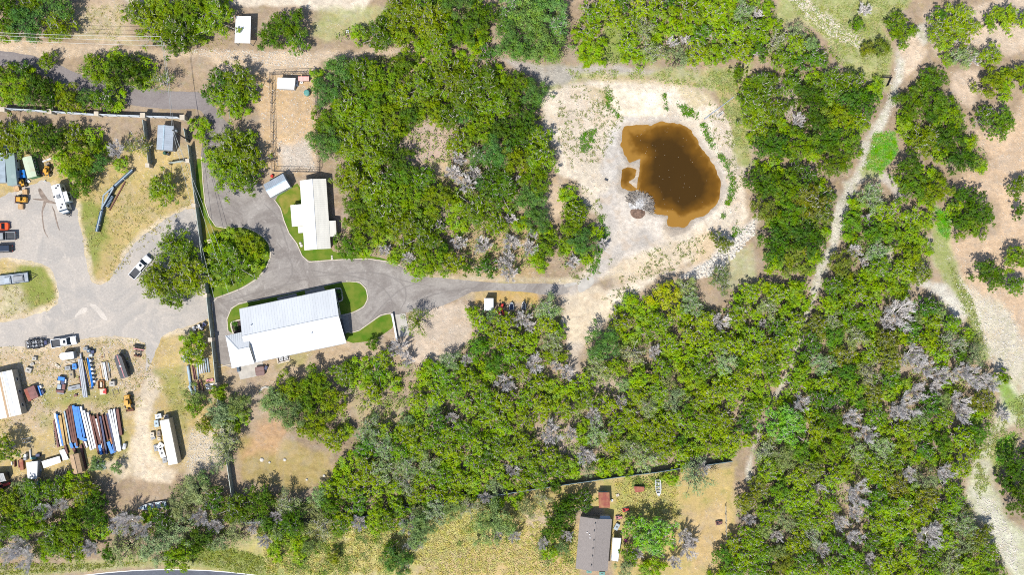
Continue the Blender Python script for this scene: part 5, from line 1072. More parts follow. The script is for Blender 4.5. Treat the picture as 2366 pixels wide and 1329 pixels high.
# ================================================================ VEHICLES
def wheels(r, xs, y, rad=.38, w=.26, names='wheel'):
    for x in xs:
        for s in (-1,1):
            t = MB().tube([(x,s*y-w/2,rad),(x,s*y+w/2,rad)],rad,16).build('wheel', M_black, r); MB().tube([(x,s*(y+w/2)-.02,rad),(x,s*(y+w/2)+.015,rad)],rad*.58,12).build('rim', M_chrome, t)
def heading(a, b):                        # photo points rear -> front, at ground
    A = W(*a,.8); B = W(*b,.8); return (A+B)/2, math.atan2(B.y-A.y,B.x-A.x), (B-A).length
def lamps(r, x0, x1, y, z):
    for s in (-1,1):
        MB().box(x1-.10,x1+.012,s*y-.2,s*y+.2,z,z+.16).build('headlight', M_lamp, r); MB().box(x0-.012,x0+.08,s*y-.12,s*y+.12,z,z+.28).build('tail_light', M_tail, r)
def mirrors(r, x, y, z, m):
    for s in (-1,1): MB().box(x-.08,x+.08,s*y-.0-(.0 if s>0 else .24),s*y+(.24 if s>0 else .0),z,z+.18).build('mirror', m, r, .02)
def glasshouse(r, m, x0, x1, z0, z1, hw, ins_f, ins_r, ins_s=.14, sun=False):
    """cab: dark glass between belt line and a painted roof, with pillars"""
    g = MB().loft([(z0,x0,x1,hw,.18),(z1-.10,x0+ins_r,x1-ins_f,hw-ins_s,.16)])
    MB().loft([(z1-.11,x0+ins_r-.03,x1-ins_f+.05,hw-ins_s+.02,.2),(z1-.03,x0+ins_r+.02,x1-ins_f,hw-ins_s-.02,.2),(z1,x0+ins_r+.14,x1-ins_f-.12,hw-ins_s-.14,.2)]).build('roof', m, r)
    g.build('window_glass', M_glass, r)
    p = MB()
    for s in (-1,1):
        for (xa,xb) in ((x1-.02,x1-ins_f-.02),(x0+.02,x0+ins_r+.02),((x0+x1)/2,(x0+x1)/2)): p.bar((xa,s*(hw-.01),z0),(xb,s*(hw-ins_s),z1-.08),.09,.05)
    p.build('pillar', m, r)
    if sun: MB().box((x0+x1)/2-.35,(x0+x1)/2+.25,-.35,.35,z1+.001,z1+.012).build('sunroof', M_glass, r)
def pickup(label, a, b, m, bedm=None, Wd=2.0, bedload=None, sun=False):
    o, ang, L = heading(a,b); r = thing('pickup_truck', label, 'pickup truck', (o.x,o.y,0), ang); l = L/2; h = Wd/2; cab0 = -L*.10; cab1 = L*.22
    MB().loft([(.34,-l+.06,l-.08,h-.06,.3),(.55,-l,l,h,.35),(.80,-l,l,h,.35)]).build('body', m, r)
    hood = MB().loft([(.801,cab0,l-.02,h-.01,.4),(1.02,cab0,l-.06,h-.04,.4),(1.12,cab0,l-.32,h-.16,.35)]).build('hood', m, r); MB().box(cab1+.35,l-.5,-.35,.35,1.121,1.15).build('hood_scoop', m, hood)
    glasshouse(r, m, cab0, cab1+.45, 1.08, 1.82, h-.08, .75, .14, .15, sun)
    bw = MB(); b0 = -l+.02; b1 = cab0-.05
    bw.box(b0,b1,h-.16,h-.01,.805,1.22).box(b0,b1,-h+.01,-h+.16,.805,1.22).box(b0,b0+.1,-h+.165,h-.165,.805,1.2).box(b1-.08,b1,-h+.165,h-.165,.805,1.22); bw.build('bed_side', m, r, .02)
    fl = MB().box(b0+.105,b1-.085,-h+.17,h-.17,.803,.85)
    for k in range(6): y = -h+.25+k*(Wd-.5)/5; fl.box(b0+.15,b1-.12,y-.04,y+.04,.851,.875)
    fl.build('bed_floor', bedm or M_dgray, r)
    MB().box(l-.04,l+.10,-h+.08,h-.08,.42,.66).build('bumper', M_chrome, r, .03); MB().box(-l-.12,-l+.0,-h+.1,h-.1,.42,.62).build('bumper', M_chrome, r, .03); MB().box(l-.03,l+.03,-.5,.5,.68,.98).build('grille', M_dgray, r)
    lamps(r,-l,l,h-.24,.82); mirrors(r,cab1+.35,h-.02,1.12,M_dgray); wheels(r,(-l*.60,l*.64),h-.16,.40)
    return r
def car(label, a, b, m, Wd=1.85, suv=False, name='parked_car'):
    o, ang, L = heading(a,b); r = thing(name, label, 'car', (o.x,o.y,0), ang); l = L/2; h = Wd/2; zt = 1.72 if suv else 1.42; zb = 1.02 if suv else .9
    MB().loft([(.26,-l+.08,l-.1,h-.08,.35),(.5,-l,l,h,.45),(.74,-l,l-.02,h,.45),(zb,-l+.08,l-.18,h-.06,.45)]).build('body', m, r)
    hood = MB().loft([(zb+.001,.4,l-.2,h-.14,.4),(zb+.06,.4,l-.4,h-.25,.4)]).build('hood', m, r)
    if suv: glasshouse(r, m, -l+.12, l*.42, zb, zt, h-.06, .75, .25)
    else: glasshouse(r, m, -l*.62, l*.42, zb, zt, h-.08, .78, .62)
    MB().box(l-.06,l+.05,-h+.25,h-.25,.36,.56).build('bumper', m, r, .03); MB().box(-l-.05,-l+.06,-h+.25,h-.25,.36,.56).build('bumper', m, r, .03)
    lamps(r,-l,l-.03,h-.35,.62); mirrors(r,l*.30,h-.02,zb,m); wheels(r,(-l*.60,l*.62),h-.14,.34,.22); return r
pickup('white pickup parked nose-up in front of the great clump by the fence', (304.5,641),(345,594), M_whitep, M_dgray, 2.05, sun=True)
t1 = pickup('white pickup hitched to the dark scrap trailer along the yard lane', (119,795.2),(177,785.5), M_whitep, M_dgray, 2.1, sun=True)
pickup('dark grey pickup parked between the orange car and the dark wagon', (37,545),(-22,546.5), M_gray, M_dgray, 2.0)
car('bright orange-red car cut by the west edge', (20,522.5),(-25,523.5), M_redor, 1.85)
car('dark blue-black wagon parked lowest of the three vehicles at the west edge', (29,574),(-20,576), mat('black_blue_paint',(.03,.045,.075),.25,0,.05,1), 1.9, True)
pickup('dark blue truck half hidden at the west edge above the slate roof', (-30,345),(21,344), mat('deep_blue_paint',(.02,.05,.12),.3,0,.05,1), M_dgray, 2.0)
def rv():
    z = 3.2; c = [(117.4,428.4),(133.2,487),(155,481.8),(136.2,423.8)]; o, a, L, Wd = frame_of(c, z); r = thing('travel_trailer', 'white travel trailer with slide-out and dark nose parked beside the oak grove', 'camper', (o.x,o.y,0), a); l = L/2; h = Wd/2
    MB().box(-l,l,-h,h,.55,z-.06).build('body', M_whitep, r, .05); rf = MB().box(-l+.03,l-.03,-h+.03,h-.03,z-.055,z).build('roof', M_whitep, r, .02)
    MB().add([(l+.001,-h+.05,.6),(l+.001,h-.05,.6),(l+.001,h-.05,z-.1),(l+.001,-h+.05,z-.1),(l+.75,-h+.2,.9),(l+.75,h-.2,.9),(l+.75,h-.2,1.5),(l+.75,-h+.2,1.5)],[(4,5,6,7),(0,1,5,4),(1,2,6,5),(2,3,7,6),(3,0,4,7),(3,2,1,0)]).build('nose_cap', M_dblue, r, .05)
    MB().add([(l+.25,-.9,2.75),(l+.25,.9,2.75),(l+.62,.8,1.85),(l+.62,-.8,1.85)],[(0,3,2,1)]).build('front_window', M_lamp, r)
    MB().box(-.55,.35,-.42,.42,z+.003,z+.28).build('air_conditioner', M_gray, rf, .05)
    for x,y in ((-l+.5,.6),(-l+.9,.0),(-l*.1,-1.0),(l*.62,.35),(l*.82,-.15)): MB().box(x-.19,x+.19,y-.19,y+.19,z+.003,z+.10).build('roof_vent', M_dgray, rf)
    s = MB().box(-l*.28,l*.5,h+.003,h+.95,.75,2.95).build('slide_out', M_pblue, r, .03); MB().box(-l*.29,l*.51,h+.01,h+1.0,2.953,3.0).build('slide_roof', M_whitep, s)
    for x in (-l*.05,l*.27): MB().box(x-.4,x+.4,h+.951,h+.97,1.6,2.5).build('window', M_glass, s)
    for x in (-l*.62,l*.75): MB().box(x-.35,x+.35,h+.003,h+.02,1.6,2.4).build('window', M_glass, r)
    MB().box(-l*.85,-l*.85+.65,-h-.02,-h-.003,.7,2.6).build('door', M_gray, r)
    MB().bar((l,-.7,.55),(l+1.6,0,.5),.10,.14).bar((l,.7,.55),(l+1.6,0,.5),.10,.14).build('tongue', M_dgray, r); MB().lathe([(.18,.55),(.18,1.0),(.08,1.1)],(l+.95,.12,0)).lathe([(.18,.55),(.18,1.0),(.08,1.1)],(l+.95,-.3,0)).build('gas_bottle', M_dgray, r)
    wheels(r,(-.5,.4),h-.14,.36,.22)
rv()
def flat_trailer(label, a, b, Wd, load):
    o, ang, L = heading(a,b); r = thing('flatbed_trailer', label, 'trailer', (o.x,o.y,0), ang); l = L/2; h = Wd/2
    mb = MB()
    for i in range(int(Wd/.2)): y = -h+.1+i*.2; mb.box(-l,l,y-.085,y+.085,.62,.68)
    mb.build('deck', M_wood if not load else M_galv, r); MB().box(-l,l,-h-.06,-h,.5,.8).box(-l,l,h,h+.06,.5,.8).box(l-.08,l,-h,h,.5,1.0).build('frame', M_dblue, r)
    MB().bar((l,-h*.8,.55),(l+1.6,0,.55),.12).bar((l,h*.8,.55),(l+1.6,0,.55),.12).build('tongue', M_black, r)
    rp = MB()
    for y in np.linspace(-h+.1,h-.1,6): rp.bar((-l,y,.66),(-l-1.3,y,.08),.08)
    rp.bar((-l-1.3,-h,.08),(-l-1.3,h,.08),.1).build('ramp', M_wood, r)
    wheels(r,(-.6,.35),h+.02,.36,.22); return r
flat_trailer('flat grey-decked trailer at the west edge on its own grass patch', (-2,648),(66,640), 2.3, True)
for k,(x,y,l,w,h,lab,m) in enumerate(((18,648,1.6,1.7,.35,'pale slab crate on the rear of the flat trailer',M_galv),(43,644,2.6,1.6,.30,'dark pallet stack on the front half of the flat trailer',M_gray))):
    p = W(x,y,.8); r = thing('pallet_stack', lab, 'pallets', (p.x,p.y,.685), math.radians(7)); mb = MB()
    for j in range(int(l/.16)): mb.box(-l/2+j*.16,-l/2+j*.16+.12,-w/2,w/2,h-.05,h)
    for y_ in (-w/2+.05,0,w/2-.05): mb.box(-l/2,l/2,y_-.05,y_+.05,0,h-.053)
    mb.build('boards', m, r)
    MB().box(-l/2+.2,l/2-.2,-w/2+.25,w/2-.25,h+.003,h+.12).build('slab', m, r)
def scrap_trailer():
    o, ang, L = heading((61,797.5),(101,792.5)); Wd = 2.0; r = thing('utility_trailer', 'dark mesh-sided trailer loaded with scrap behind the white pickup', 'trailer', (o.x,o.y,0), ang); l = L/2; h = Wd/2
    MB().box(-l,l,-h,h,.5,.6).build('deck', M_dgray, r); sd = MB()
    for s in (-1,1):
        for z in (.9,1.25): sd.bar((-l,s*h,z),(l,s*h,z),.06)
        for i in range(6): x = -l+.03+i*(2*l-.06)/5; sd.bar((x,s*h,.55),(x,s*h,1.28),.06)
    for x in (-l,l):
        for z in (.9,1.25): sd.bar((x,-h,z),(x,h,z),.06)
    sd.build('side_rail', M_black, r); MB().bar((l,-.8,.52),(l+2.0,0,.55),.1).bar((l,.8,.52),(l+2.0,0,.55),.1).bar((l+.2,0,.55),(l+3.1,0,.58),.1).build('tongue', M_dgray, r); wheels(r,(-.5,.4),h+.1,.36,.22)
    MB().box(l+.15,l+.8,-.5,.5,.6,.95).build('tool_box', M_navy, r)
    rg = random.Random(4)
    for k in range(12):
        x, y = -l+.35+(k%6)*(2*l-.7)/5, -.45+(k//6)*.9; g = thing('scrap_piece', ['pale','dark','grey'][k%3]+' scrap lump in the mesh-sided trailer', 'scrap metal', (0,0,0), 0, 'scrap pieces in the dark trailer')
        w = Matrix.Rotation(ang,3,'Z')@Vector((x,y,0)); g.location = (o.x+w.x,o.y+w.y,.605); g.rotation_euler = (0,0,rg.uniform(0,3))
        mb = MB().box(-.25,.25,-.18,.18,0,rg.uniform(.25,.55)).bar((-.4,0,.1),(.4,rg.uniform(-.3,.3),.5),.09).tube([(.1,-.3,.14),(.1,.3,.14)],.14,8); mb.build('scrap', (M_chrome,M_dgray,M_gray)[k%3], g)
scrap_trailer()
def enclosed(label, a, b, Wd, z, m, stripe=None, nose=.6, wheel_m=None):
    o, ang, L = heading(a,b); r = thing('cargo_trailer', label, 'trailer', (o.x,o.y,0), ang); l = L/2; h = Wd/2
    MB().prism([(-l,-h),(l-nose,-h),(l,-h*.45),(l,h*.45),(l-nose,h),(-l,h)],.5,z).build('body', m, r, .05)
    MB().prism([(-l+.04,-h+.04),(l-nose,-h+.04),(l-.05,-h*.42),(l-.05,h*.42),(l-nose,h-.04),(-l+.04,h-.04)],z+.003,z+.04).build('roof', m, r)
    if stripe: MB().box(-l+.06,l-.1,-.09,.09,z+.043,z+.055).build('stripe', stripe, r)
    MB().box(-l-.02,-l-.003,-h+.1,h-.1,.6,z-.1).build('rear_door', M_gray, r); MB().box(-.2,.2,-.2,.2,z+.045,z+.14).build('roof_vent', M_whitep, r)
    MB().bar((l-.2,-.6,.5),(l+1.1,0,.5),.1).bar((l-.2,.6,.5),(l+1.1,0,.5),.1).build('tongue', M_dgray, r); wheels(r,(-.5,.3),h+.08,.34,.2); return r
enclosed('small white cargo trailer above the long pipe rack', (176,820),(143,824), 1.75, 2.0, M_whitep, None, .5)
rt = enclosed('charcoal enclosed trailer with a red roof stripe and cut-off nose', (293.5,872),(275.5,819), 1.9, 2.2, M_dgray, M_pink, .9)
p = W(284.5,865,.4); r = thing('spare_wheel', 'white-rimmed wheel lying beside the charcoal striped trailer', 'wheel', (p.x-.25,p.y-.1,0)); MB().lathe([(.36,0),(.38,.1),(.36,.22)],(0,0,0),18).build('tyre', M_black, r); MB().lathe([(.22,.221),(.22,.24)],(0,0,0),14).build('rim', M_whitep, r)
# ---- machines
def loader(label, a, b, m, bucket=True, Wd=1.7, cabh=2.0):
    o, ang, L = heading(a,b); r = thing('loader', label, 'loader', (o.x,o.y,0), ang); l = L/2; h = Wd/2
    MB().loft([(.5,-l,l*.1,h*.72,.2),(1.35,-l,l*.1,h*.72,.2),(1.45,-l+.15,0,h*.62,.2)]).build('body', m, r)
    MB().box(-l*.1,l*.42,-h*.55,h*.55,.6,1.1).build('front_frame', m, r)
    c = MB().box(-l*.38,l*.12,-h*.5,h*.5,1.46,cabh).build('cab_window', M_glass, r); MB().box(-l*.42,l*.16,-h*.56,h*.56,cabh+.002,cabh+.1).build('cab_roof', m, r, .03)
    for s in (-1,1): MB().bar((-l*.05,s*h*.62,1.3),(l*.72,s*h*.5,.45),.13,.2).build('lift_arm', m, r)
    if bucket: MB().box(l*.72,l,-h,h,.1,.18).box(l*.70,l*.76,-h,h,.1,.75).box(l*.72,l,-h,-h+.05,.1,.5).box(l*.72,l,h-.05,h,.1,.5).build('bucket', M_rust2 if m is M_yel else m, r)
    wheels(r,(-l*.6,l*.3),h*.85,.5,.36)
    MB().tube([(-l*.7,.2,1.4),(-l*.7,.2,1.9)],.06,8).build('exhaust', M_dgray, r); return r
loader('yellow skid loader on the open yard between the pine crates', (63,461.5),(31,460.5), M_yel, True, 1.7, 2.1)
loader('yellow loader at the end of the steel beams by the sandy track', (294,913),(299,952), M_yel, True, 1.8)
loader('yellow loader with a blue seat tucked under the oaks beside the green container', (111,384),(107,411), M_yel, False, 1.5)
loader('small yellow lift machine behind the pine crates at the sage building corner', (51,415),(54,434), M_yel, False, 1.3)
def tractor(label, pos, ang, m, name='tractor'):
    p = W(*pos); r = thing(name, label, 'tractor', (p.x,p.y,0), ang)
    MB().loft([(.55,-.2,1.5,.32,.15),(1.05,-.2,1.5,.32,.15),(1.15,0,1.35,.26,.15)]).build('hood', m, r); MB().box(-1.2,-.2,-.4,.4,.5,.8).build('body', m, r); MB().box(-.85,-.45,-.25,.25,.803,.95).box(-.95,-.86,-.25,.25,.803,1.3).build('seat', M_black, r)
    for s in (-1,1):
        w = MB().tube([(-.75,s*.72-.16,.62),(-.75,s*.72+.16,.62)],.62,16).build('rear_wheel', M_black, r); MB().tube([(-.75,s*.72-.17,.62),(-.75,s*.72+.17,.62)],.32,10).build('rim', m, w)
        MB().box(-1.2,-.3,s*.72-.22,s*.72+.22,1.26,1.32).build('fender', m, r); MB().tube([(1.15,s*.55-.1,.36),(1.15,s*.55+.1,.36)],.36,14).build('front_wheel', M_black, r)
    MB().tube([(-.3,0,1.0),(-.1,0,1.3)],.03,6).build('steering_column', M_black, r); return r
tractor('red tractor at the west edge below the dark corner shed', (14,1120), .3, M_red)
tractor('small red tractor half hidden under branches beside the pad shed', (1158.5,716), 1.4, M_red)
def mower(label, pos, ang, m):
    p = W(*pos); r = thing('riding_mower', label, 'mower', (p.x,p.y,0), ang)
    MB().loft([(.3,.1,.85,.26,.12),(.62,.1,.85,.26,.12),(.68,.2,.75,.2,.1)]).build('hood', m, r); MB().box(-.75,.1,-.38,.38,.25,.42).build('body', m, r); MB().loft([(.1,-.35,.45,.6,.2),(.22,-.35,.45,.6,.2)]).build('mower_deck', M_dgray, r); MB().box(-.5,-.1,-.2,.2,.423,.55).box(-.58,-.5,-.2,.2,.423,.85).build('seat', M_black, r); wheels(r,(-.5,.6),.42,.2,.16); return r
mower('red riding mower in the dry grass right of the rusty shed', (1445,1178), .3, M_red)
mower('faded pink riding mower between the house and the red mower', (1429,1196), .1, M_pink)
mower('small dark-red machine by the wire fence of the old yard', (1660,1208), .2, M_maroon)
mower('orange machine at the foot of the bright green tree below the porch', (1492,1300), .2, M_orange)
def atv(label, pos, ang, m):
    p = W(*pos); r = thing('quad_bike', label, 'quad bike', (p.x,p.y,0), ang)
    MB().loft([(.45,-.8,.85,.2,.15),(.8,-.7,.7,.24,.15),(.92,-.3,.2,.16,.1)]).build('body', m, r); MB().box(-.95,-.35,-.5,.5,.72,.8).box(.4,.95,-.5,.5,.72,.8).build('fender', m, r); MB().box(-.5,.05,-.15,.15,.923,1.0).build('seat', M_black, r); MB().bar((.3,-.4,1.1),(.3,.4,1.1),.05).bar((.4,0,.85),(.3,0,1.1),.06).build('handlebar', M_black, r)
    MB().box(-.9,-.4,-.4,.4,.82,.86).build('rack', M_chrome, r); wheels(r,(-.62,.65),.45,.3,.24); return r
atv('white and blue quad bike under the tree by the green fence', (456.5,757), .4, M_whitep)
atv('black quad bike nearest the green fence beside the side drive', (471,754), 1.0, M_navy)
# ---- boats
def boat(label, a, b, Wd, m, name='fishing_boat', dark=M_gray, motor=True):
    o, ang, L = heading(a,b); r = thing(name, label, 'boat', (o.x,o.y,0), ang); l = L/2; h = Wd/2
    st = [(-l,.95,.0),(-l*.4,1,.0),(l*.2,.95,.0),(l*.6,.7,.05),(l*.85,.36,.14),(l,.03,.28)]; V = []; F = []
    for x,k,up in st:
        for (f,z) in ((-1,.62),(-.7,.12),(0,.02),(.7,.12),(1,.62)): V.append((x,f*h*k,z+up*(1 if z < .5 else .5)))
    for i in range(len(st)-1):
        for j in range(4): q = i*5+j; F.append((q,q+1,q+6,q+5))
    F.append((0,1,2,3,4)); hull = MB().add(V,F); me = hull.build('hull', m, r); sm = me.modifiers.new('s','SOLIDIFY'); sm.thickness = .05
    gw = MB()
    for i in range(len(st)-1):
        for j in (0,4): gw.bar(V[i*5+j],V[(i+1)*5+j],.09,.06)
    gw.build('gunwale', M_whitep, r)
    for x in (-l*.62,-l*.12,l*.36): MB().box(x-.13,x+.13,-h*.84,h*.84,.38,.44).build('bench_seat', dark, r)
    MB().prism([(l*.62,-h*.55),(l*.9,-h*.16),(l*.9,h*.16),(l*.62,h*.55)],.56,.60).build('bow_deck', m, r)
    if motor: MB().box(-l-.3,-l-.02,-.16,.16,.55,.95).box(-l-.22,-l-.1,-.05,.05,.05,.548).build('outboard_motor', M_dgray, r, .03)
    return r
boat('small white fishing boat in the dry grass below the grey fence', (1520.5,1110),(1522.5,1148), 1.35, M_whitep)
boat('long pale boat lying under the bare trees above the road', (383,1166),(319,1176), 1.5, M_pblue, dark=M_maroon, motor=False)
boat('small blue-grey dinghy under branches right of the pad shed', (1182,716),(1182,699), 1.0, M_pblue, 'dinghy', M_navy, False)
boat('dark narrow dinghy beside the bleached dead tree by the driveway', (1210,716),(1210,697), .9, M_dgray, 'dinghy', M_gray, False)
# ================================================================ YARD STEEL
BEAMS = [ # top x,y, bottom x,y (photo px), colour key, width m, height m
 (124.5,972,135,1034,'maroon',.45,.35),(126.5,955,142,1031,'white',.55,.6),(131,957.5,145.5,1030.5,'blue',.45,.6),(138.5,960,149,1029,'yellow',.7,.55),(145.5,956,157.5,1027.5,'yellow',.45,.6),(149,951,163,1024,'slate',.35,.55),
 (154.3,946,168.6,1023,'brown',.42,.6),(158.8,938.5,172.6,1022.5,'brown',.42,.62),(164,938,178.5,1031,'brown',.42,.6),(169.3,937,182.8,1012.5,'blue',.62,.65),(175.5,940,188.2,1012.5,'blue',.62,.65),(180.6,940,195,1010,'blue',.5,.6),
 (186.6,940,210.5,1041,'white',.55,.62),(194.2,949,216.6,1039,'white',.5,.62),(202.5,953,221,1036,'white',.5,.6),(208.5,959,228.5,1051,'brown',.45,.6),(215,961,231.8,1026,'brown',.7,.62),(222,968,237.2,1036,'white',.38,.6),(225,958,241,1049.5,'brown',.45,.6),
 (231.8,962.5,247,1050,'navy',.45,.55),(236.5,958,249.8,1018,'brown',.35,.62),(244,960,259,1024.5,'brown',.42,.62),(248.2,955,266.5,1044,'navy',.5,.55),(251.5,948,272.4,1042.5,'white',.6,.65),(257.5,947,275.4,1044,'silver',.45,.6),(263.5,945.5,278.4,1042.5,'white',.5,.65),(271,945.5,280,1006.5,'brown',.7,.6)]
STUBS = [(163.5,1024.5,167.5,1036,'blue',.7,.5),(174,1024,178,1035.5,'blue',.6,.5),(150.5,1030,156,1049,'brown',.55,.4),(168.5,1033.5,174.5,1046,'brown',.7,.4),(186.5,1028.5,197.5,1083,'brown',.6,.4),(192.5,1020,198,1036,'maroon',.4,.4),(196,1019,200.5,1035,'white',.7,.4),(229,1029,234.5,1051.5,'blue',.7,.5),(235,1030,241,1047,'blue',.4,.45),(250,1021.5,260,1048.5,'blue',.8,.5),(261.5,1027.5,265.5,1046,'blue',.5,.5),(255,1012,259,1026,'orange',.35,.65),(184,1012,200,1018,'blue',.8,.4)]
BM = {'maroon':M_maroon,'white':M_whitep,'blue':M_blue,'yellow':M_gold,'slate':M_pblue,'brown':M_brown,'navy':M_navy,'silver':M_silver,'orange':M_orange}
CN = {'maroon':'maroon','white':'white','blue':'bright blue','yellow':'ochre yellow','slate':'slate blue','brown':'brown','navy':'navy blue','silver':'silver','orange':'orange'}
ORD = ['first','second','third','fourth','fifth','sixth','seventh','eighth','ninth','tenth','eleventh','twelfth','thirteenth']
cnt = {}
def beam(x0,y0,x1,y1,ck,w,h,lab,name='steel_beam',grp='steel beams laid side by side in the yard',zb=.12):
    w *= .82 if ck in ('white','silver') else .95
    A = W(x0,y0,h); B = W(x1,y1,h); o = (A+B)/2; L = (B-A).length; r = thing(name, lab, 'steel beam', (o.x,o.y,0), math.atan2(B.y-A.y,B.x-A.x), grp); l = L/2; t = .03; m = BM[ck]
    MB().box(-l,l,-w/2,w/2,zb+h-t,zb+h).build('flange', m, r); MB().box(-l,l,-w/2,w/2,zb,zb+t).build('flange', m, r); MB().box(-l,l,-.03,.03,zb+t+.001,zb+h-t-.001).build('web', m, r)
    mb = MB()
    for x in (-l+.02,-l*.3,l*.35,l-.06): mb.box(x,x+.03,-w*.46,-.032,zb+t+.002,zb+h-t-.002).box(x,x+.03,.032,w*.46,zb+t+.002,zb+h-t-.002)
    mb.build('stiffener', m, r)
    MB().box(-l*.7,-l*.7+.15,-w/2-.05,w/2+.05,0,zb-.002).box(l*.7-.15,l*.7,-w/2-.05,w/2+.05,0,zb-.002).build('timber_skid', M_wood, r)
for q in BEAMS:
    k = cnt.get(q[4],0); cnt[q[4]] = k+1
    beam(*q, f'{ORD[k]} long {CN[q[4]]} steel beam counted from the western end of the row')
cnt = {}
for q in STUBS:
    k = cnt.get(q[4],0); cnt[q[4]] = k+1
    beam(*q, f'{ORD[k]} short {CN[q[4]]} steel piece counted from the west below the long beams', grp='short steel pieces below the long beams')
def pipe(x0,y0,x1,y1,r_,m,lab,grp,z=None,name='pipe',sq=False):
    z = z if z is not None else r_; A = W(x0,y0,z); B = W(x1,y1,z); o = (A+B)/2; L = (B-A).length; r = thing(name, lab, 'pipe', (o.x,o.y,0), math.atan2(B.y-A.y,B.x-A.x), grp)
    MB().tube([(-L/2,0,z),(L/2,0,z)],r_,12,False).build('pipe_wall', m, r, smooth=True)
    MB().tube([(-L/2-.01,0,z),(-L/2+.08,0,z)],r_*1.08,12,False).tube([(L/2-.08,0,z),(L/2+.01,0,z)],r_*1.08,12,False).build('end_collar', m, r)
    if z > r_+.02: MB().box(-L*.3,-L*.3+.15,-r_,r_,0,z-r_).box(L*.3-.15,L*.3,-r_,r_,0,z-r_).build('timber_skid', M_wood, r)
G1 = 'long pipes in the rack by the white cargo trailer'
for k,(x0,x1) in enumerate(((181.5,193.5),(185.2,197.4),(189,201.5))): pipe(x0,830,x1,918.5,.20,M_silver,('western','middle','eastern')[k]+' long silver pipe of the rack below the white cargo trailer',G1,.75)
pipe(186,818,188.5,836,.22,M_silver,'short silver pipe end at the top of the rack by the white cargo trailer',G1,.5)
pipe(194,833,208.5,891,.15,M_gold,'yellow pipe in the middle of the rack',G1,.7); pipe(198.5,833,211,890,.15,M_gold,'second yellow pipe close to the blue ones in the rack',G1,.7)
pipe(202.5,827,213,896,.18,M_blue,'bright blue pipe east of the yellow pair in the rack',G1,.7); pipe(206,832,215.5,893,.13,M_blue,'thin bright blue pipe at the rack next to pale drums',G1,.7)
pipe(195,850,206,893,.16,M_navy,'navy pipe under the silver ones in the rack',G1,.45); pipe(183.5,872,188,893,.14,M_maroon,'short maroon pipe west of the silver pipes',G1,.4)
for k in range(6):
    y = 834+k*9.5; x = 210.5+k*1.75; p = W(x,y,.4); r = thing('steel_drum', ORD[k]+' pale steel drum of the row along the pipe rack counted from the top', 'drum', (p.x,p.y,0), .2*k, 'drums along the pipe rack'); MB().lathe([(.30,0),(.30,.28),(.32,.30),(.30,.32),(.30,.6),(.32,.62),(.30,.64),(.30,.9),(.28,.9),(.28,.87)],(0,0,0),14).build('barrel', (M_silver,M_gray,M_whitep)[k%3], r); MB().lathe([(.05,.871),(.05,.89)],(.15,0,0),8).build('bung', M_dgray, r)
rk = thing('pipe_rack', 'timber and steel rack frame carrying the long coloured pipes', 'rack', (W(197,870).x,W(197,870).y,0), math.radians(-83)); 
for x in (-3.2,0,3.2): MB().box(x-.08,x+.08,-1.6,1.6,.25,.38).build('cross_bearer', M_dgray, rk); MB().box(x-.08,x+.08,-1.6,-1.45,0,.249).box(x-.08,x+.08,1.45,1.6,0,.249).build('leg', M_dgray, rk)
G2 = 'pipes stacked beside the green fence'
for k,(x0,y0,x1,y1,rr,m,lab) in enumerate(((434,846,441,893,.34,M_pblue,'fat pale blue pipe under the tree beside the green fence'),(437,892,446,912,.3,M_pblue,'pale blue pipe stub below the fat pale blue pipe'),(444,846,449,878,.15,M_maroon,'western maroon pipe beside the green fence'),(448,846,453,878,.15,M_maroon,'eastern maroon pipe beside the green fence'),(454.5,836,459,876,.16,M_pblue,'thin pale pipe west of the clustered white pipes'),(460,834,463,864,.17,M_whitep,'westernmost white pipe of the cluster by the fence'),(464.5,832,467.5,863,.17,M_whitep,'middle white pipe of the cluster by the fence'),(469,829,472.5,862,.17,M_silver,'silver pipe of the cluster by the fence'),(474,828,477.5,861,.18,M_pblue,'pale blue pipe of the cluster nearest the fence'),(479,827.5,483.5,861,.2,M_slate,'grey-blue pipe of the cluster touching the fence'),(457,880,461.5,903,.18,M_maroon,'thick maroon pipe below the white cluster'),(464,878,470.5,905,.15,M_maroon,'maroon pipe with a pale end below the white cluster'),(450,890,453,925,.2,M_pblue,'pale pipe running under the low bush by the fence'))): pipe(x0,y0,x1,y1,rr,m,lab,G2)
def boom():
    o = W(250,465); r = thing('crane_boom', 'long bent dark blue steel boom lying on the yard grass', 'boom', (o.x,o.y,0)); q = lambda x,y,z: W(x,y,z)-Vector((o.x,o.y,0))
    MB().bar(q(306,393.5,.9),q(264,432,.9),.72,.85).bar(q(264,432,.9),q(253.5,451,.8),.6,.8).bar(q(253,452,.8),q(236,487,.7),.5,.7).bar(q(236,487,.9),q(224.5,535,.9),.75,.85).build('main_tube', M_dblue, r, .03)
    MB().tube([q(262,431,1.7),q(239,451,1.9),q(235.5,484,1.7)],.2,8).build('upper_chord', M_slate, r); MB().tube([q(262,434,1.8),q(234.8,481,1.8)],.18,8).build('side_chord', M_slate, r)
    MB().bar(q(306,391.5,1.35),q(264,430,1.35),.25,.12).bar(q(234,487,1.35),q(222.6,535,1.35),.25,.12).build('top_rail', M_slate, r)
    mb = MB()
    for a,b in (((241,453),(246,456)),((249,444),(253,447)),((237,469),(244,471)),((227,519),(232,521)),((285,413),(289,416))): mb.bar(q(*a,1.75),q(*b,1.2),.12)
    mb.build('brace', M_beige, r)
    for x,y in ((306,393.5),(224.5,535)): p = q(x,y,.9); MB().box(p.x-.5,p.x+.5,p.y-.1,p.y+.1,.0,.47).build('skid', M_wood, r)
boom()
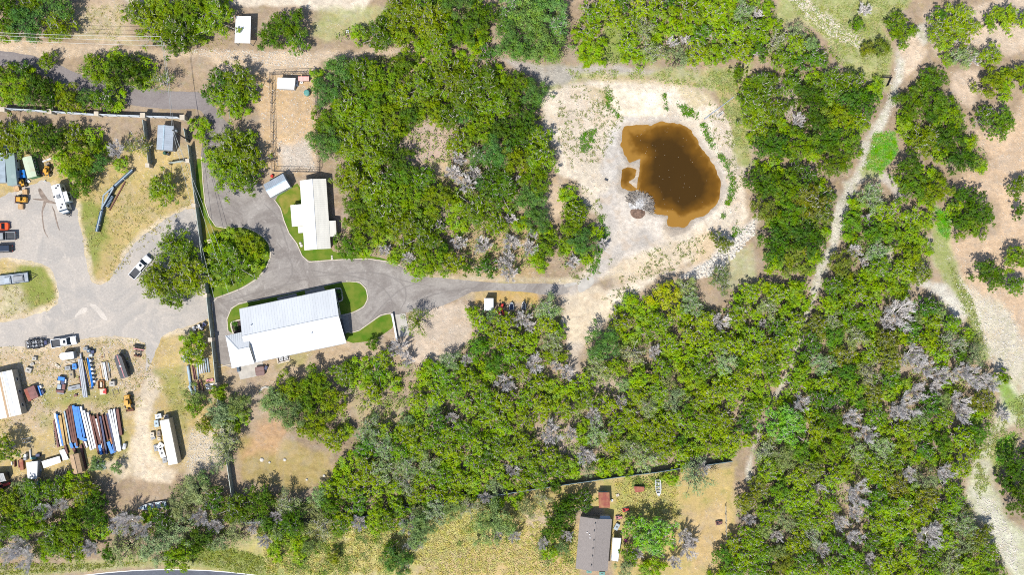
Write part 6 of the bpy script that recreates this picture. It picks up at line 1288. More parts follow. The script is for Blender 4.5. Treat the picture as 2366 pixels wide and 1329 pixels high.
A = W(259,453.5,.7); r = thing('steel_cabinet', 'blue ribbed steel box leaning beside the bent blue boom', 'steel box', (W(255.5,465.5).x,W(255.5,465.5).y,0), math.radians(63)); MB().box(-1.5,1.5,-.5,.5,0,.9).build('box', M_dblue, r, .03); mb = MB()
for k in range(9): mb.box(-1.45+k*.35,-1.36+k*.35,-.46,.46,.903,.95)
mb.build('lid_rib', M_slate, r); MB().box(-.3,.3,-.53,-.503,.4,.6).build('latch', M_chrome, r)
beam(288.5,420.5,253,486,'brown',.3,.25,'thin rusty rail lying parallel to the blue steel box',name='steel_rail',grp=None)
# ================================================================ YARD CLUTTER
def crate(name, lab, pos, l, w, h, m, ang=0., grp=None, cat='crate', z0=0.):
    p = W(pos[0],pos[1],h*.5); r = thing(name, lab, cat, (p.x,p.y,z0), ang, grp); mb = MB(); n = max(3,int(l/.28)); g = l/n
    for i in range(n): x = -l/2+i*g; mb.box(x+.015,x+g-.015,-w/2,w/2,h-.04,h)
    mb.build('lid', m, r); sd = MB(); k = max(2,int(h/.25)); hh = (h-.06)/k
    for j in range(k):
        z = .02+j*hh; sd.box(-l/2,l/2,-w/2,-w/2+.03,z,z+hh-.03).box(-l/2,l/2,w/2-.03,w/2,z,z+hh-.03).box(-l/2,-l/2+.03,-w/2+.031,w/2-.031,z,z+hh-.03).box(l/2-.03,l/2,-w/2+.031,w/2-.031,z,z+hh-.03)
    sd.build('side', m, r); MB().box(-l/2+.04,l/2-.04,-w/2+.04,w/2-.04,.0,h-.045).build('load', M_wood if m is M_crate else m, r); return r
GC = 'pine crates beside the sage building'
crate('pine_crate','pale pine crate nearest the sage building corner',(39.5,435.5),1.2,1.3,.8,M_crate,.25,GC); crate('pine_crate','orange pine crate above the yellow skid loader',(59,443.5),1.1,1.2,.9,M_crate,.05,GC); crate('pine_crate','pine crate standing below the yellow skid loader',(49,477.5),1.15,1.2,.9,M_crate,0,GC); crate('broken_crate','flattened pale crate boards between the two upper pine crates',(46,446),1.5,.9,.25,M_beige,.7,GC)
def block(name, lab, pos, l, w, h, m, ang=0., cat='block', grp=None, z0=0., bev=.03, top=None):
    """a box-like thing with a separate lid or cap"""
    p = W(pos[0],pos[1],h*.6); r = thing(name, lab, cat, (p.x,p.y,z0), ang, grp); MB().box(-l/2,l/2,-w/2,w/2,0,h*.86).build('body', m, r, bev); MB().box(-l/2-.02,l/2+.02,-w/2-.02,w/2+.02,h*.862,h).build('lid', top or m, r, bev); MB().box(-l*.2,l*.2,-w*.12,w*.12,h+.002,h+.03).build('handle', M_dgray, r); return r
GB = 'pale concrete blocks between mobile home and cargo trailer'
block('concrete_block','pale concrete block highest of the three on the dry grass',(80,829),1.0,.8,.7,M_conc,0,'concrete block',GB); block('concrete_block','low broken concrete block in the middle of the three',(74.5,842),.9,.7,.4,M_conc,.4,'concrete block',GB); block('concrete_block','largest concrete block closest to the mobile home',(66.5,855.5),1.4,1.2,.7,M_conc,-.3,'concrete block',GB)
block('square_tank','grey square tank right of the stacked drums',(260,887),1.3,1.2,1.0,M_conc,.1,'tank')
block('tool_chest','small grey chest above the dark drum cluster',(198.5,806),1.0,.8,.6,M_gray,.1,'chest')
block('blue_tarp_bale','bale under a blue tarp beside the pipe rack',(173,847),1.0,1.3,.7,M_blue,.1,'tarp bale'); block('grey_crate_box','dark grey box with a hole beside the blue tarp bale',(157,851),1.3,.9,.6,M_gray,.1,'box')
block('tan_bench','tan upholstered bench seat standing between junk pile and pipe rack',(166,866),1.0,1.9,.7,mat('tan_fabric',(.42,.35,.24),.9,0,.1,1),.1,'seat')
block('flat_cart','long grey flat cart leaning on the pipe rack bottom',(172,896),3.0,1.0,.5,M_gray,.22,'cart')
block('white_slab','leaning pale slab left of the broken rail pile',(133,846),1.3,.6,.3,M_beige,-.6,'slab')
block('white_cooler','white box peeking from under the tree above the pale pipes',(428,826.5),1.2,1.0,1.0,M_whitep,.4,'box'); block('grey_cabinet','grey cabinet under the tree next to the white box',(429,833),1.1,.7,.8,M_gray,.4,'cabinet')
G3 = 'things piled along the west side of the box trailer'
block('grey_generator','grey generator at the top corner of the box trailer',(367,962),1.5,1.1,1.1,M_galv,.2,'generator',G3); block('white_panel_box','white triangular crate end beside the grey generator',(385,963),1.1,.9,.9,M_beige,.2,'box',G3); block('pale_blue_chest','pale blue chest against the box trailer',(362.5,979),1.0,1.6,.9,M_pblue,.12,'chest',G3); block('beige_cabinet','beige cabinet by the sandy track beside the box trailer',(352,1004.5),1.0,1.1,.7,M_beige,.1,'cabinet',G3); block('grey_slab','grey slab in front of the beige cabinet',(354,1013),1.1,.6,.3,M_gray,.3,'slab',G3); block('stacked_chair_crate','pale slatted crate in the middle of the box trailer side',(367,1002.5),.9,1.3,.6,M_wood,.1,'crate',G3); block('small_bin','small pale bin under the slatted crate',(368,1014.5),.7,.8,.5,M_beige,.1,'bin',G3)
block('white_door_panel','upper white panel sticking out from the box trailer',(371,1031),1.5,1.3,.5,M_whitep,.9,'panel',G3,bev=.01); block('white_door_panel','lower white panel sticking out from the box trailer',(374.5,1047),1.2,2.4,.5,M_whitep,.35,'panel',G3,bev=.01); block('grey_pallet','grey pallet at the left end of the white panels',(360,1036),.8,1.6,.4,M_gray,.2,'pallet',G3); block('junk_box','dark pale-striped box at the bottom end of the box trailer',(381,1064),1.0,1.2,.6,M_gray,.1,'box',G3)
block('stone_slab','upper white stone slab next to the fence pillar by the maroon pipes',(484,889.5),2.0,.5,.25,M_whitep,.15,'stone slab','white slabs by the fence pillar'); block('stone_slab','lower white stone slab next to the fence pillar',(486,897),2.0,.6,.25,M_whitep,.1,'stone slab','white slabs by the fence pillar'); block('stone_slab','pinkish slab above the white slabs by the fence',(485,879),1.7,.6,.3,M_pink,.15,'stone slab','white slabs by the fence pillar')
block('utility_cabinet','pale utility cabinet on the corner lawn beside the fence',(497,656),1.1,.9,.8,M_whitep,-.2,'utility box'); block('utility_cabinet','pale utility box at the upper part of the corner lawn fence',(485,557),1.0,.9,.7,M_beige,.4,'utility box'); block('utility_cabinet','small grey box on the corner lawn under the tree edge',(593,581),.6,.6,.6,M_galv,0,'utility box')
block('white_crate','little white box at the end of the pale pipe by the low bush',(450,928),.5,.7,.4,M_whitep,0,'box')
block('blue_bin','blue tarp-covered bin between sage building and green container',(53,402),1.3,1.9,1.0,M_blue,.15,'bin'); block('dark_bin','dark blue bin above the yellow lift machine',(48,414),1.2,1.0,.9,M_navy,.1,'bin'); block('white_blue_sign_board','white and blue board lying at the green container corner',(64,417),1.4,.5,.3,M_whitep,-.7,'board')
block('brown_crate','maroon crate behind the yellow loader under the oaks',(99,399),1.1,.7,.7,M_maroon,-.2,'crate'); block('white_gutter','long white gutter lying on the ground above the yellow loader',(107.5,370),2.2,.35,.2,M_whitep,.35,'gutter',bev=.01)
block('lumber_pile','weathered lumber pile beside the white gutter',(111,381),.9,1.2,.4,M_wood,.2,'lumber'); block('white_bucket','small white can alone on the yard gravel',(103.5,418.5),.4,.35,.35,M_whitep,.3,'can')
block('cooler_box','pale blue lid of a box at the rusty kennel roof',(1485,1126),.9,.4,.35,M_teal,.1,'box',z0=0)
block('white_tank_lid','round pale tub beside the rusty shed',(1414,1157),.5,.5,.35,M_whitep,0,'tub'); block('blue_chest','blue-grey chest beside the north-east corner of the shingled house',(1425,1218),1.0,1.6,.7,M_slate,-.5,'chest'); block('pink_bin','magenta bin beside the porch awning',(1446,1250),.6,.6,.6,M_mag,.4,'bin'); block('blue_bin','blue bin south-east of the porch awning',(1465,1281),.9,1.2,.7,M_slate,.1,'bin'); block('orange_can','small orange can by the bright green tree trunk',(1466,1259),.4,.4,.4,M_orange,.1,'can')
block('teal_bin','teal bin at the bottom edge left of the house front',(1361,1322),1.2,.6,.6,M_teal,0,'bin'); block('teal_bin','teal bin at the bottom edge right of the house front',(1391,1326),1.3,.7,.6,M_teal,0,'bin')
block('pet_house','pinkish stone pile beside the old yard path',(1427,1145),.7,.6,.35,M_beige,.3,'stones')
block('grey_cart','dark cart on the patio corner beside the house wing',(551,854),.6,1.1,.8,M_dblue,.2,'cart'); block('navy_chair','dark navy folding chair east of the hot tub',(615,850),.6,.9,.8,M_navy,-.4,'chair')
block('black_box','black flat piece lying on the pale ground west of the pond',(1401,415),.9,.45,.2,M_dgray,-.4,'debris')
block('spillway_slab','white concrete block of the spillway on the pond bank top',(1664,264),2.0,.7,.3,M_conc,.65,'concrete block')
for k,(x,y,s,lab) in enumerate(((605,1063,1.0,'largest white stone on the brown clearing by the wood'),(623,1069,.6,'small white stone east of the largest one on the brown clearing'),(658,1063,.8,'white square stone in the middle of the brown clearing'),(709,1109,.6,'white stone at the lower end of the brown clearing'),(749,1100,.7,'white stone pair beside the wood east of the brown clearing'))):
    p = W(x,y); MB_ = MB().lathe([(s*.5,-.05),(s*.55,.12),(s*.35,.28)],(0,0,0),6).build('stone', M_rock); MB_.location = (p.x,p.y,0); MB_.rotation_euler = (0,0,k); tag(MB_, lab, 'stone', 'white stones on the brown clearing')
P_ = [W(x,y) for x,y in ((601,905),(606,897),(615,894),(622,896))]; mb = MB()
for i in range(12):
    t = i/11*3; a = P_[min(2,int(t))].lerp(P_[min(2,int(t))+1],t-min(2,int(t))); mb.lathe([(.26,-.04),(.3,.1),(.2,.22)],(a.x,a.y,0),6)
tag(mb.build('stone_edging', M_rock), 'curved line of white stones in the grove below the patio', 'stone edging')
# junk vehicles and piles with parts of several colours
def junk(name, lab, pos, ang, parts, cat='junk pile', grp=None):
    p = W(*pos); r = thing(name, lab, cat, (p.x,p.y,0), ang, grp)
    for nm, x, y, l, w, z0, z1, m in parts: MB().box(x-l/2,x+l/2,y-w/2,y+w/2,z0,z1).build(nm, m, r, .03)
    return r
junk('junk_vehicle','stripped multicoloured vehicle left of the tan bench seat',(144,889),math.radians(-97),[('chassis',0,0,3.9,1.9,.35,.55,M_dgray),('hood',-1.5,0,.9,1.6,.553,.95,M_blue),('seat',-.6,.45,.8,.8,.553,1.0,M_navy),('seat',-.6,-.5,.8,.7,.553,.9,M_beige),('panel',.4,.75,1.3,.8,.553,.8,M_maroon),('panel',.5,-.2,1.1,.9,.553,1.05,M_slate),('bumper',1.6,0,.6,1.9,.553,.85,M_maroon),('tray',2.1,.1,.35,1.7,.3,.6,M_gray),('fender',-1.0,1.0,1.0,.3,.4,.8,M_whitep)],'junk vehicle')
wheels(bpy.data.objects['junk_vehicle'],(-1.2,1.2),.95,.36,.24)
junk('dump_hopper','rusty hopper half maroon half tan right of the mobile home',(77,908),math.radians(-68),[('bin',0,.55,3.0,1.9,.4,1.35,M_maroon),('bin',.1,-.85,3.1,.85,.4,1.2,M_rust)],'hopper'); wheels(bpy.data.objects['dump_hopper'],(-.6,.6),1.15,.4,.25)
junk('scrap_heap','blue and white scrap heap beside the rusty hopper',(96,902),math.radians(-72),[('blue_bar',0,-.1,2.4,.3,.2,.8,M_blue),('white_piece',-.8,.35,.7,.4,.0,.7,M_whitep),('dark_piece',.5,.4,1.0,.5,.0,.6,M_navy),('pale_piece',1.1,-.3,.6,.5,0,.5,M_beige),('rust_piece',-.4,-.5,1.2,.3,0,.5,M_rust2)])
junk('wood_frame','orange-brown frame standing on the dry ground below the conduit stack',(235.5,889),math.radians(-88),[('rail',0,-.7,2.0,.14,.1,.6,M_orange),('rail',0,.7,2.0,.14,.1,.6,M_orange),('rail',-.9,0,.14,1.2,.1,.62,M_orange),('rail',.9,0,.14,1.2,.1,.62,M_orange),('panel',0,0,1.2,.5,.1,.5,M_beige)],'frame')
junk('painted_cart','beige and red painted cart below the orange frame',(241.5,905),math.radians(5),[('tray',-.15,0,1.5,1.4,.3,.6,M_beige),('panel',.6,.1,.35,1.3,.35,.9,M_red),('panel',.15,-.1,.4,.6,.61,.75,M_red)],'cart'); wheels(bpy.data.objects['painted_cart'],(-.4,.4),.6,.24,.14)
junk('conduit_stack','stack of pale conduits and boards between pipe rack and striped trailer',(244,856),math.radians(-80),[('boards',0,.75,4.2,.5,0,.35,M_wood),('conduit',.3,.2,4.6,.3,0,.45,M_silver),('conduit',.2,-.15,4.4,.25,0,.40,M_whitep),('boards',-.2,-.6,3.8,.4,0,.35,M_beige),('boards',.4,-1.1,3.4,.3,0,.3,M_crate),('conduit',-.6,1.05,2.2,.2,0,.3,M_pblue)],'pipe stack')
junk('implement','black and red farm implement standing right of the striped trailer',(320.5,812),math.radians(-10),[('beam',0,1.25,2.5,.35,.3,.8,M_black),('beam',.1,.55,2.6,.25,.4,.7,M_pink),('frame',.1,-.1,1.9,.12,.3,.6,M_dgray),('frame',-.5,-.3,.12,1.9,.3,.55,M_dgray),('frame',.7,-.3,.12,1.9,.3,.55,M_dgray),('scraper',0,-1.1,1.6,.4,.05,.6,M_rust2)],'farm implement'); wheels(bpy.data.objects['implement'],(.2,),1.0,.35,.22)
junk('dark_drum_cluster','dark fuel tank cluster above the pipe rack drums',(211,814),0.,[('tank',-.25,.35,.9,.9,0,.95,M_dblue),('tank',.6,.1,.8,.8,0,.8,M_navy),('box',.1,-.75,.9,.7,0,.7,M_galv),('valve',-.25,.35,.3,.3,.953,1.1,M_whitep)],'tank cluster')
junk('board_stack','pale boards stacked left of the pipe rack top',(163,837),math.radians(12),[('board',0,.2,2.8,.2,0,.3,M_beige),('board',0,-.15,2.6,.2,0,.28,M_beige),('board',.6,-.5,1.6,.2,0,.25,M_rock)],'boards'); junk('pallet_bits','red-brown broken pallet pieces on the dry grass by the drums',(238,824),.1,[('board',0,.3,.9,.2,0,.15,M_crate),('board',0,-.1,.9,.2,0,.15,M_rust2),('board',.35,0,.2,1.0,.151,.22,M_beige)],'pallet')
junk('wire_spool','wire cage lying on the dry ground near the striped trailer tail',(268,906),.3,[('rail',0,.6,1.4,.1,0,.1,M_wood),('rail',0,-.6,1.4,.1,0,.1,M_wood),('rail',-.65,0,.1,1.3,.101,.2,M_wood),('rail',.65,0,.1,1.3,.101,.2,M_wood)],'cage')
junk('small_engine','small dark red engine below the long flat cart',(176,914),.3,[('block',0,0,.8,.5,0,.5,M_maroon),('pulley',.4,.2,.3,.3,.0,.4,M_black)],'engine')
junk('ladder_rack','white ladder leaning at the tree above the junk',(62,1018),.15,[('rail',0,.5,2.2,.1,.2,.35,M_whitep),('rail',0,-.5,2.2,.1,.2,.35,M_whitep)]+[('rung',-.9+k*.45,0,.07,.9,.2,.3,M_silver) for k in range(5)]+[('foot',-1.0,.5,.1,.1,0,.2,M_dgray),('foot',1.0,-.5,.1,.1,0,.2,M_dgray)],'ladder')
junk('barrel_heap','blue and teal barrel heap above the striped-roof shed',(78,1055),.05,[('drum',-1.7,.4,.7,.7,0,.9,M_whitep),('drum',-1.7,-.4,.7,.7,0,.9,M_gray),('post',-.6,.6,.25,2.2,.0,.5,M_silver),('crate',.2,-.4,1.4,.6,0,.6,M_teal),('bin',1.3,.3,1.0,.7,0,.7,M_navy)])
junk('pale_cabinets','pale cabinets between striped-roof shed and the long bin',(90,1082),math.radians(10),[('cabinet',0,.7,1.0,1.0,0,1.0,M_whitep),('cabinet',0,-.6,.9,1.2,0,.8,M_slate),('cabinet',.6,.1,.4,1.8,0,.7,M_galv)],'cabinets')
junk('pallet_pile','stack of greyish slatted pallets below the long white bin',(142,1092),math.radians(12),[('slat',-1.6+k*.38,(k%3-1)*.2,.16,1.5,.15,.35,M_beige if k%2 else M_wood) for k in range(9)]+[('runner',0,.5,3.6,.12,0,.149,M_wood),('runner',0,-.5,3.6,.12,0,.149,M_wood)],'pallets')
junk('rusty_scrap_heap','rust-brown frames left of the striped-roof shed',(48,1074),.1,[('frame',-1.2,.4,.25,1.6,0,.6,M_rust2),('frame',-.3,.2,.2,1.8,0,.5,M_maroon),('frame',.5,0,.9,2.6,0,.7,M_rust),('frame',-2.0,.5,.3,.8,0,.4,M_whitep)])
junk('ladder_cart','rusty ladder-topped cart below the striped-roof shed',(71,1121),math.radians(5),[('tray',0,0,1.4,2.2,.2,.5,M_rust2),('rail',-.5,0,.15,2.1,.503,.65,M_pink),('rail',.4,0,.15,2.1,.503,.65,M_orange),('rung',-.05,.5,.8,.1,.51,.6,M_beige),('rung',-.05,-.4,.8,.1,.51,.6,M_beige)],'cart')
junk('blue_mower_frame','blue machine in a pale frame right of the ladder cart',(91,1118),.05,[('body',0,0,.5,1.5,.1,.6,M_blue),('rail',-.6,0,.1,2.0,0,.4,M_silver),('rail',.6,0,.1,2.0,0,.4,M_silver)],'machine')
junk('grate','leaning white grate at the west end of the steel beams',(129,1012),math.radians(-83),[('rail',0,.25,3.8,.08,.0,.3,M_beige),('rail',0,-.25,3.8,.08,0,.3,M_beige)]+[('bar',-1.7+k*.42,0,.07,.42,.05,.25,M_beige) for k in range(9)],'grate')
def tank(lab, pos, ang, l, rr, m):
    p = W(*pos); r = thing('gas_tank', lab, 'gas tank', (p.x,p.y,0), ang); MB().tube([(-l/2-rr*.4,0,rr+.15),(-l/2,0,rr+.15),(l/2,0,rr+.15),(l/2+rr*.4,0,rr+.15)],[rr*.6,rr,rr,rr*.6],14).build('tank', m, r, smooth=True); MB().box(-l*.3,-l*.3+.1,-rr*.6,rr*.6,0,.3).box(l*.3-.1,l*.3,-rr*.6,rr*.6,0,.3).build('foot', M_gray, r); MB().lathe([(.16,0),(.18,.12)],(0,0,2*rr+.12),10).build('valve_dome', m, r)
tank('white gas tank between the steel beams and the sandy track', (290,1031), 1.4, 1.2, .42, M_whitep)
def drum(lab, pos, m, rr=.4, h=.9, grp=None, name='rain_barrel'):
    p = W(*pos); r = thing(name, lab, 'barrel', (p.x,p.y,0), 0, grp); MB().lathe([(rr*.9,0),(rr,h*.3),(rr,h*.7),(rr*.9,h)],(0,0,0),16).build('body', m, r); MB().lathe([(rr*.93,h+.002),(rr*.7,h+.08)],(0,0,0),16).build('lid', m, r)
drum('dark green barrel at the lower wall of the grey metal shed', (383,354.5), M_dgreen, .42, 1.0, 'barrels at the grey metal shed'); drum('smaller dark grey barrel beside the dark green one', (390.5,356.5), M_dgray, .36, .8, 'barrels at the grey metal shed')
drum('big teal water tank half under the oaks in the wire pen', (711,216), M_teal, .75, 1.3, None, 'water_tank'); drum('red barrel between wire pen corner and the carport', (629.5,407), M_red, .4, .6, None, 'barrel')
block('pen_feeder','white feeder trough beside the white pen shed',(686.5,192),.4,1.4,.5,M_whitep,.05,'trough'); block('pen_cooler','white tub under the red-roof coop',(697,190),.6,.5,.4,M_whitep,0,'tub')
block('stone_step','pale stone steps at the lower left corner of the cream roof house',(695,566),1.4,1.0,.12,M_stone,.6,'steps',bev=.02) if 0 else None
block('bird_feeder_box','small white box on the grass by the top oaks',(803,73),.6,.7,.5,M_whitep,0,'box')
# ---- pond things
def brush():
    o = W(1480,474); r = thing('brush_pile', 'heap of grey branches and white ash beside brown soil at the pond', 'brush pile', (o.x,o.y,-.15)); rg = random.Random(9)
    V = []; n = 26
    def heap(name, cx, cy, rad, h, m, seed):
        q = np.random.default_rng(seed); gx, gy = np.meshgrid(np.linspace(-1,1,n),np.linspace(-1,1,n)); rr = np.sqrt(gx**2+gy**2); z = h*np.clip(1-rr**2,-.08,1)+(fbm(gx*3+9,gy*3+9,seed)-.45)*.7*np.clip(1.05-rr,0,1)
        c = W(cx,cy)-o; VV = np.stack([c.x+gx*rad,c.y+gy*rad*.9,z],-1).reshape(-1,3); i = (np.arange(n-1)[:,None]*n+np.arange(n-1)[None,:]).ravel(); F = np.stack([i,i+1,i+n+1,i+n],1); ok = (rr.ravel()[F] < 1.08).all(1); link_mesh(name, np_mesh(name,VV,F[ok]), m, r)
    heap('soil_mound',1474,490,2.1,.55,M_dirtm,3); heap('ash_mound',1477,470,2.9,.75,M_ash,5)
    mb = MB(); c0 = W(1474,482)-o
    for k in range(520):
        a = rg.uniform(-.45,2.6); q = rg.uniform(1.2,3.9); x = c0.x+math.cos(a)*q; y = c0.y+.35+math.sin(a)*q*.92; ln = rg.uniform(.5,1.5); d = a+rg.gauss(0,.5); z = rg.uniform(.15,.75)*(1.2-q/4.6)+.12
        mb.bar((x-math.cos(d)*ln/2,y-math.sin(d)*ln/2,z),(x+math.cos(d)*ln/2,y+math.sin(d)*ln/2,z+rg.uniform(-.15,.3)),rg.uniform(.04,.10))
    mb.build('branches', M_stick, r)
brush()
A = W(1627,275); B = W(1695,224); tag(MB().tube([(A.x,A.y,.12),((A.x+B.x)/2,(A.y+B.y)/2,.12),(B.x,B.y,.12)],.13,8).build('drain_pipe', M_galv), 'thin grey pipe running from the pond bank to the trees', 'pipe')
def gate():
    o = W(2047,180); r = thing('field_gate', 'black metal gate leaves standing on the gully path near the top corner', 'gate', (o.x,o.y,0)); q = lambda x,y: W(x,y)-Vector((o.x,o.y,0))
    for a, b in (((2035,179),(2056,180.5)),((2055,181),(2047,199))):
        mb = MB()
        for z in (.3,.7,1.1,1.45): mb.bar(q(*a)+Vector((0,0,z)),q(*b)+Vector((0,0,z)),.09)
        mb.build('gate_leaf', M_black, r)
    for x,y in ((2035,179),(2055.5,181),(2047,199)): p = q(x,y); MB().tube([p,p+Vector((0,0,1.7))],.09,8).build('gate_post', M_black, r)
gate()
rg_ = np.random.default_rng(77)
def rocks(polys, n, smin, smax, m, name, lab=None, kind='stuff'):
    mb_v = []; mb_f = []; base = np.array([(-.5,-.4,-.2),(.5,-.5,-.2),(.55,.4,-.2),(-.4,.5,-.2),(-.32,-.25,.42),(.3,-.3,.38),(.3,.28,.45),(-.25,.3,.36)]); fc = np.array([(4,5,6,7),(0,1,5,4),(1,2,6,5),(2,3,7,6),(3,0,4,7)])
    for poly in polys:
        P = np.array(poly,float); x0,y0 = P.min(0); x1,y1 = P.max(0); k = int(n*len(polys)**0/len(polys)); xs = rg_.uniform(x0,x1,k*3); ys = rg_.uniform(y0,y1,k*3); ok = sdist(xs,ys,poly) > 0
        for x,y in list(zip(xs[ok],ys[ok]))[:k]:
            s = smin+(smax-smin)*rg_.random()**2.5; a = rg_.uniform(0,6.28); c,sn = math.cos(a),math.sin(a); g = W(x,y); V = (base+rg_.normal(size=base.shape)*.07)*s; mb_f.append(fc+8*len(mb_v)); mb_v.append(np.stack([g.x+V[:,0]*c-V[:,1]*sn,g.y+V[:,0]*sn+V[:,1]*c,V[:,2]],1))
    me = np_mesh(name, np.concatenate(mb_v), np.concatenate(mb_f)); return tag(link_mesh(name, me, m), lab, 'stones', None, kind)
rocks([[(1690,560),(1745,505),(1745,540),(1690,600),(1640,640),(1570,645),(1640,600)]], 900, .25,.9, M_rock, 'spillway_rocks', 'mass of pale rocks in the spillway below the pond')
rocks([ribbon([(2080,160),(2045,270),(2010,330),(1990,400),(1965,430),(1940,500),(1925,570),(1890,640),(1878,690),(1860,740)],[26,22,26,22,22,22,22,18,12,8]), [(2200,640),(2330,720),(2390,840),(2300,850),(2260,780)], [(2250,1140),(2300,1160),(2350,1260),(2350,1329),(2290,1250)], ribbon([(1830,-20),(1880,30),(1930,70),(1990,100)],30)], 4200, .10,.42, M_rock, 'trail_stones', 'mass of pale stones strewn along the stony trail and eastern slope')
rocks([[(1290,200),(1400,185),(1600,195),(1690,290),(1722,440),(1700,570),(1640,500),(1690,430),(1600,280),(1440,275),(1420,400),(1390,460),(1300,400),(1270,290)],[(590,170),(735,170),(735,395),(620,405)],[(40,800),(330,780),(340,900),(60,940)],[(440,990),(510,990),(510,1080),(430,1100)],[(400,110),(720,120),(715,160),(480,130)]], 5200, .08,.34, M_rock, 'loose_stones', 'mass of small loose stones on the bare ground and pond banks')
# ================================================================ PLANTING
def scatter(polys, n, edge=0):
    out = []
    A = [abs(sum(p[i][0]*p[(i+1)%len(p)][1]-p[(i+1)%len(p)][0]*p[i][1] for i in range(len(p))))/2 for p in polys]; T = sum(A)
    for p, a in zip(polys, A):
        k = int(n*a/T)+1; P = np.array(p,float); x0,y0 = P.min(0); x1,y1 = P.max(0); got = []
        for _ in range(8):
            xs = rg_.uniform(x0,x1,k*2); ys = rg_.uniform(y0,y1,k*2); ok = sdist(xs,ys,p) > edge; got += list(zip(xs[ok],ys[ok]))
            if len(got) >= k: break
        out += got[:k]
    return np.array(out)
def tufts(name, polys, n, rad, leaves, size, col, lab, zc=.18, edge=0, gate=0):
    Q = scatter(polys, n, edge)
    if gate: Q = Q[fbm(Q[:,0]*.045,Q[:,1]*.045,31) > gate]
    k = (H-zc)/H; X = (Q[:,0]-1183)*S; Y = -(Q[:,1]-664.5)*S; m = len(Q); s = rg_.uniform(.5,1.4,(m,1,1))
    P = np.stack([X,Y,np.full(m,zc)],1)[:,None,:]+rg_.normal(size=(m,leaves,3))*np.array([rad,rad,zc*.45])*s; P = P.reshape(-1,3); P[:,2] = np.maximum(P[:,2],.03)
    V = leaf_quads(P, np.array([0,0,1.])+rg_.normal(size=P.shape)*.6, size, rg_, 1.7); me = np_mesh(name, V, quads(V)); me.materials.append(M_leaf); o = link_mesh(name, me); o.color = (*col,1); return tag(o, lab, 'plants', None, 'stuff')
BIGZ = [z[1] for z in ZONES if len(z[1]) > 8]
tufts('undergrowth', BIGZ, 12000, .42, 14, .24, (.17,.23,.05), 'low leafy undergrowth filling the gaps between the trees', .55, 6)
tufts('brush_twigs', BIGZ[-16:], 5200, .5, 11, .18, (.34,.36,.20), 'pale dry brush between the trees of the woods', .4, 4, .45)
POND_GREEN = [[(1562,240),(1580,243),(1618,262),(1612,278),(1580,268)], ribbon([(1625,285),(1632,305),(1645,335),(1652,345)],12), ribbon([(1662,352),(1672,372),(1682,388)],12), ribbon([(1685,395),(1692,425),(1688,450),(1682,475)],13), [(1665,490),(1680,500),(1670,510)], ribbon([(1690,530),(1720,530),(1690,545)],10), ribbon([(1385,500),(1400,540),(1392,560),(1378,600),(1365,630)],14), [(1405,205),(1418,215),(1410,240),(1400,225)], [(1340,315),(1380,290),(1370,340),(1345,360)], ribbon([(1400,240),(1430,270)],8), ribbon([(1535,215),(1538,255)],6)]
tufts('bank_weeds', POND_GREEN, 560, .28, 12, .17, (.09,.20,.02), 'bright green weeds growing in patches round the pond bank', .2)
tufts('bank_weeds', [[(1290,200),(1420,190),(1440,280),(1400,360),(1330,400),(1290,330)],[(1640,230),(1700,300),(1722,440),(1700,520),(1690,420),(1640,300)],[(1400,600),(1640,540),(1640,600),(1440,660)],[(1300,640),(1380,600),(1395,640),(1340,656)],[(1390,690),(1450,650),(1480,680),(1430,740)],[(1295,405),(1400,440),(1400,510),(1360,480),(1340,430)]], 1200, .22, 9, .16, (.19,.22,.07), 'scattered olive weeds on the pale ground round the pond', .15, 0, .42)
tufts('dry_tufts', [[(0,800),(330,780),(370,900),(300,960),(0,1000)],[(180,400),(440,380),(440,470),(250,650),(190,560)],[(0,620),(130,640),(130,710),(0,740)],[(280,980),(300,1060),(130,1060)],[(360,870),(430,860),(430,1000),(390,960)],[(160,20),(280,10),(280,100),(170,95)],[(330,95),(540,85),(540,115),(430,125)]], 2600, .25, 6, .16, (.34,.31,.11), 'tufts of dry yellow grass over the yard', .12, 0, .40)
tufts('meadow_grass', [[(1800,-10),(2120,-10),(2050,60),(2060,120),(2040,200),(1940,150),(1900,80),(1850,40)],[(1310,160),(1700,165),(1700,200),(1620,205),(1500,182),(1320,180)],[(1650,180),(1720,190),(1730,370),(1700,330)],[(2170,520),(2190,600),(2250,700),(2280,820),(2260,800),(2210,680)],[(2240,1060),(2310,960),(2366,900),(2366,1000),(2300,1090),(2260,1160)],[(2030,390),(2060,320),(2020,310),(1995,390)]], 3600, .3, 8, .2, (.26,.30,.10), 'pale green meadow grass tufts beside the trail and pond', .14, 0, .36)
tufts('golden_grass', [[(600,1235),(900,1207),(1100,1172),(1230,1155),(1330,1225),(1340,1329),(620,1329)],[(1420,1110),(1560,1105),(1570,1200),(1430,1200)]], 5200, .32, 8, .22, (.44,.40,.14), 'long golden grass of the bottom fields', .12, 0, .30)
tufts('field_shrubs', [[(640,1245),(900,1225),(940,1329),(640,1329)],[(1060,1200),(1180,1200),(1200,1250),(1060,1260)],[(1410,1110),(1560,1095),(1560,1130),(1430,1130)],[(1230,1230),(1330,1220),(1330,1300),(1250,1310)]], 700, .5, 26, .2, (.17,.23,.05), 'low green shrubs dotted over the golden fields', .3, 0, .5)
tufts('roadside_grass', [[(380,1285),(520,1262),(640,1300),(640,1329),(560,1325)],[(0,1300),(180,1305),(380,1296),(200,1318),(0,1329)]], 900, .25, 8, .18, (.20,.23,.045), 'grass verge along the asphalt road', .1)
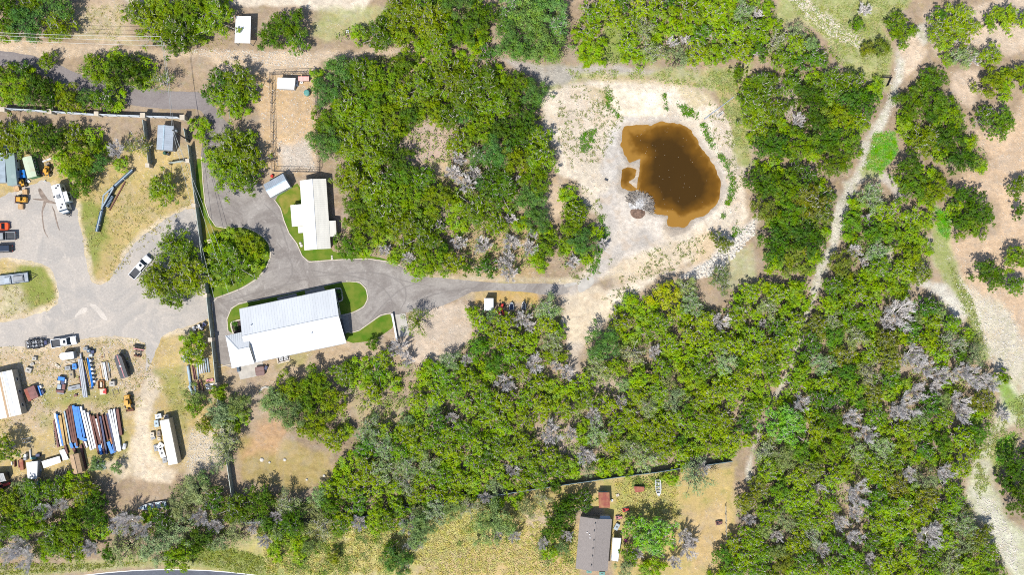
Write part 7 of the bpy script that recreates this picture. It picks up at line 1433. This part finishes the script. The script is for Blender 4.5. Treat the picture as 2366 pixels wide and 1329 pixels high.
tufts('bright_grass', [[(2020,310),(2065,305),(2075,350),(2035,400),(2000,390)],[(2160,480),(2200,500),(2190,550),(2170,540)],[(2300,1020),(2345,1000),(2340,1050),(2305,1080)]], 900, .3, 10, .18, (.13,.31,.03), 'vivid green grass in the damp hollow by the trail', .1)
tufts('blue_shrubs', [[(215,1068),(245,1070),(245,1085),(218,1084)]], 40, .3, 14, .2, (.26,.34,.30), 'pale blue-green agave-like plants beside the sandy ring', .25)
# ---- trees
TREES = []
for s in SINGLE: TREES.append((place_tree(s[3], s[0], s[1], s[2], s[4], s[5]), s[0], s[1], s[2], s[3], None, None))
NB = {}; REST = []
for (x,y,r_,kd,zi) in PK:
    if kd[0] in ('bushy_tree','evergreen_tree'):
        NB[kd[0]] = NB.get(kd[0],sum(1 for s in SINGLE if s[3] == kd[0]))+1
        if NB[kd[0]] > 300: REST.append((x,y,r_,kd)); continue
    TREES.append((place_tree(kd[0], x, y, r_, kd[1], ''), x, y, r_, kd[0], kd[1], zi))
if REST:
    base = [crown_arrays(900+i, 1.75, 2.9, .6, dens=1.15)[0] for i in range(5)]; parts = []
    for i,(x,y,r_,kd) in enumerate(REST):
        V = base[i%5]; sc = r_*S*1.2/1.75; a = i*2.4; g = W(x,y,2.2); c,sn = math.cos(a),math.sin(a); parts.append(np.stack([g.x+(V[:,0]*c-V[:,1]*sn)*sc, g.y+(V[:,0]*sn+V[:,1]*c)*sc, V[:,2]*(.8+.3*((i*37)%10)/10)],1))
    V = np.concatenate(parts); me = np_mesh('small_tree_thicket', V, quads(V)); me.materials.append(M_leaf); o = link_mesh('small_tree_thicket', me); o.color = (.175,.28,.013,1); tag(o, 'smallest bushy crowns filling in between the larger trees', 'trees', None, 'stuff')
DT = []
for (x,y,r_) in DEADS:
    if not r_: continue
    R = r_*S; Rm, me = sorted(DEAD, key=lambda k: abs(k[0]-R)+rnd.uniform(0,.5))[0]; sc = R/Rm; g = W(x,y,2.5+.3*R); o = link_mesh('dead_tree', me); o.location = (g.x,g.y,0); o.rotation_euler = (0,0,rnd.uniform(0,6.28)); o.scale = (sc*.90,sc*.90,sc*1.1+.4); DT.append((o,x,y,r_))
print('TREES', len(TREES), 'rest', len(REST), 'dead', len(DT))
# ---- labels that single trees out
TONE = {LYG:'yellow-green',LMG:'mid-green',LGG:'pale grey-green',LDG:'dark green',YG:'yellow-green',MG:'mid-green',DG:'dark green',BG:'blue-green',PG:'pale grey-green',BR:'bright green',OLV:'olive-green',GG:'grey-green'}
KW = {'bushy_tree':'bushy','evergreen_tree':'dense','feathery_tree':'feathery','sparse_tree':'airy'}
LM = [(735,495,'the cream-roofed house'),(765,580,'the lower corner of the cream roof'),(640,430,'the askew grey carport'),(675,192,'the white pen shed'),(711,216,'the teal tank'),(560,68,'the white flat-roofed shelter'),(388,320,'the grey metal shed'),(437,325,'the leaning utility pole'),(400,100,'the crossarm utility pole'),(145,462,'the travel trailer'),(65,385,'the green container'),(110,397,'the yellow loader under the oaks'),(325,616,'the white pickup by the great clump'),(473,682,'the fence pillar by the yard entrance'),(485,786,'the fence pillar by the side drive'),(497,890,'the fence pillar with white slabs'),(513,995,'the fence pillar above the brown clearing'),(540,1199,'the lowest fence pillar'),(600,858,'the hot tub'),(655,830,'the two air conditioners'),(800,793,'the east end of the big white roof'),(925,752,'the concrete pad'),(1130,703,'the pad shed'),(1182,707,'the blue-grey dinghy'),(1210,706,'the dark dinghy'),(1480,475,'the brush pile'),(1436,405,'the small side pool of the pond'),(1353,655,'the white concrete patch'),(1695,224,'the far end of the drain pipe'),(1720,560,'the rocky spillway'),(2047,185,'the black field gate'),(2035,350,'the vivid green grass'),(1521,1128,'the white fishing boat'),(1477,1132,'the rusty kennel'),(1395,1155,'the rusty shed'),(1340,1195,'the top corner of the shingled house'),(1335,1310,'the bottom corner of the shingled house'),(1425,1270,'the porch awning'),(350,1170,'the pale boat above the road'),(395,1075,'the lower end of the box trailer'),(180,1070,'the tan shed'),(75,1087,'the striped-roof shed'),(14,1120,'the red tractor'),(30,910,'the mobile home'),(395,1313,'the crest of the asphalt road'),(1000,340,'the bare clearing inside the wood'),(1395,100,'the grassy gap in the thicket'),(1340,740,'the sandy turnaround'),(1690,1066,'the east end of the teal-grey fence'),(1168,1140,'the west end of the open teal-grey fence'),(620,1065,'the brown clearing with white stones'),(870,960,'the dry gap in the grove'),(5,252,'the western pillar of the pale fence'),(222,262,'the middle pillar of the pale fence'),(100,150,'the bend of the old lane at the west'),(440,240,'the east end of the old asphalt lane'),(1300,1030,'the pink clearing in the wood'),(2366,900,'the green slope at the east edge'),(1830,230,'the purple-grey gap in the wood')]
used = set(); by = {}
for k,(t,x,y,r_,kind,tone,zi) in enumerate(TREES):
    if zi is not None: by.setdefault(kind,[]).append(k)
def wsize(r_): return 'wide' if r_ > 36 else ('middling' if r_ > 26 else 'small')
for (lx,ly,ph) in LM:
    for kind, ks in by.items():
        c = sorted((k for k in ks), key=lambda k: math.hypot(TREES[k][1]-lx,TREES[k][2]-ly)-TREES[k][3])
        if c and c[0] not in used:
            t,x,y,r_,_,tone,zi = TREES[c[0]]
            if math.hypot(x-lx,y-ly)-r_ < 60: t['label'] = f'{TONE.get(tone,"green")} {KW[kind]} tree closest to {ph}'; used.add(c[0])
groups = {}
for k,(t,x,y,r_,kind,tone,zi) in enumerate(TREES):
    if zi is None or k in used: continue
    groups.setdefault((kind,tone,ZONES[zi][0]),[]).append(k)
EX = [('northernmost',lambda k: TREES[k][2]),('southernmost',lambda k: -TREES[k][2]),('westernmost',lambda k: TREES[k][1]),('easternmost',lambda k: -TREES[k][1]),('widest-crowned',lambda k: -TREES[k][3])]
for (kind,tone,ph),ks in groups.items():
    base = f'{KW[kind]} {TONE.get(tone,"green")}'; left = list(ks)
    if len(left) == 1: TREES[left[0]][0]['label'] = f'{base} tree {ph}'; continue
    if len(left) == 2:
        a = sorted(left, key=lambda k: -TREES[k][3]); TREES[a[0]][0]['label'] = f'wider {base} tree {ph}'; TREES[a[1]][0]['label'] = f'narrower {base} tree {ph}'; continue
    for nm, fn in EX:
        if len(left) <= 1: break
        k = min(left, key=fn); TREES[k][0]['label'] = f'{nm} {base} tree {ph}'; left.remove(k)
    for k in left:
        t = TREES[k][0]; w = wsize(TREES[k][3])
        t['label'] = f'{w} inner {base} tree {ph}' if len(left) > 1 else f'{base} tree among others {ph}'
        if len(left) > 1: t['group'] = f'{w} {base} trees {ph}'
dg = {}
def zone_of(x,y):
    for nm,(x0,y0,x1,y1) in (('in the middle of the wood north of the driveway',(850,330,1300,660)),('in the wood just south of the driveway',(880,700,1440,1000)),('in the wood west of the stony trail',(1440,620,1800,1100)),('in the wood between pond and trail',(1700,180,2000,420)),('beside the thicket above the pond',(1500,0,2100,150)),('in the cleared patch above the old yard',(1200,930,1480,1100)),('in the grove at the bottom corner',(-50,1100,700,1400)),('along the wood edge above the golden grass',(700,1000,1230,1400)),('in the old yard around the shingled house',(1230,1080,1700,1400)),('in the upper part of the eastern wood',(1880,420,2100,700)),('in the grey heart of the eastern wood',(2000,650,2400,1000)),('in the lower part of the eastern wood',(1640,880,2366,1400))):
        if x0 <= x <= x1 and y0 <= y <= y1: return nm
    return 'beside the grey metal shed' if x < 400 else 'near the top corner'
for (o,x,y,r_) in DT: dg.setdefault(zone_of(x,y),[]).append((o,x,y,r_))
for ph, L_ in dg.items():
    left = list(L_)
    if len(left) == 1: tag(left[0][0], f'bare grey dead tree {ph}', 'tree'); continue
    for nm, fn in (('northernmost',lambda q: q[2]),('southernmost',lambda q: -q[2]),('westernmost',lambda q: q[1]),('easternmost',lambda q: -q[1]),('largest',lambda q: -q[3]),('smallest',lambda q: q[3])):
        if not left: break
        q = min(left, key=fn); tag(q[0], f'{nm} bare grey dead tree {ph}', 'tree'); left.remove(q)
    for q in left: tag(q[0], f'bare grey dead tree among others {ph}' if len(left) > 1 else f'bare grey dead tree of middle size {ph}', 'tree', f'grey dead trees {ph}' if len(left) > 1 else None)
for t in TREES:
    if '_p' in t[0]: del t[0]['_p']

Q = scatter([MAINPOND], 70, 8); Q = Q[fbm(Q[:,0]*.02,Q[:,1]*.02,8) > .40]; kq = (H+.29)/H
P = np.stack([(Q[:,0]-1183)*S*kq, -(Q[:,1]-664.5)*S*kq, np.full(len(Q),-.288)],1); V = leaf_quads(P, np.array([0,0,1.])+rg_.normal(size=P.shape)*.02, .10, rg_, 1.2); me = np_mesh('floating_leaves', V, quads(V)); me.materials.append(M_beige); tag(link_mesh('floating_leaves', me), 'pale specks of leaves floating on the brown pond', 'leaves', None, 'stuff')
for o in C.objects:
    if o.parent is None and o.get('label') and len(o['label'].replace('-',' ').split()) > 16: print('LONG', o.name, o['label'])

base = [crown_arrays(960+i, 1.75, 2.9, .6, dens=1.0)[0] for i in range(5)]
xs = rg_.uniform(-420,2790,1500); ys = rg_.uniform(-420,1750,1500); out = (xs < -75)|(xs > 2440)|(ys < -75)|((ys > 1480)); out &= fbm(xs*.012,ys*.012,77) > .44; out &= ~((xs < 0)&(ys > 300)&(ys < 1120)); parts = []
for i,(x,y) in enumerate(zip(xs[out],ys[out])):
    V = base[i%5]; sc = rg_.uniform(1.4,2.3); a = i*1.7; g = W(x,y,2.2); c_,sn = math.cos(a),math.sin(a); parts.append(np.stack([g.x+(V[:,0]*c_-V[:,1]*sn)*sc, g.y+(V[:,0]*sn+V[:,1]*c_)*sc, V[:,2]*1.3],1))
V = np.concatenate(parts); me = np_mesh('surrounding_wood', V, quads(V)); me.materials.append(M_leaf); o = link_mesh('surrounding_wood', me); o.color = (.14,.215,.012,1); tag(o, 'bushy wood continuing all round beyond the property', 'trees', None, 'stuff')
